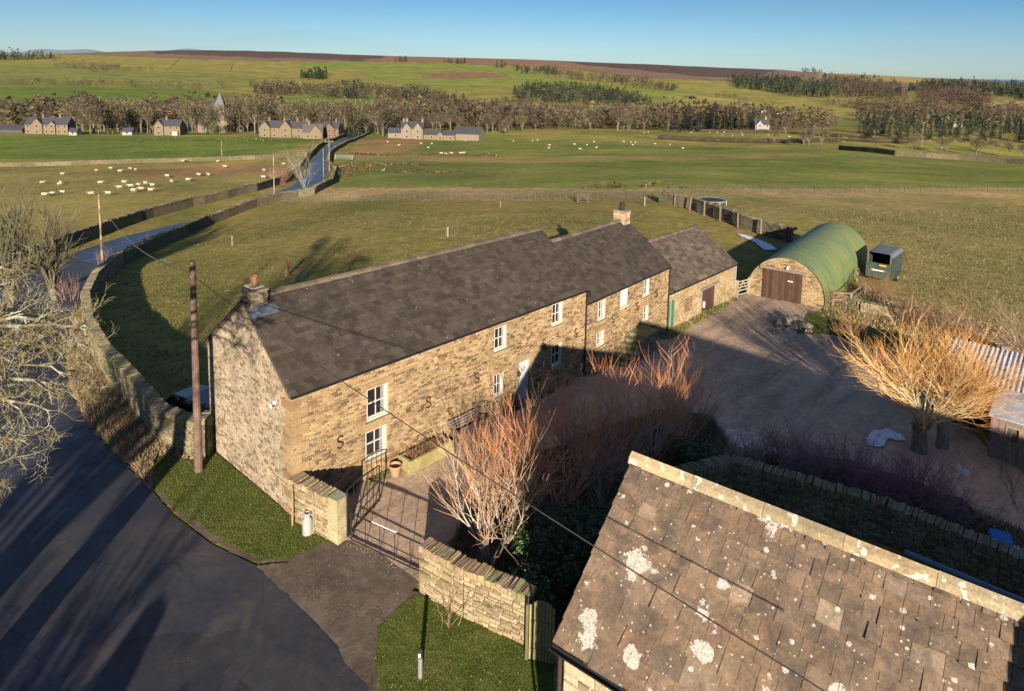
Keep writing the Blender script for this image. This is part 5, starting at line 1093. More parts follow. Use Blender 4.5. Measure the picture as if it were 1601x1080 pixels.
def bollard():
    p = G(657, 1062); root = empty('marker_post', p); m = MB(); m.lathe((0, 0, 0), [(0, 0), (.06, 0), (.06, .62), (0, .62)], 10, (.15, .15, .155)); m.build('post', M_ATTR, root)
    m = MB(); m.lathe((0, 0, .62), [(.062, 0), (.062, .2), (.05, .24), (0, .25)], 10, (.02, .02, .02)); h = m.build('post_head', M_ATTR, root)
    m = MB(); m.box((-.055, -.035, .72), (.01, .06, .11), rz=R(40), col=(.5, .45, .45)); m.build('reflector', M_ATTR, h)
    tag(root, 'short grey marker post with a black top standing on the small lawn', 'post')
bollard()
# ------------------------------------------------------------------ poles and wires
def pole(name, base, h, label, arms=0, r=.13, col=(.20, .13, .10), group=None, rot=0, lean=(0, 0), insul=True):
    root = empty(name, base); m = MB(); k = 14; pts = [(lean[0]*i/k, lean[1]*i/k, h*i/k-.3*(i == 0)) for i in range(k+1)]; m.tube(pts, [r*(1-.3*i/k) for i in range(k+1)], 10, col); m.build('pole_shaft', M_POLE, root)
    for a in range(arms): q = MB(); c, s_ = math.cos(rot), math.sin(rot); z = h-.35-.8*a; w = 1.1; q.beam((-c*w, -s_*w, z), (c*w, s_*w, z), .12, .12, (.25, .25, .25)); q.build('crossarm', M_ATTR, root)
    if arms and insul:
        for t in (-1, 0, 1): q = MB(); q.lathe((math.cos(rot)*t, math.sin(rot)*t, h-.29+(.25 if t == 0 else 0)), [(.03, 0), (.07, .04), (.05, .15), (.08, .18), (.02, .26)], 6, (.3, .28, .25)); q.build('insulator', M_ATTR, root)
    tag(root, label, 'utility pole', group); return root
M_POLE = mat_attr('creosoted_pole', .6, 1.3, 1.8, 14, .9, .5, .02, tint=((.05, .032, .03), 1.0, .5, .62, .8))
pb = Vector((-1.12, 5.05, Hs(-1.12, 5.05))); NP = pole('utility_pole', pb, 8.3, 'tall weathered brown telegraph pole standing beside the farmhouse gable', col=(.125, .082, .068), r=.15, lean=(.06, -.02))
def far_pole(px, yb, yt, label, arms=0, r=.15, col=(.26, .2, .14), rot=0):
    b_ = G(px, yb); dist = math.hypot(b_.x-CAM[0], b_.y-CAM[1]); h = 8.0
    for _ in range(12): y = PX([b_.x, b_.y, b_.z+h])[1]; h *= (yb-yt)/max(1, (yb-y))
    return pole('utility_pole', b_, h, label, arms, r, col, rot=rot), b_+Vector((0, 0, h))
P1, t1 = far_pole(160, 407, 303, 'wooden pole beside the curving road near the sheep pasture', r=.11)
P2, t2 = far_pole(429, 311, 240, 'pale pole standing at the left verge of the receding road', r=.11, col=(.2, .185, .16))
P3, t3 = far_pole(506, 283, 232, 'pale pole on the road bend, left one of a close pair', r=.11, col=(.2, .185, .16))
P4, t4 = far_pole(515, 266, 219, 'pole with a crossarm on the road bend, right one of a close pair', 1, .15, (.18, .16, .13))
P5, t5 = far_pole(1441, 228, 191, 'pale pole with a crossarm alone in the right hand field', 1, .17, (.2, .185, .15), rot=R(-30))
far_pole(347, 249, 219, 'thin pole in the village meadow left of the road', r=.14, col=(.2, .19, .17)); far_pole(1366, 222, 204, 'thin pole by the hedge left of the crossarm pole', 1, .10, (.18, .17, .16)); far_pole(1311, 225, 207, 'thin pole rising behind the hedge end', 0, .09, (.18, .17, .16)); far_pole(1272, 216, 196, 'thin pole among the bare trees beyond the hedge', 1, .10, (.18, .17, .16)); far_pole(975, 206, 191, 'thin pole before the woodland at mid picture', 0, .09, (.2, .19, .17))
far_pole(573, 208, 190, 'thin pole at the village end of the road', 0, .09, (.18, .16, .13)); far_pole(682, 207, 189, 'thin pole before the village farm buildings', 0, .09, (.18, .16, .13))
def wire(name, a, b, sag, r, label, col=(.02, .02, .02), group=None):
    a = V3(a); b = V3(b); m = MB(); n = 28; pts = [(a.lerp(b, i/n)-a)+Vector((0, 0, -sag*4*(i/n)*(1-i/n))) for i in range(n+1)]; m.tube(pts, r, 5, col); o = m.build(name, M_ATTR, None); o.location = a; tag(o, label, 'cable', group); return o
ptop = pb+Vector((.06, -.02, 7.75)); wire('overhead_cable', ptop, AT(1400, 1150, 9.2), .22, .013, 'thick black cable running from the near pole over the roofs to the lower right', (.035, .033, .03))
wire('overhead_cable', ptop+Vector((0, 0, .1)), t1-Vector((0, 0, .4)), 1.3, .02, 'pale cable from the near pole down to the roadside pole', (.10, .10, .10))
wire('overhead_cable', t1-Vector((0, 0, .3)), t2-Vector((0, 0, .3)), 1.2, .02, 'thin cable between the roadside pole and the next one', (.16, .16, .17))
# ------------------------------------------------------------------ small things about the yard
def wheelie_bin():
    c = on_plane(1566, 842, (0, 0, 1.05), (0, 0, 1)); root = empty('wheelie_bin', (c.x, c.y, 0), R(-75)); m = MB(); m.hexa([(-.24, -.3, .05), (.24, -.3, .05), (.24, .3, .05), (-.24, .3, .05), (-.28, -.36, 1.0), (.28, -.36, 1.0), (.28, .36, 1.0), (-.28, .36, 1.0)], (.03, .035, .04)); m.build('bin_body', M_ATTR, root)
    m = MB(); m.hexa([(-.31, -.39, 1.002), (.31, -.39, 1.002), (.31, .40, 1.002), (-.31, .40, 1.002), (-.27, -.35, 1.08), (.27, -.35, 1.08), (.27, .37, 1.1), (-.27, .37, 1.1)], (.012, .12, .36)); m.build('lid', M_ATTR, root)
    for s_ in (-.25, .25): w = MB(); w.tube([(s_-.03, .33, .1), (s_+.03, .33, .1)], .1, 10, (.01, .01, .01)); w.build('wheel', M_ATTR, root)
    tag(root, 'dark wheelie bin with a bright blue lid behind the garden wall', 'bin')
wheelie_bin()
def lump(name, c, sz, col, label, cat, seed=1, mat=None, n=10, flat=.0, group=None):
    rg = random.Random(seed); m = MB(); V = []; F = []; 
    for i in range(n+1):
        for j in range(n*2):
            th = math.pi*i/n; ph = math.pi*j/n; k = 1+rg.uniform(-.13, .13); V.append((math.sin(th)*math.cos(ph)*sz[0]*k, math.sin(th)*math.sin(ph)*sz[1]*k, max(-.05, math.cos(th)*sz[2]*k)))
    for i in range(n):
        for j in range(n*2): F.append((i*2*n+j, (i+1)*2*n+j, (i+1)*2*n+(j+1) % (2*n), i*2*n+(j+1) % (2*n)))
    m.add(V, F, col); o = m.build(name, mat or M_ATTR, None, smooth=True); o.location = c; tag(o, label, cat, group); return o
c = on_plane(1590, 862, (0, 0, .5), (0, 0, 1)); lump('white_sack', (c.x, c.y, .0), (.45, .35, .6), (.42, .47, .5), 'pale plastic sack beside the blue lidded bin', 'sack', 3)
for i, (px, py) in enumerate(((1497, 736), (1509, 740))): c = G(px, py); lump('bucket' if i == 0 else 'plastic_bag', c, (.16, .16, .28) if i == 0 else (.24, .17, .12), (.45, .38, .40) if i == 0 else (.42, .44, .47), 'pinkish white container on the ground under the willow' if i == 0 else 'crumpled white bag lying on the ground under the willow', 'container' if i == 0 else 'bag', i+5)
# rail beyond the ridge, blue sky reflection put into its colour
a = at_z(1415, 863, 4.9); b_ = at_z(1660, 965, 4.9); wire('metal_pipe', a, b_, 0, .06, 'metal pipe tinted with sky reflection, lying behind the ridge of the lichened roof', (.12, .2, .27))
# stone pile in the yard
def stone_pile():
    c = G(1238, 512); root = empty('stone_pile', c); m = MB(); rg = random.Random(4)
    for k in range(26):
        x, y = rg.gauss(0, .55), rg.gauss(0, .45); s_ = rg.uniform(.2, .5); z = max(0, .35-.35*math.hypot(x, y))*rg.uniform(.2, 1.4); m.box((x, y, z+.1), (s_*1.5, s_, rg.uniform(.1, .26)), rz=rg.uniform(0, 3), col=rg.choice([(.2, .19, .15), (.14, .13, .11), (.26, .24, .2), (.17, .15, .1)]), jit=.04)
    for k in range(4): m.box((-.75+k*.1, -.35+k*.3, .07), (.8, .25, .06), rz=.3+.2*k, col=(.3, .29, .28), jit=.02)
    m.build('stones', M_STONEOLD, root); 
    m = MB(); m.box((0.25, -.1, .52), (.5, .34, .42), rz=.4, col=(.23, .21, .15), jit=.03); m.box((-.35, .15, .5), (.32, .4, .42), rz=.9, col=(.27, .24, .17), jit=.03); m.build('dressed_block', M_STONEOLD, root)
    tag(root, 'heap of old stone blocks and slabs in the gravel courtyard', 'stone pile')
stone_pile()
# snow and ice remnants
M_SNOW = surf_mat('old_snow', [(.3, (.42, .46, .54)), (.7, (.62, .66, .72))], 3, 12, 40, .7, .5, .02)
def patch(name, pts, dz, label, mat=M_SNOW):
    o = sheet(name, pts, dz, mat, .18, edge_noise=.09); o['kind'] = 'structure'; return o
patch('snow', [(1352, 690), (1368, 676), (1386, 671), (1400, 678), (1416, 690), (1405, 692), (1388, 688), (1382, 700), (1368, 702), (1356, 698)], .09, '')
patch('snow', [(1152, 366), (1165, 368), (1185, 375), (1206, 384), (1214, 391), (1196, 392), (1180, 380), (1160, 371)], .09, '')
o = sheet('snow', [(1494, 245), (1560, 249), (1620, 253), (1700, 258), (1700, 260), (1600, 255.6), (1540, 251.5), (1494, 246.6)], .25, M_SNOW, 2.0); o['kind'] = 'structure'
M_FROST = surf_mat('frosted_gravel', [(.40, (.42, .28, .18)), (.52, (.42, .36, .32)), (.66, (.62, .63, .66))], 1.6, 6, 30, .8, .8, .03)
patch('frost', [(1112, 683), (1130, 672), (1160, 672), (1186, 680), (1200, 690), (1190, 704), (1150, 700), (1120, 694)], .05, '', M_FROST)
patch('frost', [(1180, 712), (1200, 700), (1240, 704), (1250, 716), (1215, 722)], .05, '', M_FROST)
# ------------------------------------------------------------------ parked car behind the wall
def car():
    c = on_plane(330, 650, (0, 0, Hs(-1.2, 8)+.9), (0, 0, 1)); c = Vector((c.x+.2, c.y+.9, 0)); c.z = Hs(c.x, c.y); root = empty('parked_car', c, R(100)); m = MB(); col = (.014, .045, .10)
    st_ = [(-2.1, .45, .75, .80), (-1.9, .30, .86, .84), (-1.0, .28, .96, .86), (-.9, .28, .98, .86), (0, .28, 1.0, .87), (1.2, .28, 1.0, .86), (1.9, .3, .95, .84), (2.15, .45, .8, .78)]
    V = []; 
    for x, z0, z1, w in st_: V += [(x, -w, z0), (x, -w*1.02, (z0+z1)/2), (x, -w*.93, z1), (x, w*.93, z1), (x, w*1.02, (z0+z1)/2), (x, w, z0)]
    F = [(i*6+j, i*6+(j+1) % 6, (i+1)*6+(j+1) % 6, (i+1)*6+j) for i in range(len(st_)-1) for j in range(6)]+[(5, 4, 3, 2, 1, 0), tuple(range(42, 48))]; m.add(V, F, col); m.build('car_body', M_CARP, root, smooth=False)
    r_ = MB(); cs = [(-1.15, .97, .76), (-.45, 1.42, .62), (.6, 1.47, .62), (1.5, 1.38, .58), (1.95, .98, .74)]; V = []
    for x, z, w in cs: V += [(x, -w, z), (x, w, z)]
    r_.add(V[2:8]+[(x, y, z-.02) for x, y, z in V[2:8]], [(0, 1, 3, 2), (2, 3, 5, 4), (6, 8, 9, 7), (8, 10, 11, 9), (0, 2, 8, 6), (2, 4, 10, 8), (1, 7, 9, 3), (3, 9, 11, 5)], col); r_.build('roof', M_CARP, root)
    g = MB(); g.add(V+[(x, y*1.2, .96) for x, y, z in V[2:8]], [(0, 1, 3, 2), (6, 7, 9, 8), (2, 4, 12, 10), (4, 6, 14, 12), (3, 11, 13, 5), (5, 13, 15, 7), (0, 2, 10), (8, 14, 6), (1, 11, 3), (9, 7, 15)], (.01, .012, .015)); g.build('windows', M_GLASS, root)
    for x in (-1.35, 1.4):
        for y in (-.84, .84): w = MB(); w.tube([(x, y-.1, .33), (x, y+.1, .33)], .33, 16, (.012, .012, .012)); w.tube([(x, y-.11, .33), (x, y+.11, .33)], .19, 10, (.25, .25, .26)); w.build('wheel', M_ATTR, root)
    tag(root, 'dark blue parked car mostly hidden between the stone wall and the farmhouse gable', 'car')
M_CARP = mat_plain('blue_car_paint', (.004, .018, .045), .3, .0, .6, .05)
car()
# scattered wall anchors: wooden stakes with climbers against the entrance walls
# ------------------------------------------------------------------ growing things
def rvec(rg, s=1.0): return Vector((rg.uniform(-s, s), rg.uniform(-s, s), rg.uniform(-s, s)))
def limb(mb, rg, p, d, length, r0, r1, segs, wander, up, sides, col0, col1):
    """one wandering tapered stem; returns its points and directions"""
    pts = [Vector(p)]; d = Vector(d).normalized(); ds = [d]
    for i in range(segs):
        d = (d+rvec(rg, wander)+Vector((0, 0, up))).normalized(); pts.append(pts[-1]+d*(length/segs)); ds.append(d)
    rad = [r0+(r1-r0)*i/segs for i in range(segs+1)]
    if col0 == col1: mb.tube(pts, rad, sides, col0, cap=False)
    else:
        h = segs//2; mb.tube(pts[:h+1], rad[:h+1], sides, col0, cap=False); mb.tube(pts[h:], rad[h:], sides, col1, cap=False)
    return pts, ds
def lerpc(a, b, t): return tuple(a[i]+(b[i]-a[i])*t for i in range(3))
def branchy(mb, rg, p, d, length, r, level, spec, cb, ct):
    """spec per level: (children, length ratio, spread, wander, up, segs, sides)"""
    n, lr, spread, wander, up, segs, sides = spec[level]; last = level == len(spec)-1
    f0 = (level/len(spec))**1.8; f1 = ((level+1)/len(spec))**1.8
    pts, ds = limb(mb, rg, p, d, length, r, r*(.3 if not last else .35), segs, wander, up, sides, lerpc(cb, ct, f0), lerpc(cb, ct, f1))
    if last: return
    nn = spec[level][0]
    for k in range(nn):
        t = rg.uniform(.25, 1.0) if k else 1.0; i = min(int(t*segs), segs-1) if k else segs; q = pts[i]+(pts[min(i+1, segs)]-pts[i])*(t*segs-i if k else 0)
        dd = (ds[i]+rvec(rg, spread)).normalized(); branchy(mb, rg, q, dd, length*lr*rg.uniform(.7, 1.2), r*(.62 if k else .5)*(1-.45*t*(k > 0)), level+1, spec, cb, ct)
ROOTC = []
def bush(name, base, label, cat, stems, length, spread, r, spec, cb, ct, seed, group=None, mat=None, baser=.25, uptilt=1.0, lean=(0, 0), trunk=None, part='twigs', fan=0, rmin=0.0):
    rg = random.Random(seed); root = empty(name, base); mb = MB()
    if trunk:
        tm = MB(); tp = [Vector((rg.uniform(-.03, .03)*i, rg.uniform(-.03, .03)*i, trunk[0]*i/5-.2*(i == 0))) for i in range(6)]; tm.tube(tp, [trunk[1]*(1.25-.1*i if i < 4 else 1.0+.15*(i-3)) for i in range(6)], 9, trunk[2]); tm.build('trunk', M_BARK, root)
        top = tp[-1]
    else: top = Vector((0, 0, -.05))
    for k in range(stems):
        a = rg.uniform(0, 2*math.pi); s_ = rg.uniform(rmin, 1)**.6*spread; d = Vector((math.cos(a)*s_+lean[0], math.sin(a)*s_+lean[1], uptilt)); rr = rg.uniform(0, baser); p = top+Vector((math.cos(a)*rr, math.sin(a)*rr, 0))
        branchy(mb, rg, p, d, length*rg.uniform(.7, 1.12), r*rg.uniform(.7, 1.2), 0, spec, cb, ct)
    mb.build(part, mat or M_TWIG, root); tag(root, label, cat, group); return root
M_TWIG = mat_attr('twig_bark', .75, 1.25, 1.5, 30, .8, 0, .01)
def leafmat(name):
    m, nt, b = new_mat(name); c = attr(nt).outputs['Color']; nt.links.new(c, b.inputs['Base Color']); b.inputs['Roughness'].default_value = .55; b.inputs['Specular IOR Level'].default_value = .35; return m
M_LEAF = leafmat('leaf')
# golden pollard willow
gb = G(1436, 706)
SPW = [(8, .58, .55, .15, .035, 6, 4), (6, .60, .6, .2, .06, 5, 3), (4, .60, .7, .22, .04, 3, 3)]
bush('golden_willow', gb, 'large pollarded willow with glowing golden orange bare shoots beside the rusty shed', 'tree', 54, 2.6, 1.2, .034, SPW, (.42, .36, .23), (.50, .26, .07), 11, trunk=(1.35, .27, (.12, .10, .07)), baser=.35, uptilt=.85, rmin=.1)
gb2 = G(1472, 700); m_ = bush('willow_stump', gb2, 'leaning grey pollard trunk just right of the golden willow trunk', 'tree', 16, 2.2, .9, .036, SPW[:2]+[(3, .6, .6, .22, .04, 3, 3)], (.30, .24, .13), (.48, .25, .07), 12, trunk=(1.7, .22, (.16, .15, .12)), lean=(.3, -.1), uptilt=.8)
# row of orange tipped shrubs in front of the farmhouse
SPS = [(5, .62, .6, .20, .06, 5, 4), (6, .62, .6, .24, .16, 4, 3), (3, .6, .55, .24, .22, 3, 3)]
G1 = 'orange tipped bare shrubs before the farmhouse'
def shr(px, py, n, l, lab, seed, spread=.95, cb=(.27, .245, .215), ct=(.55, .22, .075), r=.030, lean=(0, 0), up=1.0): 
    return bush('bare_shrub', G(px, py), lab, 'shrub', n, l, spread, r, SPS, cb, ct, seed, G1, lean=lean, uptilt=up)
shr(764, 878, 15, 2.6, 'pale grey multi stemmed bare shrub nearest the entrance gate', 21, .95, (.30, .28, .24), (.34, .20, .11), .040)
shr(805, 808, 13, 2.2, 'dark stemmed shrub directly behind the pale grey one', 22, .6)
shr(868, 808, 13, 2.2, 'grey stemmed shrub in front of the white farmhouse door', 23, .7, (.20, .18, .15))
shr(922, 750, 16, 2.35, 'orange tipped shrub below the farmhouse downpipe', 24)
shr(972, 742, 16, 2.4, 'orange tipped shrub in front of the mounting steps', 25)
shr(1022, 715, 16, 2.4, 'orange tipped shrub between the steps shrub and the yard end', 26)
shr(1068, 695, 16, 2.25, 'orange tipped shrub at the yard end of the row', 27, .6)
shr(935, 800, 10, 2.4, 'drab leaning shrub behind the apex of the lichened roof', 28, .9, (.22, .20, .17), (.14, .11, .08), .032, (-.25, .1))
shr(990, 760, 10, 2.0, 'drab shrub between the orange tipped row and the laurel', 29, .8, (.18, .16, .14), (.20, .12, .07))
shr(822, 752, 13, 2.0, 'orange brown shrub between the bench and the pale grey shrub', 31)
shr(885, 702, 13, 1.85, 'low orange tipped shrub between the white door and the evergreen bush', 32)
shr(780, 830, 9, 2.0, 'short dark stemmed shrub just right of the pale grey one', 33)
bush('sapling', G(1092, 668), 'single thin orange sapling rising above the right end of the shrub row', 'sapling', 2, 2.9, .25, .024, [(7, .3, .7, .1, .05, 7, 4), (2, .6, .5, .1, .1, 3, 3)], (.34, .16, .08), (.40, .17, .07), 30, baser=.02)
# purple dogwood thicket behind the garden wall
SPD = [(8, .6, .75, .26, .04, 4, 3), (6, .6, .9, .3, .03, 3, 3)]
G2 = 'purple grey thicket behind the garden wall'
cols = [((.24, .19, .165), (.26, .19, .16)), ((.25, .20, .17), (.27, .19, .18)), ((.24, .18, .17), (.30, .18, .20)), ((.23, .16, .17), (.29, .14, .19)), ((.22, .14, .16), (.28, .11, .17)), ((.20, .13, .14), (.27, .10, .15)), ((.20, .13, .14), (.26, .11, .15)), ((.22, .17, .15), (.24, .15, .15))]
pos = [(1160, 722), (1212, 735), (1262, 748), (1312, 760), (1360, 775), (1408, 790), (1452, 800), (1495, 815)]
adj = ['thin brownish thicket shrub nearest the evergreen laurel', 'brownish thicket shrub, second from the laurel', 'tall mauve brown thicket shrub in the left half of the thicket', 'mauve thicket shrub below the heap of white frost', 'dense purple thicket shrub at the middle right', 'dense purple thicket shrub in front of the willow trunk', 'deep purple thicket shrub right of the willow trunk', 'low thicket shrub at the right end beside the gravel path']
for i, (p, c) in enumerate(zip(pos, cols)):
    bush('dogwood_shrub', G(*p), adj[i], 'shrub', 42, 1.35 if i not in (0, 7) else .95, 1.0, .018, SPD, c[0], c[1], 40+i, G2, baser=.55)
for i, (p, l) in enumerate((((1235, 722), 'mauve shrub in the back row of the thicket, left end'), ((1330, 738), 'mauve shrub in the back row of the thicket by the frost heap'), ((1425, 760), 'purple shrub in the back row of the thicket at the willow foot'))):
    bush('dogwood_shrub', G(*p), l, 'shrub', 30, 1.35, .8, .016, SPD, (.25, .18, .175), (.29, .16, .19), 60+i, G2, baser=.6)
# evergreen bushes
def leafy(name, base, sz, n, cols, label, seed, cat='shrub', ls=.07, group=None, stems=True):
    rg = random.Random(seed); root = empty(name, base); mb = MB(); lob = [(rvec(rg, .55), rg.uniform(.42, .7)) for _ in range(9)]
    for k in range(n):
        c, rr = rg.choice(lob); u = rvec(rg, 1)
        if u.length < .01: continue
        u.normalize(); q = c+u*rr*rg.uniform(.75, 1.08); p = Vector((q.x*sz[0], q.y*sz[1], sz[2]*(.5+q.z*.5)))
        if p.z < 0: p.z = rg.uniform(0, .2)
        nn = (u+rvec(rg, .7)).normalized(); t = nn.cross(rvec(rg, 1)).normalized(); b_ = nn.cross(t); s_ = ls*rg.uniform(.6, 1.3); cc = rg.choice(cols); kk = rg.uniform(.7, 1.3); cc = tuple(v*kk for v in cc)
        mb.add([p-t*s_, p+b_*s_*.4, p+t*s_, p-b_*s_*.4], [(0, 1, 2, 3)], cc)
    mb.build('foliage', M_LEAF, root); s = MB()
    for k in range(10): branchy(s, rg, Vector((rg.uniform(-.2, .2), rg.uniform(-.2, .2), 0)), rvec(rg, .6)+Vector((0, 0, 1)), sz[2]*.75, .025, 0, [(3, .6, .5, .15, .05, 3, 3), (0, .6, .5, .15, .05, 3, 3)], (.07, .055, .04), (.07, .055, .04))
    s.build('branches', M_TWIG, root); tag(root, label, cat, group); return root
DG = [(.022, .055, .016), (.035, .075, .02), (.015, .04, .014), (.05, .085, .022), (.028, .06, .03)]
leafy('evergreen_bush', Vector((4.6, -8.3, 0)), (1.6, 1.5, 1.9), 9000, DG, 'broad dark green evergreen bush behind the lawn wall', 70)
leafy('evergreen_bush', Vector((2.6, -8.7, 0)), (.75, .8, 1.5), 3600, DG+[(.12, .14, .03), (.10, .13, .03)], 'yellow green tipped evergreen bush touching the end of the lawn wall', 71)
leafy('evergreen_bush', Vector((3.6, -10.8, 0)), (1.3, 1.2, 2.0), 6000, DG, 'dark evergreen bush behind the arched garden gate', 73)
leafy('laurel_bush', G(1086, 745), (1.1, 1.0, 1.5), 6500, DG, 'rounded dark laurel at the near end of the garden wall', 72)
# bushes and scrub round the green shed and behind the willow
SPB = [(6, .6, .5, .2, .08, 4, 3), (5, .6, .6, .22, .06, 3, 3), (2, .6, .6, .2, .05, 2, 3)]
BR = ((.17, .12, .08), (.25, .14, .08))
for i, (px, py, l, n, lab, c0, c1) in enumerate([(1285, 478, 1.1, 16, 'reddish brown bare bush against the right side of the barrel shed front', *BR), (1372, 470, 1.3, 16, 'brown bramble clump in front of the horse trailer', *BR), (1408, 500, 1.2, 14, 'brown bramble clump right of the low sunlit wall', (.18, .13, .08), (.24, .15, .09)),
    (1330, 540, 1.5, 14, 'thin bare bush left of the willow crown by the courtyard', (.22, .15, .09), (.30, .15, .08)), (1500, 540, 1.7, 14, 'bare pinkish bush behind the willow crown', (.2, .14, .10), (.28, .18, .12)), (1598, 560, 2.0, 16, 'bare bush at the right edge above the corrugated shed', (.2, .15, .11), (.28, .2, .14)), (1455, 520, 1.4, 14, 'brown bush on the bank beyond the willow', (.16, .12, .08), (.22, .15, .1)), (1598, 800, 2.1, 5, 'thin bare sapling in front of the timber hut', (.2, .18, .13), (.2, .17, .12))]):
    bush('bare_bush', G(px, py), lab, 'bush', n, l, .8, .022, SPB, c0, c1, 80+i, baser=.4)
# roadside scrub
for i, (px, py, l, lab) in enumerate([(108, 470, 1.5, 'thin reddish saplings inside the road bend by the wall'), (162, 412, 1.2, 'tangle of bare twigs round the foot of the roadside pole'), (232, 388, 1.2, 'bare twiggy bush on the wall right of the roadside pole'), (120, 520, 1.2, 'reddish scrub on the verge below the road bend')]):
    bush('roadside_scrub', G(px, py), lab, 'bush', 12, l, .5, .018, SPB[:2], (.22, .13, .09), (.26, .14, .09), 100+i, baser=.7)
for i, (px, py, s_) in enumerate([(438, 288, 1.3), (478, 300, 1.0)]):
    bush('roadside_tree', G(px, py), ['rust coloured bush in the left verge of the receding road', 'small pale bare tree on the inner verge of the receding road'][i], 'tree' if i else 'bush', 14 if not i else 6, 2.4 if not i else 5.5, .7 if not i else .35, .05, SPB, (.22, .13, .09) if not i else (.2, .19, .16), (.22, .10, .07) if not i else (.24, .21, .17), 110+i, baser=.8 if not i else .05)
# big lichen crusted tree reaching in from the left edge
def lichen_tree():
    rg = random.Random(5); tb = AT(-330, 900, 17.0); base = Vector((tb.x, tb.y, 0)); base.z = Hs(base.x, base.y); root = empty('lichened_tree', base); cb, ct = (.12, .11, .078), (.20, .175, .09)
    tr = MB(); top = AT(-260, 560, 16.5)-base; tr.tube([(0, 0, -.3), (.1, .05, 2), top*.5+Vector((.2, 0, .3)), top], [.5, .42, .34, .24], 10, (.15, .14, .10)); tr.build('trunk', M_BARK, root)
    SP = [(9, .5, .62, .26, .0, 6, 5), (7, .5, .8, .34, .03, 5, 4), (5, .48, 1.0, .4, .05, 4, 3), (2, .45, 1.1, .3, .05, 2, 3)]
    mb = MB(); nodes = []
    for (ax_, ay, ex, ey, dep, r) in [(-260, 560, 80, 540, 15.2, .10), (-230, 600, 75, 600, 14.6, .08), (-250, 540, 75, 500, 15.6, .09), (-260, 500, 10, 420, 16.2, .08), (-240, 640, 50, 640, 14.4, .07), (-260, 700, -10, 720, 14.2, .06), (-240, 560, 115, 515, 15.0, .07), (-250, 460, 10, 450, 16.4, .07), (-250, 640, 30, 690, 14.8, .06), (-240, 520, 20, 560, 15.0, .08), (-230, 540, 65, 560, 15.9, .07), (-240, 560, 140, 508, 14.9, .06), (-230, 600, 110, 585, 14.8, .05)]:
        a = AT(ax_, ay, 16.3)-base; e = AT(ex, ey, dep)-base; n = 9; pts = []
        for i in range(n+1):
            t = i/n; pts.append(a.lerp(e, t)+Vector((0, 0, .35*math.sin(t*math.pi)))+rvec(rg, .09 if 0 < i else 0))
        mb.tube(pts, [r*(1-.72*i/n) for i in range(n+1)], 6, cb, cap=False)
        for i in range(4, n+1):
            for _ in range(2 if i < n else 3):
                d = ((pts[i]-pts[i-1]).normalized()+rvec(rg, .75)).normalized(); branchy(mb, rg, pts[i]+(pts[i-1]-pts[i])*rg.random(), d, rg.uniform(.5, .85), .024*(1.1-.4*i/n), 0, [(6, .55, .9, .55, .02, 6, 4), (5, .5, 1.1, .6, .04, 5, 3), (3, .38, 1.2, .5, .04, 3, 3)], cb, ct)
    mb.build('branches', M_LICHENBARK, root); tag(root, 'gnarled bare tree crusted with pale lichen reaching in from the left edge', 'tree')
M_LICHENBARK = mat_attr('lichened_bark', .55, 1.35, 7, 30, .95, 0, .01, tint=((.24, .20, .07), 5.0, .52, .66, .8), lichen=((.23, .24, .20), 3.2, .58))
lichen_tree()
for i, (px, py, h, dep) in enumerate([(85, 470, 7.0, 0), (18, 480, 8.5, 0)]):
    b_ = G(px, py); bush('bare_tree', b_, ['upright bare roadside tree with olive twigs at the left edge, nearer the pole', 'bare roadside tree with olive twigs cut by the left edge'][i], 'tree', 16, h*.62, .34, .10, [(8, .5, .45, .14, .05, 6, 4), (7, .5, .5, .16, .06, 5, 3), (5, .5, .6, .2, .05, 3, 3)], (.085, .078, .055), (.10, .095, .055), 120+i, trunk=(.8, .2, (.13, .12, .09)), baser=.1)
# off-picture trees whose shadows lie across the road
for i, (x, y, h) in enumerate([(-14.2, -10.8, 3.95), (-14.9, -14.2, 3.9), (-13.9, -15.3, 3.6)]):
    root = empty('conifer', (x, y, 0)); mb = MB(); rg = random.Random(i)
    for k in range(2600):
        z = rg.uniform(.4, 1)**.8*h; r_ = (1-z/h)**.8*(.75 if i == 0 else 1.0)*rg.uniform(.4, 1); a = rg.uniform(0, 6.28); p = Vector((math.cos(a)*r_, math.sin(a)*r_, z)); t = Vector((math.cos(a), math.sin(a), -.3)); s_ = Vector((-math.sin(a), math.cos(a), 0))
        mb.add([p-s_*.1, p+t*.35, p+s_*.1], [(0, 1, 2)], (.02, .05, .02))
    mb.build('foliage', M_LEAF, root); t = MB(); t.tube([(0, 0, -.2), (0, 0, h*.8)], [.16, .04], 7, (.1, .08, .06)); t.build('trunk', M_BARK, root); tag(root, ['slender dark conifer whose pointed shadow lies across the road', 'broad low conifer left of the camera, nearer the lawn', 'broad low conifer left of the camera, farthest from the road'][i], 'tree')
for i, (x, y, h) in enumerate([(-24.0, -12.6, 16.5), (-29.0, -3.0, 10.0), (-21.5, -15.5, 7.5)]):
    bush('bare_tree', (x, y, 0), ['bare tree outside the left edge, middle one of three', 'bare tree outside the left edge, farthest of three', 'bare tree outside the left edge, nearest of three'][i], 'tree', 15, h*.42, .8, .16, [(7, .6, .6, .16, .04, 5, 4), (6, .6, .6, .2, .05, 4, 3), (5, .6, .7, .2, .03, 3, 3)], (.12, .11, .08), (.14, .13, .08), 150+i, trunk=(h*.3, .2+h*.012, (.12, .11, .08)), baser=.15)
g_ = G(505, 402); t_ = (12.0-g_.z)/math.tan(R(SUN_EL)); bx, by = g_.x-t_*math.cos(R(SUN_AZ)), g_.y-t_*math.sin(R(SUN_AZ))  # unseen leafy crown added for the lichened tree, placed to cast the field shadow
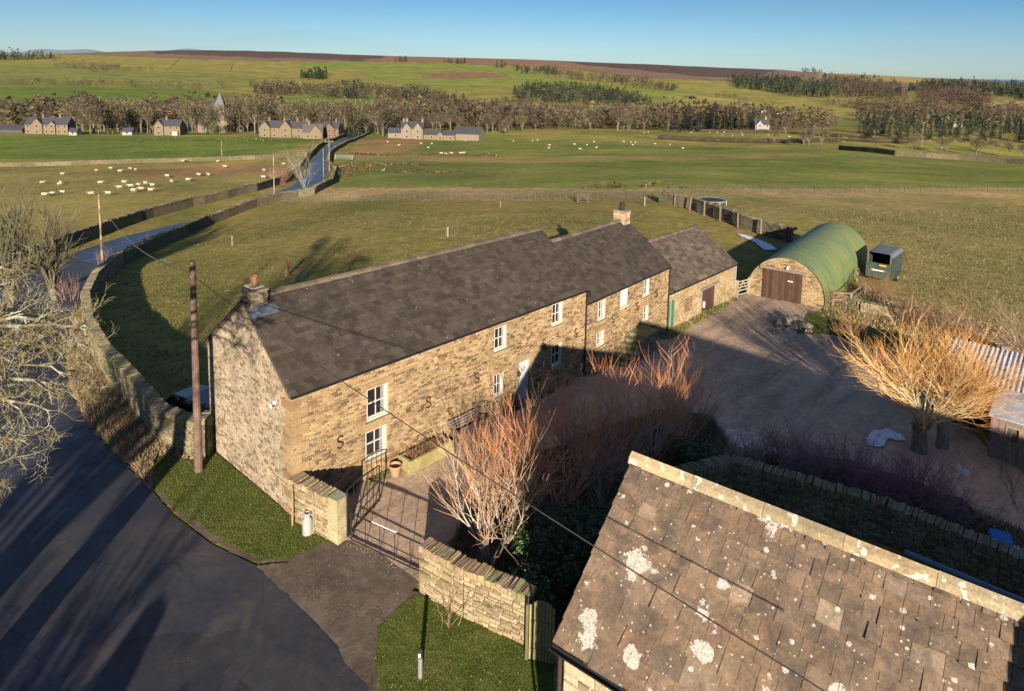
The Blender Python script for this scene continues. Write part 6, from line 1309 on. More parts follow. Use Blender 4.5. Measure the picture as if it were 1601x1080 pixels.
rt = empty('added_shadow_crown', (bx, by, Hs(bx, by))); rg = random.Random(9); mb = MB(); lob = [(Vector((rg.uniform(-2.6, 2.6), rg.uniform(-2.6, 2.6), rg.uniform(9.6, 14.4))), rg.uniform(.8, 1.7)) for _ in range(13)]
for k in range(7000):
    c, r_ = rg.choice(lob); u = rvec(rg, 1).normalized(); p = c+u*r_*rg.uniform(.5, 1.1); a = rvec(rg, 1).normalized()*.11; b_ = rvec(rg, 1).normalized()*.11; mb.add([p, p+a, p+b_], [(0, 1, 2)], (.04, .06, .02))
mb.build('foliage', M_LEAF, rt); t = MB(); t.tube([(0, 0, -.3), (.1, .1, 5), (0, 0, 10), (.2, 0, 14)], [.2, .15, .12, .04], 8, (.1, .09, .07)); 
for c, r_ in lob: t.tube([(0, 0, 8.5), c*.6+Vector((0, 0, 3.6)), c], [.08, .05, .02], 5, (.1, .09, .07))
t.build('trunk', M_BARK, rt); tag(rt, 'leafy crown added outside the left edge for the lichened tree, its shadow falling behind the farmhouse roof', 'tree')
# climbing stems on the walls
for i, (x, y) in enumerate([(.0, -.45), (.28, -1.3)]):
    m = MB(); m.tube([(-.3+x, y, 0), (-.27+x, y, .8), (-.29+x, y, 1.5)], [.03, .028, .02], 5, (.24, .18, .12)); o = m.build('wooden_stake', M_WOOD, None); tag(o, ['thin stake against the entrance wall beside the house corner', 'thin stake against the entrance wall behind the milk churn'][i], 'stake')
bush('rose_stems', Vector((.55, -7.4, 0)), 'bare climbing rose stems trained against the lawn wall', 'climber', 9, 1.2, .5, .012, [(3, .5, .5, .2, .0, 5, 3), (0, .5, .4, .2, .0, 3, 3)], (.25, .17, .09), (.28, .2, .1), 131, lean=(.1, -.3))
# ------------------------------------------------------------------ grass blades and tussocks
def blades(name, poly, n, h, cols, seed, world=True, dz=.05, w=.02, clump=0.0, bend=.5):
    rg = random.Random(seed); pts = poly if world else [tuple(G(*p)[:2]) for p in poly]; X = np.array(pts); lo = X.min(0); hi = X.max(0); mb = MB(); r = np.random.default_rng(seed)
    xs = r.uniform(lo[0], hi[0], n*4); ys = r.uniform(lo[1], hi[1], n*4); k = inpoly(xs, ys, pts)
    if clump: k &= wobble(xs, ys, 1.7, seed)+.5*wobble(xs, ys, 5., seed+1) > clump
    xs, ys = xs[k][:n], ys[k][:n]; zs = H(xs, ys)+dz
    for x, y, z in zip(xs, ys, zs):
        c = rg.choice(cols); kk = rg.uniform(.75, 1.25); c = tuple(v*kk for v in c); a = rg.uniform(0, 6.28); hh = h*rg.uniform(.5, 1.2); dx, dy = math.cos(a)*w, math.sin(a)*w; bx, by = rg.uniform(-bend, bend)*hh, rg.uniform(-bend, bend)*hh
        mb.add([(x-dx, y-dy, z), (x+dx, y+dy, z), (x+bx, y+by, z+hh)], [(0, 1, 2)], c)
    if mb.nv: o = mb.build(name, M_LEAF, None); o['kind'] = 'stuff'; return o
GC = [(.055, .078, .014), (.045, .065, .012), (.085, .088, .022), (.04, .07, .012), (.11, .09, .035)]
SC = [(.26, .20, .10), (.20, .15, .08), (.16, .15, .05), (.30, .24, .13), (.13, .12, .04)]
blades('grass', LAWN1, 20000, .05, GC, 1, w=.012, dz=.05); blades('grass', LAWN2, 15000, .05, GC, 2, w=.012, dz=.05)
blades('rough_grass', ROUGH1, 16000, .22, [(.24, .17, .10), (.18, .12, .07), (.15, .14, .05), (.28, .21, .13)], 3, w=.018, bend=.9)
SC2 = [(.10, .09, .04), (.085, .09, .03), (.065, .08, .022), (.125, .105, .05), (.06, .07, .02)]
FIELD = [tuple(G(*p)[:2]) for p in ((305, 655), (160, 540), (150, 470), (200, 425), (420, 335), (700, 335), (1030, 330), (1120, 370), (1060, 400), (850, 380), (560, 430), (330, 500))]
blades('tussocks', FIELD, 24000, .15, SC2, 4, dz=-.02, w=.035, clump=-.02, bend=.9)
FIELD2 = [tuple(G(*p)[:2]) for p in ((1250, 330), (1601, 320), (1760, 420), (1760, 560), (1600, 520), (1420, 480), (1400, 400))]
blades('tussocks', FIELD2, 20000, .16, SC2, 5, dz=-.02, w=.045, clump=.0, bend=.9)
blades('rough_grass', ROUGH2, 9000, .28, SC, 6, dz=.0, w=.025, bend=.8)
blades('rough_grass', [tuple(G(*p)[:2]) for p in ((1150, 735), (1600, 868), (1620, 840), (1500, 790), (1300, 730), (1170, 705))], 7000, .25, [(.12, .09, .06), (.09, .08, .04)], 7, dz=.0, w=.02, bend=.8)
BED = [(2.1, -6.2)]+[tuple(G(*p)[:2]) for p in ((705, 850), (735, 790), (790, 735), (860, 700), (940, 672), (1040, 640), (1110, 650), (1140, 690), (1120, 735), (1060, 760))]+[(9.2, -11.2), (2.0, -11.3)]
blades('rough_grass', BED, 14000, .3, [(.12, .10, .05), (.10, .075, .045), (.07, .09, .025), (.16, .12, .07)], 12, dz=.02, w=.02, clump=-.15, bend=.8)
ed = [(.15, .12, .07), (.11, .10, .05), (.2, .16, .1)]
blades('edge_grass', [(.2, -.02), (16.5, -.02), (16.5, -.35), (.2, -.35)], 2500, .1, [(.11, .13, .03), (.09, .10, .03), (.15, .14, .05)], 8, dz=.03, w=.02, clump=-.2)
blades('edge_grass', [(16.5, .1), (25.7, .55), (35, .7), (35, .1), (25.7, -.4), (16.5, -.5)], 3500, .14, [(.11, .13, .03), (.12, .12, .03), (.15, .14, .05)], 9, dz=.03, w=.022, clump=-.3)
# ------------------------------------------------------------------ trees of the valley, built once per kind and copied
def far_pt(px, depth):
    d = ray_of(px, 150); r = depth/(d[0]*FH[0]+d[1]*FH[1]); x, y = CAM[0]+d[0]*r, CAM[1]+d[1]*r; return Vector((x, y, Hs(x, y)))
def bare_mesh(seed, cols, dens=900, wide=.42):
    rg = random.Random(seed); mb = MB(); mb.tube([(0, 0, -.02), (0, 0, .35), (.01, 0, .6)], [.022, .015, .008], 5, (.10, .09, .07), cap=False)
    for k in range(16):
        a = rg.uniform(0, 6.28); t = rg.uniform(.15, .45); e = Vector((math.cos(a)*wide*.7, math.sin(a)*wide*.7, rg.uniform(.5, .95))); mb.tube([(0, 0, t), e*.5+Vector((0, 0, t*.5+.03)), e], [.010, .006, .002], 3, (.12, .105, .08), cap=False)
    lobes = [(Vector((rg.uniform(-.2, .2), rg.uniform(-.2, .2), rg.uniform(.45, .78))), rg.uniform(.14, .27)) for _ in range(8)]
    for k in range(dens):
        c, r = rg.choice(lobes); u = rvec(rg, 1); 
        if u.length < .1: continue
        u.normalize(); p = c+u*r*rg.uniform(.3, 1.05); p.x *= wide/.4; p.y *= wide/.4
        if p.z < .12: continue
        d = (u+rvec(rg, .5)+Vector((0, 0, .5))).normalized(); l = rg.uniform(.035, .085); s = d.cross(rvec(rg, 1)).normalized()*rg.uniform(.006, .014); kk = rg.uniform(.82, 1.18); cc = tuple(v*kk for v in rg.choice(cols)); mb.add([p-s, p+s, p+d*l+s*.3], [(0, 1, 2)], cc)
    return mb
def conifer_mesh(seed, cols, dens=520, wide=.17, bare=.08):
    rg = random.Random(seed); mb = MB(); mb.tube([(0, 0, -.02), (0, 0, .9)], [.016, .004], 5, (.09, .07, .05), cap=False)
    for k in range(dens):
        z = bare+(1-bare)*rg.random()**1.15; r = wide*(1-z)**.75*rg.uniform(.45, 1.1)+.006; a = rg.uniform(0, 6.28); p = Vector((math.cos(a)*r*.5, math.sin(a)*r*.5, z)); t = Vector((math.cos(a), math.sin(a), rg.uniform(-.5, .15)))*(r*.6+.01); s = Vector((-math.sin(a), math.cos(a), 0))*rg.uniform(.012, .028); cc = tuple(v*rg.uniform(.65, 1.35) for v in rg.choice(cols)); mb.add([p-s, p+s, p+t], [(0, 1, 2)], cc)
    return mb
BC = [(.16, .115, .075), (.13, .10, .065), (.18, .135, .09), (.12, .085, .055)]; BO = [(.15, .135, .06), (.13, .12, .055), (.17, .15, .075)]; BRD = [(.20, .115, .075), (.17, .10, .065), (.15, .09, .06)]
BC = _k([(.15, .12, .078), (.13, .108, .07), (.165, .13, .088), (.12, .095, .062)], .40); BO = _k(BO, .52); BRD = _k([(.18, .125, .085), (.16, .11, .075), (.15, .105, .07)], .38)
CG = [(.018, .030, .015), (.013, .023, .012), (.024, .037, .016), (.015, .027, .016)]
FT = {}
for nm, mk in (('bare0', bare_mesh(1, BC)), ('bare1', bare_mesh(2, BC+BO, 850)), ('bare2', bare_mesh(3, BO, 900)), ('bare3', bare_mesh(4, BRD, 900, .36)), ('con0', conifer_mesh(5, CG)), ('con1', conifer_mesh(6, CG, 560, .21)), ('yew', conifer_mesh(7, [(.06, .10, .02), (.08, .12, .025), (.045, .08, .02)], 900, .28, .02))):
    FT[nm] = mk.mesh(nm, M_LEAF)
NT = [0]
def far_trees(name, kinds, spots, label, group, cat='tree'):
    """spots: (px, depth, height)"""
    rg = random.Random(len(spots)*7+len(name))
    for (px, dep, h) in spots:
        o = bpy.data.objects.new(name, FT[rg.choice(kinds)]); COL.objects.link(o); o.location = far_pt(px, dep); w = rg.uniform(.85, 1.2); o.scale = (h*w, h*w, h); o.rotation_euler = (0, 0, rg.uniform(0, 6.28)); tag(o, label, cat, group); NT[0] += 1
def spots(x0, x1, d0, d1, n, h0, h1, seed):
    rg = random.Random(seed); return [(x0+(x1-x0)*(i+rg.uniform(-.4, 1.4))/n, rg.uniform(d0, d1), rg.uniform(h0, h1)) for i in range(n)]
far_trees('bare_tree', ['bare0', 'bare1', 'bare2'], spots(112, 240, 362, 430, 24, 10, 24, 1), 'bare tree in the village belt left of the small gabled lodge', 'bare trees left of the lodge')
far_trees('bare_tree', ['bare0', 'bare1', 'bare2'], spots(285, 420, 372, 450, 28, 10, 24, 2), 'bare tree around the church spire', 'bare trees around the church')
far_trees('bare_tree', ['bare1', 'bare2', 'bare0'], spots(420, 610, 370, 440, 30, 10, 23, 3), 'bare tree behind the village terrace at the road end', 'bare trees behind the terrace')
far_trees('bare_tree', ['bare0', 'bare3', 'bare1'], spots(560, 800, 400, 520, 36, 8, 19, 4), 'brown bare tree behind the village farm buildings', 'bare trees behind the farm buildings')
far_trees('bare_tree', ['bare2', 'bare3', 'bare0', 'bare1'], spots(780, 1060, 440, 600, 42, 8, 21, 5), 'bare tree along the far edge of the middle sheep field', 'bare trees along the middle field edge')
far_trees('bare_tree', ['bare2', 'bare0'], [(1270, 330, 9), (1290, 340, 10), (1262, 350, 9), (1215, 345, 8), (1232, 420, 11), (1200, 470, 12), (1160, 480, 11), (1120, 470, 12)], 'bare tree standing near the hedges in the right half of the fields', 'bare trees near the right hedges')
far_trees('conifer', ['yew'], [(329, 356, 14.5)], 'bright green conical evergreen tree in front of the church', None)
far_trees('conifer', ['con1'], [(288, 362, 9), (194, 372, 15), (402, 375, 9), (440, 380, 13), (545, 372, 14), (12, 380, 7)], 'dark evergreen tree scattered among the village belt', 'dark evergreens in the village belt')
far_trees('conifer', ['con0', 'con1'], spots(1052, 1186, 430, 500, 34, 8, 20, 7), 'tall dark conifer in the row right of the middle field', 'conifer row right of the middle field')
far_trees('conifer', ['con0', 'con1'], spots(800, 880, 560, 660, 18, 8, 19, 8), 'dark green conifer in the clump behind the brown woodland', 'conifer clump behind the brown woodland')
far_trees('conifer', ['con1', 'con0'], spots(1345, 1720, 400, 500, 74, 8, 19, 9), 'dark conifer in the shaded wood at the right edge', 'conifers of the shaded right hand wood')
far_trees('bare_tree', ['bare2', 'bare1'], spots(1420, 1720, 330, 375, 14, 7, 9, 10), 'olive bare tree at the near fringe of the shaded right hand wood', 'bare trees fringing the right hand wood')
# ------------------------------------------------------------------ woods, hedges and walls too far to count
_cache = {}
def col_table(px):
    k = int(round(px/10.0))
    if k not in _cache:
        dep = 60*1.012**np.arange(0, 370); d = ray_of(k*10, 150); r = dep/(d[0]*FH[0]+d[1]*FH[1]); X = CAM[0]+d[0]*r; Y = CAM[1]+d[1]*r; Z = H(X, Y)
        y = PX(np.stack([X, Y, Z], -1))[:, 1]; y = np.minimum.accumulate(y); _cache[k] = (y[::-1]-np.arange(len(y))[::-1]*1e-6, dep[::-1])
    return _cache[k]
def fastG(px, py):
    y, dep = col_table(px); i = np.argsort(y); dd = float(np.interp(py, y[i], dep[i])); return far_pt(px, dd), dd
def wood(name, poly, n, h, kinds, seed, wscale=1.0, per=26):
    """kinds: list of (colours, conifer?) one mesh of many small crowns"""
    rg = random.Random(seed); X = [p[0] for p in poly]; Y = [p[1] for p in poly]; mb = MB(); c_ = 0; tries = 0
    while c_ < n and tries < n*30:
        tries += 1; px, py = rg.uniform(min(X), max(X)), rg.uniform(min(Y), max(Y))
        if not inpoly(np.array([px]), np.array([py]), poly)[0]: continue
        p, dd = fastG(px, py); hh = h*rg.uniform(.55, 1.3)*(1+.35*math.sin(p.x*.03)*math.cos(p.y*.023)); cols, con = rg.choice(kinds); c_ += 1; base = rg.choice(cols); kk = rg.uniform(.65, 1.35)*(1+.3*math.sin(p.x*.02+1)*math.cos(p.y*.031))
        for k in range(per):
            z = rg.uniform(.08, 1); r = (1-z)*.24 if con else .36*math.sqrt(max(.03, 1-(2*z-1.05)**2)); a = rg.uniform(0, 6.28); q = p+Vector((math.cos(a)*r*hh*wscale, math.sin(a)*r*hh*wscale, z*hh)); s = hh*(.125 if con else .115)*rg.uniform(.6, 1.3)
            n1 = Vector((math.cos(a)*s*.7, math.sin(a)*s*.7, -s*.8 if con else s*.8)); t1 = Vector((-math.sin(a)*s*.8, math.cos(a)*s*.8, 0)); k3 = rg.uniform(.88, 1.12); cc = tuple(v*kk*k3 for v in base); mb.add([q-t1, q+t1, q+n1], [(0, 1, 2)], cc)
    o = mb.build(name, M_LEAF, None); o['kind'] = 'stuff'; return o
CON = (CG, True); BAR = (BC, False); RED = (BRD, False); OLV = (BO, False); PUR = ([(.055, .036, .032), (.062, .042, .034), (.05, .035, .03)], False)
wood('woodland', [(556, 176), (640, 180), (720, 172), (820, 168), (900, 176), (1050, 182), (1180, 194), (1310, 194), (1310, 204), (556, 202)], 1500, 15, [RED, BAR, BAR, OLV], 1)
wood('woodland', [(0, 190), (110, 184), (200, 178), (320, 168), (420, 160), (440, 178), (440, 204), (0, 204)], 900, 15, [BAR, OLV, RED], 2)
wood('woodland', [(388, 132), (470, 138), (560, 136), (640, 146), (720, 158), (740, 166), (640, 160), (520, 154), (400, 148)], 900, 18, [BAR, BAR, OLV, CON], 3)
wood('conifer_wood', [(800, 140), (870, 136), (940, 138), (1000, 152), (1024, 164), (960, 168), (900, 162), (810, 160)], 800, 19, [CON, CON, CON, BAR], 4)
wood('conifer_wood', [(800, 106), (870, 110), (870, 118), (810, 114)], 110, 20, [CON], 5); wood('woodland', [(840, 108), (905, 113), (930, 129), (880, 124), (850, 118)], 170, 17, [PUR], 6)
wood('woodland', [(920, 118), (1000, 124), (1066, 140), (1040, 144), (960, 134), (920, 128)], 240, 18, [PUR, PUR, CON], 7)
wood('conifer_wood', [(1135, 126), (1220, 122), (1296, 134), (1300, 154), (1250, 152), (1150, 138)], 600, 26, [CON], 8)
wood('woodland', [(1280, 118), (1330, 122), (1400, 132), (1420, 158), (1310, 152), (1290, 136)], 700, 24, [RED, PUR, CON], 9)
wood('conifer_wood', [(1440, 130), (1520, 130), (1700, 138), (1700, 160), (1610, 160), (1560, 150), (1480, 140), (1410, 146)], 900, 28, [CON], 10)
wood('woodland', [(1430, 142), (1500, 142), (1560, 156), (1540, 168), (1440, 162)], 520, 22, [RED, PUR], 11)
wood('woodland', [(1340, 166), (1400, 160), (1540, 168), (1700, 176), (1700, 198), (1345, 190)], 1300, 17, [RED, BAR, PUR, OLV], 12)
wood('conifer_wood', [(1348, 188), (1500, 190), (1740, 194), (1740, 206), (1350, 200)], 420, 15, [CON, (BO, True)], 13)
wood('conifer_wood', [(470, 118), (514, 117), (512, 124), (472, 125)], 70, 26, [CON], 14); wood('conifer_wood', [(616, 95), (636, 95), (636, 97), (616, 97)], 16, 24, [CON], 15); wood('conifer_wood', [(694, 97), (726, 98), (726, 100), (694, 99)], 26, 24, [CON], 16); wood('conifer_wood', [(775, 103), (790, 103), (790, 106), (775, 106)], 12, 24, [CON], 17)
wood('conifer_wood', [(-60, 88), (86, 90), (96, 93), (-60, 96)], 170, 34, [CON, CON, PUR], 18); wood('woodland', [(86, 98), (160, 101), (250, 112), (150, 112), (86, 106)], 170, 13, [PUR, BAR], 19)
wood('woodland', [(-60, 127), (200, 130), (380, 138), (420, 142), (300, 141), (100, 135), (-60, 133)], 260, 11, [BAR, OLV], 20)
wood('woodland', [(640, 116), (780, 118), (790, 122), (650, 122)], 60, 7, [PUR], 21); wood('woodland', [(700, 176), (780, 170), (790, 178), (700, 182)], 120, 14, [CON, BAR], 22)
wood('conifer_wood', [(1250, 111), (1284, 113), (1284, 115), (1250, 113)], 30, 24, [CON], 23); wood('conifer_wood', [(1340, 121), (1372, 122), (1372, 123.5), (1340, 122.5)], 26, 22, [CON], 24); wood('conifer_wood', [(1540, 131), (1640, 131), (1640, 133), (1540, 133)], 50, 24, [CON], 25)
wood('woodland', [(1110, 172), (1180, 176), (1240, 186), (1240, 192), (1100, 184)], 90, 12, [BAR, PUR, CON], 26); wood('woodland', [(1120, 146), (1200, 158), (1230, 166), (1190, 164), (1110, 152)], 46, 10, [BAR, PUR], 27); wood('woodland', [(1290, 158), (1350, 160), (1350, 170), (1290, 166)], 60, 14, [BAR, PUR], 28)
for i, (x, y) in enumerate(((146, 112), (118, 108), (342, 128), (266, 134), (160, 130), (60, 128), (560, 130), (392, 134))): wood('hedgerow_clump', [(x-4, y-1), (x+5, y-1), (x+5, y+1), (x-4, y+1)], 4, 14, [BAR if i % 2 else PUR], 40+i)
def hedge(name, line, h, step, cols, seed, per=26, w=.9, core=False):
    rg = random.Random(seed); P = [fastG(*p)[0] for p in line]; mb = MB()
    if core:
        C_ = []
        for i in range(len(P)-1):
            n = max(2, int((P[i+1]-P[i]).length/2.5)); C_ += [P[i].lerp(P[i+1], k/n) for k in range(n)]
        C_.append(P[-1]); pts = [Vector((p.x, p.y, Hs(p.x, p.y)+h*.34)) for p in C_]; mb.tube(pts, [h*rg.uniform(.36, .56) for _ in pts], 7, cols[0])
    for i in range(len(P)-1):
        n = max(2, int((P[i+1]-P[i]).length/step))
        for k in range(n):
            q = P[i].lerp(P[i+1], (k+rg.random())/n); z0 = Hs(q.x, q.y); hh = h*rg.uniform(.6, 1.2)
            for _ in range(per):
                p = Vector((q.x+rg.gauss(0, w), q.y+rg.gauss(0, w), z0+hh*rg.random())); s = step*.35*rg.uniform(.5, 1.2); a = rvec(rg, 1).normalized()*s; b_ = rvec(rg, 1).normalized()*s; cc = tuple(v*rg.uniform(.7, 1.3) for v in rg.choice(cols)); mb.add([p, p+a, p+b_], [(0, 1, 2)], cc)
    o = mb.build(name, M_LEAF, None); o['kind'] = 'stuff'; return o
HD = [(.035, .028, .016), (.03, .025, .014), (.045, .035, .02)]
hedge('hedge', [(1032, 217), (1100, 221), (1200, 224), (1318, 222)], 2.6, 1.1, HD, 1, 60, 1.1, True); hedge('hedge', [(1332, 220), (1380, 223), (1426, 224)], 3.0, 1.1, HD, 2, 60, 1.1, True); hedge('hedge', [(1086, 206), (1180, 207), (1240, 209), (1320, 215)], 2.2, 1.3, HD, 3, 50, 1.1, True)
hedge('reed_bank', [(540, 240), (600, 243), (720, 243), (790, 244)], .5, 1.6, [(.07, .045, .022), (.06, .038, .02)], 4, 26); hedge('reed_bank', [(528, 262), (560, 264), (570, 266)], .9, 1.2, [(.09, .055, .025)], 5, 40, 2.2); hedge('reed_bank', [(528, 274), (545, 276)], 1.0, 1.2, [(.085, .05, .025)], 6, 40, 2.0)
hedge('reed_bank', [(575, 258), (665, 259)], .4, 1.6, [(.065, .042, .022)], 7, 22, 1.6); hedge('reed_bank', [(610, 269), (690, 270)], .5, 2.4, [(.065, .042, .022)], 8, 22, 2.0); hedge('reed_bank', [(930, 294), (1030, 292)], .35, 2.0, [(.06, .04, .02)], 9, 20, 1.6)
DL = [(.07, .055, .035), (.055, .045, .03)]
for i, ln in enumerate([[(262, 109), (286, 88)], [(360, 112), (366, 100)], [(-40, 103), (100, 106), (200, 112), (420, 116)], [(420, 120), (640, 128), (740, 131), (880, 134)], [(700, 104), (780, 112), (800, 124)], [(440, 160), (560, 158), (700, 172)], [(1040, 140), (1120, 152), (1240, 164), (1340, 172)], [(1060, 164), (1140, 172), (1240, 178)], [(900, 208), (1000, 206), (1086, 206)], [(520, 212), (420, 220), (200, 222)], [(960, 212), (1032, 217)], [(1360, 196), (1440, 206), (1601, 222), (1700, 232)], [(1230, 124), (1290, 132), (1440, 138)], [(-40, 155), (150, 152), (260, 156), (380, 150)], [(600, 100), (700, 102), (800, 106)], [(560, 112), (600, 126)]]):
    hedge('field_boundary', ln, 1.6 if i not in (0, 1, 4) else 2.2, 4.5 if min(p[1] for p in ln) < 150 else 2.0, DL, 30+i, 7, .8)
# ------------------------------------------------------------------ village houses
W_G = (.125, .098, .062); W_P = (.14, .12, .092); R_D = (.040, .042, .052)
def vhouse(name, px, depth, Lx, Wy, ze, zr, label, rot=0.0, chim=(), gables=(), nwin=4, wcol=W_G, rcol=R_D, storeys=2, porch=None, cat='house', hip=False, white_doors=False, group=None):
    c = far_pt(px, depth); root = empty(name, c, YAW-math.pi/2+rot); m = MB(); a, b_ = Lx/2, Wy/2   # local x to the right, -y towards the camera
    m.box((0, 0, ze/2-.5), (Lx, Wy, ze+1), col=wcol)
    for s in (-1, 1): m.add([(s*a, -b_, ze-.01), (s*a, b_, ze-.01), (s*a, 0, zr-.1), (s*(a-.3), -b_, ze-.01), (s*(a-.3), b_, ze-.01), (s*(a-.3), 0, zr-.1)], [(0, 1, 2), (5, 4, 3), (0, 2, 5, 3), (1, 4, 5, 2)], wcol)
    r = MB(); t = .14; o_ = .35; pz = (zr-ze)/b_*o_
    for s in (-1, 1): r.hexa([(-a-.2, s*(b_+o_), ze-pz), (a+.2, s*(b_+o_), ze-pz), (a+.2, 0, zr), (-a-.2, 0, zr), (-a-.2, s*(b_+o_), ze-pz+t), (a+.2, s*(b_+o_), ze-pz+t), (a+.2, 0, zr+t), (-a-.2, 0, zr+t)], rcol)
    for (gx, gw, gz) in gables:
        y0 = -b_-.9; h = gw/2; m.box((gx, (y0+0)/2, ze/2-.5), (gw, -y0, ze+1), col=wcol); m.add([(gx-h, y0, ze), (gx+h, y0, ze), (gx, y0, gz)], [(0, 1, 2)], wcol)
        for s in (-1, 1): r.hexa([(gx+s*(h+.25), y0-.2, ze-.25), (gx+s*(h+.25), 0, ze-.25), (gx, 0, gz), (gx, y0-.2, gz), (gx+s*(h+.25), y0-.2, ze-.11), (gx+s*(h+.25), 0, ze-.11), (gx, 0, gz+.14), (gx, y0-.2, gz+.14)], rcol)
        for zz in ([1.4, 4.1][:storeys]): w = MB(); w.box((gx, y0-.03, zz), (1.1, .08, 1.3), col=(.24, .235, .21)); wo = w.build('window', M_ATTR, root); w = MB(); w.box((gx, y0-.08, zz), (.85, .05, 1.05)); w.build('pane', M_GLASS, wo)
    m.build('wall', M_ATTR, root); ro = r.build('roof', M_ATTR, root)
    for cx_ in chim: q = MB(); q.box((cx_, 0, zr+.4), (.9, .75, 1.9), col=wcol); q.box((cx_, 0, zr+1.42), (1.0, .85, .14), col=wcol); q.build('chimney', M_ATTR, ro); q = MB(); q.lathe((cx_-.2, 0, zr+1.5), [(.13, 0), (.11, .5), (0, .5)], 6, (.18, .1, .06)); q.lathe((cx_+.2, 0, zr+1.5), [(.13, 0), (.11, .5), (0, .5)], 6, (.18, .1, .06)); q.build('chimney_pots', M_ATTR, ro)
    if nwin:
        for k in range(nwin):
            x = -a+Lx*(k+.5)/nwin
            if any(abs(x-g[0]) < g[1]/2+.5 for g in gables): continue
            for zz in ([1.4, 4.0][:storeys]): w = MB(); w.box((x, -b_-.03, zz), (1.0, .08, 1.25), col=(.24, .235, .21)); wo = w.build('window', M_ATTR, root); w = MB(); w.box((x, -b_-.08, zz), (.78, .05, 1.0)); w.build('pane', M_GLASS, wo)
    if porch is not None: q = MB(); q.box((porch, -b_-1.0, 1.1), (2.6, 1.6, 2.4), col=(.27, .27, .25)); q.build('white_porch', M_ATTR, root)
    tag(root, label, cat, group); return root
vhouse('village_house', 76, 348, 20, 8, 5.0, 8.2, 'long stone house with a central gable at the left edge of the village', chim=(-3, 5), gables=((-4, 5, 8.0), (3, 3, 6.5)), nwin=7, rot=.12)
vhouse('long_shed', 8, 352, 20, 7, 2.0, 4.0, 'low dark roofed shed at the far left edge', nwin=0, rcol=(.035, .037, .045), wcol=(.05, .05, .05), cat='shed')
vhouse('village_house', 114, 345, 4, 4, 2.0, 3.6, 'tiny grey roofed outhouse right of the long stone house', nwin=1, storeys=1, wcol=(.2, .2, .19)); vhouse('village_house', 199, 350, 5, 4, 2.0, 3.6, 'tiny white walled cottage in the tree belt gap', nwin=1, storeys=1, wcol=(.2, .2, .19))
vhouse('village_lodge', 264, 350, 12, 7, 5.0, 7.8, 'stone lodge with a left hand gable and a white porch below the church', chim=(-1.5,), gables=((-4, 4.5, 7.6),), nwin=4, porch=4, rot=.1)
vhouse('village_terrace', 447, 356, 26, 8, 5.4, 8.6, 'stone terrace with two front gables and several chimneys at the road end', chim=(-9, -1, 6, 11), gables=((-9.5, 5.5, 8.4), (1.5, 6, 9.0)), nwin=8, rot=-.1)
vhouse('village_house', 489, 347, 9.5, 8, 3.6, 7.2, 'warm stone cottage with a steep gable in front of the terrace', gables=((1.5, 5.5, 6.9),), nwin=2, storeys=1, chim=(-2,), rcol=(.07, .065, .06), rot=.2)
vhouse('village_house', 518, 360, 9, 8, 5.2, 8.2, 'reddish brown house beside the last bend of the road', gables=((0, 5, 7.8),), chim=(2.5,), nwin=3, wcol=(.11, .07, .05))
vhouse('village_farmhouse', 646, 352, 11, 8, 5.6, 8.6, 'tall pale farmhouse with two front gables and high chimneys', gables=((-2.5, 4, 8.2), (3, 4, 8.4)), chim=(-4.6, -3, 4.8), nwin=4, wcol=W_P)
vhouse('farm_outbuilding', 620, 358, 8, 6, 3.0, 5.2, 'low dark roofed outbuilding left of the pale farmhouse', nwin=1, storeys=1, wcol=W_P, cat='outbuilding'); vhouse('farm_outbuilding', 676, 352, 8, 6, 2.8, 4.8, 'small dark roofed outbuilding right of the pale farmhouse', nwin=1, storeys=1, cat='outbuilding')
vhouse('farm_outbuilding', 699, 350, 8.5, 6, 3.0, 4.8, 'low golden walled outbuilding beside the big barn', gables=((-3, 3, 4.4),), nwin=2, storeys=1, cat='outbuilding'); vhouse('village_barn', 734, 356, 14, 11, 3.8, 7.0, 'large barn with a dark roof at the right end of the village', nwin=0, wcol=W_P, rcol=(.045, .045, .05), rot=-.25, cat='barn')
vhouse('white_barn', 627, 800, 22, 14, 4.5, 9.5, 'white roofed barn in the fields above the village', nwin=0, wcol=(.24, .25, .25), rcol=(.55, .57, .58), cat='barn', rot=.3); vhouse('hill_farm', 703, 820, 20, 9, 4, 8, 'dark roofed white farm among trees above the village', nwin=3, wcol=(.27, .25, .22), rot=.2)
for i, (px, dep, L_) in enumerate(((519, 1850, 12), (532, 1860, 22), (547, 1850, 14))): vhouse('hill_farm', px, dep, L_, 9, 5, 9, ['small white building at the left end of the hillside farm', 'longest white building of the hillside farm', 'small white building at the right end of the hillside farm'][i], nwin=0, wcol=(.27, .27, .25), rcol=(.3, .3, .3))
vhouse('hill_farm', 1200, 1500, 26, 12, 5, 9, 'pale pinkish farm shed on the right hillside, left one of two', nwin=0, wcol=(.26, .22, .2), rcol=(.38, .33, .32), cat='farm shed'); vhouse('hill_farm', 1222, 1500, 20, 12, 5, 8, 'pale pinkish farm shed on the right hillside, right one of two', nwin=0, wcol=(.26, .22, .2), rcol=(.38, .33, .32), cat='farm shed')
vhouse('village_house', 1192, 440, 9, 7, 5, 8, 'pale grey house at the right end of the conifer row', chim=(3,), gables=((-2, 4, 7.4),), nwin=3, wcol=(.2, .19, .17)); vhouse('hill_farm', 1500, 900, 12, 8, 5, 8, 'small white house in the wooded valley at the right', nwin=2, wcol=(.27, .26, .24))
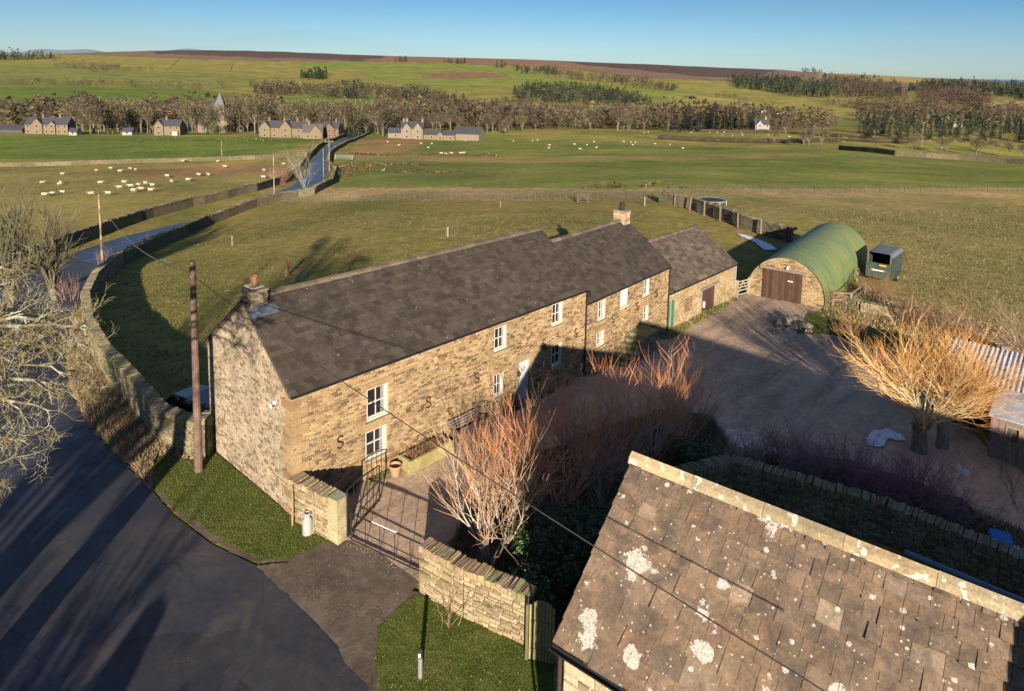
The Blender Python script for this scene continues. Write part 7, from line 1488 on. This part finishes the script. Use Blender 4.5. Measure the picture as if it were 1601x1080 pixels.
def church():
    c = far_pt(344, 418); root = empty('church', c, YAW-math.pi/2+.15); m = MB(); w = 2.9; hB = 15.5; m.box((0, 0, hB/2-1), (2*w, 2*w, hB+2), col=(.15, .12, .08)); m.build('tower', M_ATTR, root)
    r = MB(); e = w+.35; r.add([(-e, -e, hB-.0), (e, -e, hB), (e, e, hB), (-e, e, hB), (0, 0, hB+9.2)], [(0, 1, 4), (1, 2, 4), (2, 3, 4), (3, 0, 4), (3, 2, 1, 0)], (.085, .088, .10)); r.build('spire', M_ATTR, root)
    for k in range(3): l = MB(); l.box((-1.4+1.4*k, -w-.02, hB-2), (.6, .08, 1.8), col=(.03, .03, .03)); l.build('belfry_opening', M_ATTR, root)
    n = MB(); n.box((-8, 0, 3), (11, 7, 9), col=(.13, .105, .07)); n.box((8, 0, 3), (11, 7, 9), col=(.13, .105, .07)); n.build('nave_wall', M_ATTR, root); n = MB()
    for cx_ in (-8, 8):
        for s in (-1, 1): n.hexa([(cx_-5.6, s*3.9, 7.3), (cx_+5.6, s*3.9, 7.3), (cx_+5.6, 0, 11), (cx_-5.6, 0, 11), (cx_-5.6, s*3.9, 7.5), (cx_+5.6, s*3.9, 7.5), (cx_+5.6, 0, 11.2), (cx_-5.6, 0, 11.2)], (.055, .057, .066))
    n.build('nave_roof', M_ATTR, root); tag(root, 'stone church with a grey pyramid spire rising above the bare trees', 'church')
church()
# ------------------------------------------------------------------ sheep
def sheep_mesh():
    mb = MB(); n = 10; rings = [(-.56, .10, .66, .10), (-.50, .22, .64, .22), (-.25, .27, .62, .27), (.1, .27, .61, .27), (.38, .24, .64, .23), (.50, .13, .72, .15), (.62, .10, .80, .11), (.74, .095, .80, .10), (.86, .055, .72, .06)]
    V = []; F = []
    for x, ry, z, rz_ in rings:
        for k in range(n): a = 2*math.pi*k/n; V.append((x, math.cos(a)*ry, z+math.sin(a)*rz_))
    for i in range(len(rings)-1):
        for k in range(n): F.append((i*n+k, i*n+(k+1) % n, (i+1)*n+(k+1) % n, (i+1)*n+k))
    F += [tuple(range(n-1, -1, -1)), tuple((len(rings)-1)*n+k for k in range(n))]; mb.add(V, F[:-1], (.30, .27, .20)); 
    for i in range((len(rings)-2)*n-20, (len(rings)-1)*n): mb.c[min(i, len(mb.c)-1)] = (.2, .18, .15)
    for x in (-.38, .34):
        for y in (-.14, .14): mb.tube([(x, y, .5), (x+.02, y, .25), (x, y, 0)], [.06, .035, .03], 5, (.22, .19, .15))
    for y in (-.11, .11): mb.tube([(.68, y*.8, .86), (.66, y*1.8, .86)], [.03, .012], 4, (.3, .27, .22))
    return mb.mesh('sheep', M_ATTR, smooth=True)
SM = sheep_mesh()
def flock(pts, label, group, s=1.0, seed=1):
    rg = random.Random(seed)
    for (px, py) in pts: o = bpy.data.objects.new('sheep', SM); COL.objects.link(o); p, d = fastG(px, py); p = G(px, py) if d < 340 else p; o.location = p; k = s*rg.uniform(.95, 1.2); o.scale = (k, k, k); o.rotation_euler = (0, 0, rg.choice([YAW-math.pi/2, YAW+math.pi/2])+rg.uniform(-.7, .7)); tag(o, label, 'sheep', group)
q4 = lambda L_, ox: [(ox+x/4, 51+y/4) for x, y in L_]
flock(q4([(603, 870), (693, 857), (848, 865), (815, 858), (750, 876), (390, 893), (378, 945), (373, 957), (265, 948), (628, 950), (777, 948), (747, 980), (817, 972), (865, 965), (910, 955), (953, 965), (835, 1002), (883, 990), (943, 998), (1046, 907), (1073, 940), (1177, 931), (1243, 898), (1303, 898), (1408, 847), (1362, 812), (1145, 810), (392, 1010), (328, 1018), (280, 1028), (571, 1020), (677, 1018)], 0)+q4([(175, 830), (50, 870), (48, 915)], 400), 'white sheep in the pasture left of the road', 'sheep in the left pasture', .86, 1)
flock(q4([(825, 690), (895, 710), (1033, 700), (1100, 700), (1078, 725), (1160, 763), (1188, 765), (1223, 762), (1280, 760), (1300, 760), (1313, 680)], 400)+q4([(10, 683), (130, 683), (168, 678), (237, 710), (232, 728), (393, 705), (470, 708), (428, 735), (515, 688), (700, 688), (745, 690), (773, 693), (757, 708), (897, 702), (990, 705), (1070, 730), (530, 725)], 800), 'white sheep in the big middle field beyond the road', 'sheep in the middle field', .85, 2)
flock(q4([(840, 630), (865, 628), (1135, 628), (1250, 628), (1297, 628), (1330, 645), (1340, 628), (1395, 650), (1450, 630), (1458, 645)], 800)+q4([(150, 655), (160, 655), (22, 643), (1118, 688), (1198, 685), (1138, 690)], 1200), 'white sheep in the far right field beside the hedges', 'sheep by the far hedges', .85, 3)
# ------------------------------------------------------------------ field fences
def post_fence(name, line, n, h, label, r=.06, col=(.06, .052, .04)):
    P = [G(*p) for p in line]; tot = sum((P[i+1]-P[i]).length for i in range(len(P)-1)); root = empty(name, P[0]); o = P[0].copy(); rg = random.Random(n); pts = []
    for k in range(n):
        s = tot*k/(n-1); i = 0
        while i < len(P)-2 and s > (P[i+1]-P[i]).length: s -= (P[i+1]-P[i]).length; i += 1
        q = P[i].lerp(P[i+1], min(1, s/(P[i+1]-P[i]).length)); q.z = Hs(q.x, q.y); pts.append(q-o)
    pm = MB(); pm.box((0, 0, h/2-.1), (r*2, r*2, h+.2), col=col); me = pm.mesh('post', M_WOOD)
    for q in pts: p = bpy.data.objects.new('post', me); COL.objects.link(p); p.parent = root; p.location = q; p.rotation_euler = (rg.uniform(-.06, .06), rg.uniform(-.06, .06), rg.uniform(0, 1))
    for z in (.35, .7, h-.08): w = MB(); w.tube([q+Vector((0, 0, z)) for q in pts], .008, 3, (.2, .2, .19), cap=False); w.build('wire', M_ATTR, root)
    tag(root, label, 'fence'); return root
post_fence('post_and_wire_fence', [(440, 320), (560, 318), (700, 316), (900, 312), (1030, 310)], 72, 1.15, 'long post and wire fence across the field behind the farmhouse', .032)
post_fence('post_and_wire_fence', [(1040, 303), (1200, 301), (1400, 300), (1720, 299)], 84, 1.2, 'long post and wire fence crossing the right hand field', .036)
post_fence('roadside_fence', [(140, 470), (165, 432), (205, 404), (260, 378), (330, 348), (405, 320)], 14, 1.5, 'widely spaced stakes along the field side of the road wall', .05)
post_fence('wall_fence', [(1033, 316), (1076, 328), (1118, 343), (1160, 359), (1200, 372), (1238, 381)], 8, 1.7, 'row of stout stakes leaning on the wall below the trampoline', .08, (.12, .10, .07))
for i, (px, py, h, c, l) in enumerate(((700, 370, 1.0, (.2, .2, .18), 'pale stake alone in the field behind the long roof'), (363, 385, 1.2, (.15, .14, .1), 'pale stake in the rough field inside the road bend'), (1008, 322, 1.2, (.2, .2, .2), 'post behind the cottage chimney, right of the wooden field gate'), (782, 325, .9, (.15, .14, .11), 'short pale stake between the field fence and the long roof'))):
    p = G(px, py); m_ = MB(); m_.box((0, 0, h/2), (.12, .12, h), col=c, jit=.01); m_.tube([(0, 0, h*.8), (.25, .1, h*.55)], .02, 4, c); o = m_.build('stake', M_WOOD, None); o.location = p; tag(o, l, 'stake')
g_ = G(447, 432); m_ = MB(); m_.tube([(0, 0, 0), (.1, 0, .8), (.05, .1, 1.5)], [.16, .14, .1], 7, (.14, .07, .04)); m_.tube([(.25, .1, 0), (.35, .1, 1.3)], [.1, .08], 6, (.16, .08, .05)); o = m_.build('tree_stump', M_BARK, None); o.location = g_; tag(o, 'reddish brown stumps standing just behind the roof ridge near the chimney', 'stump')
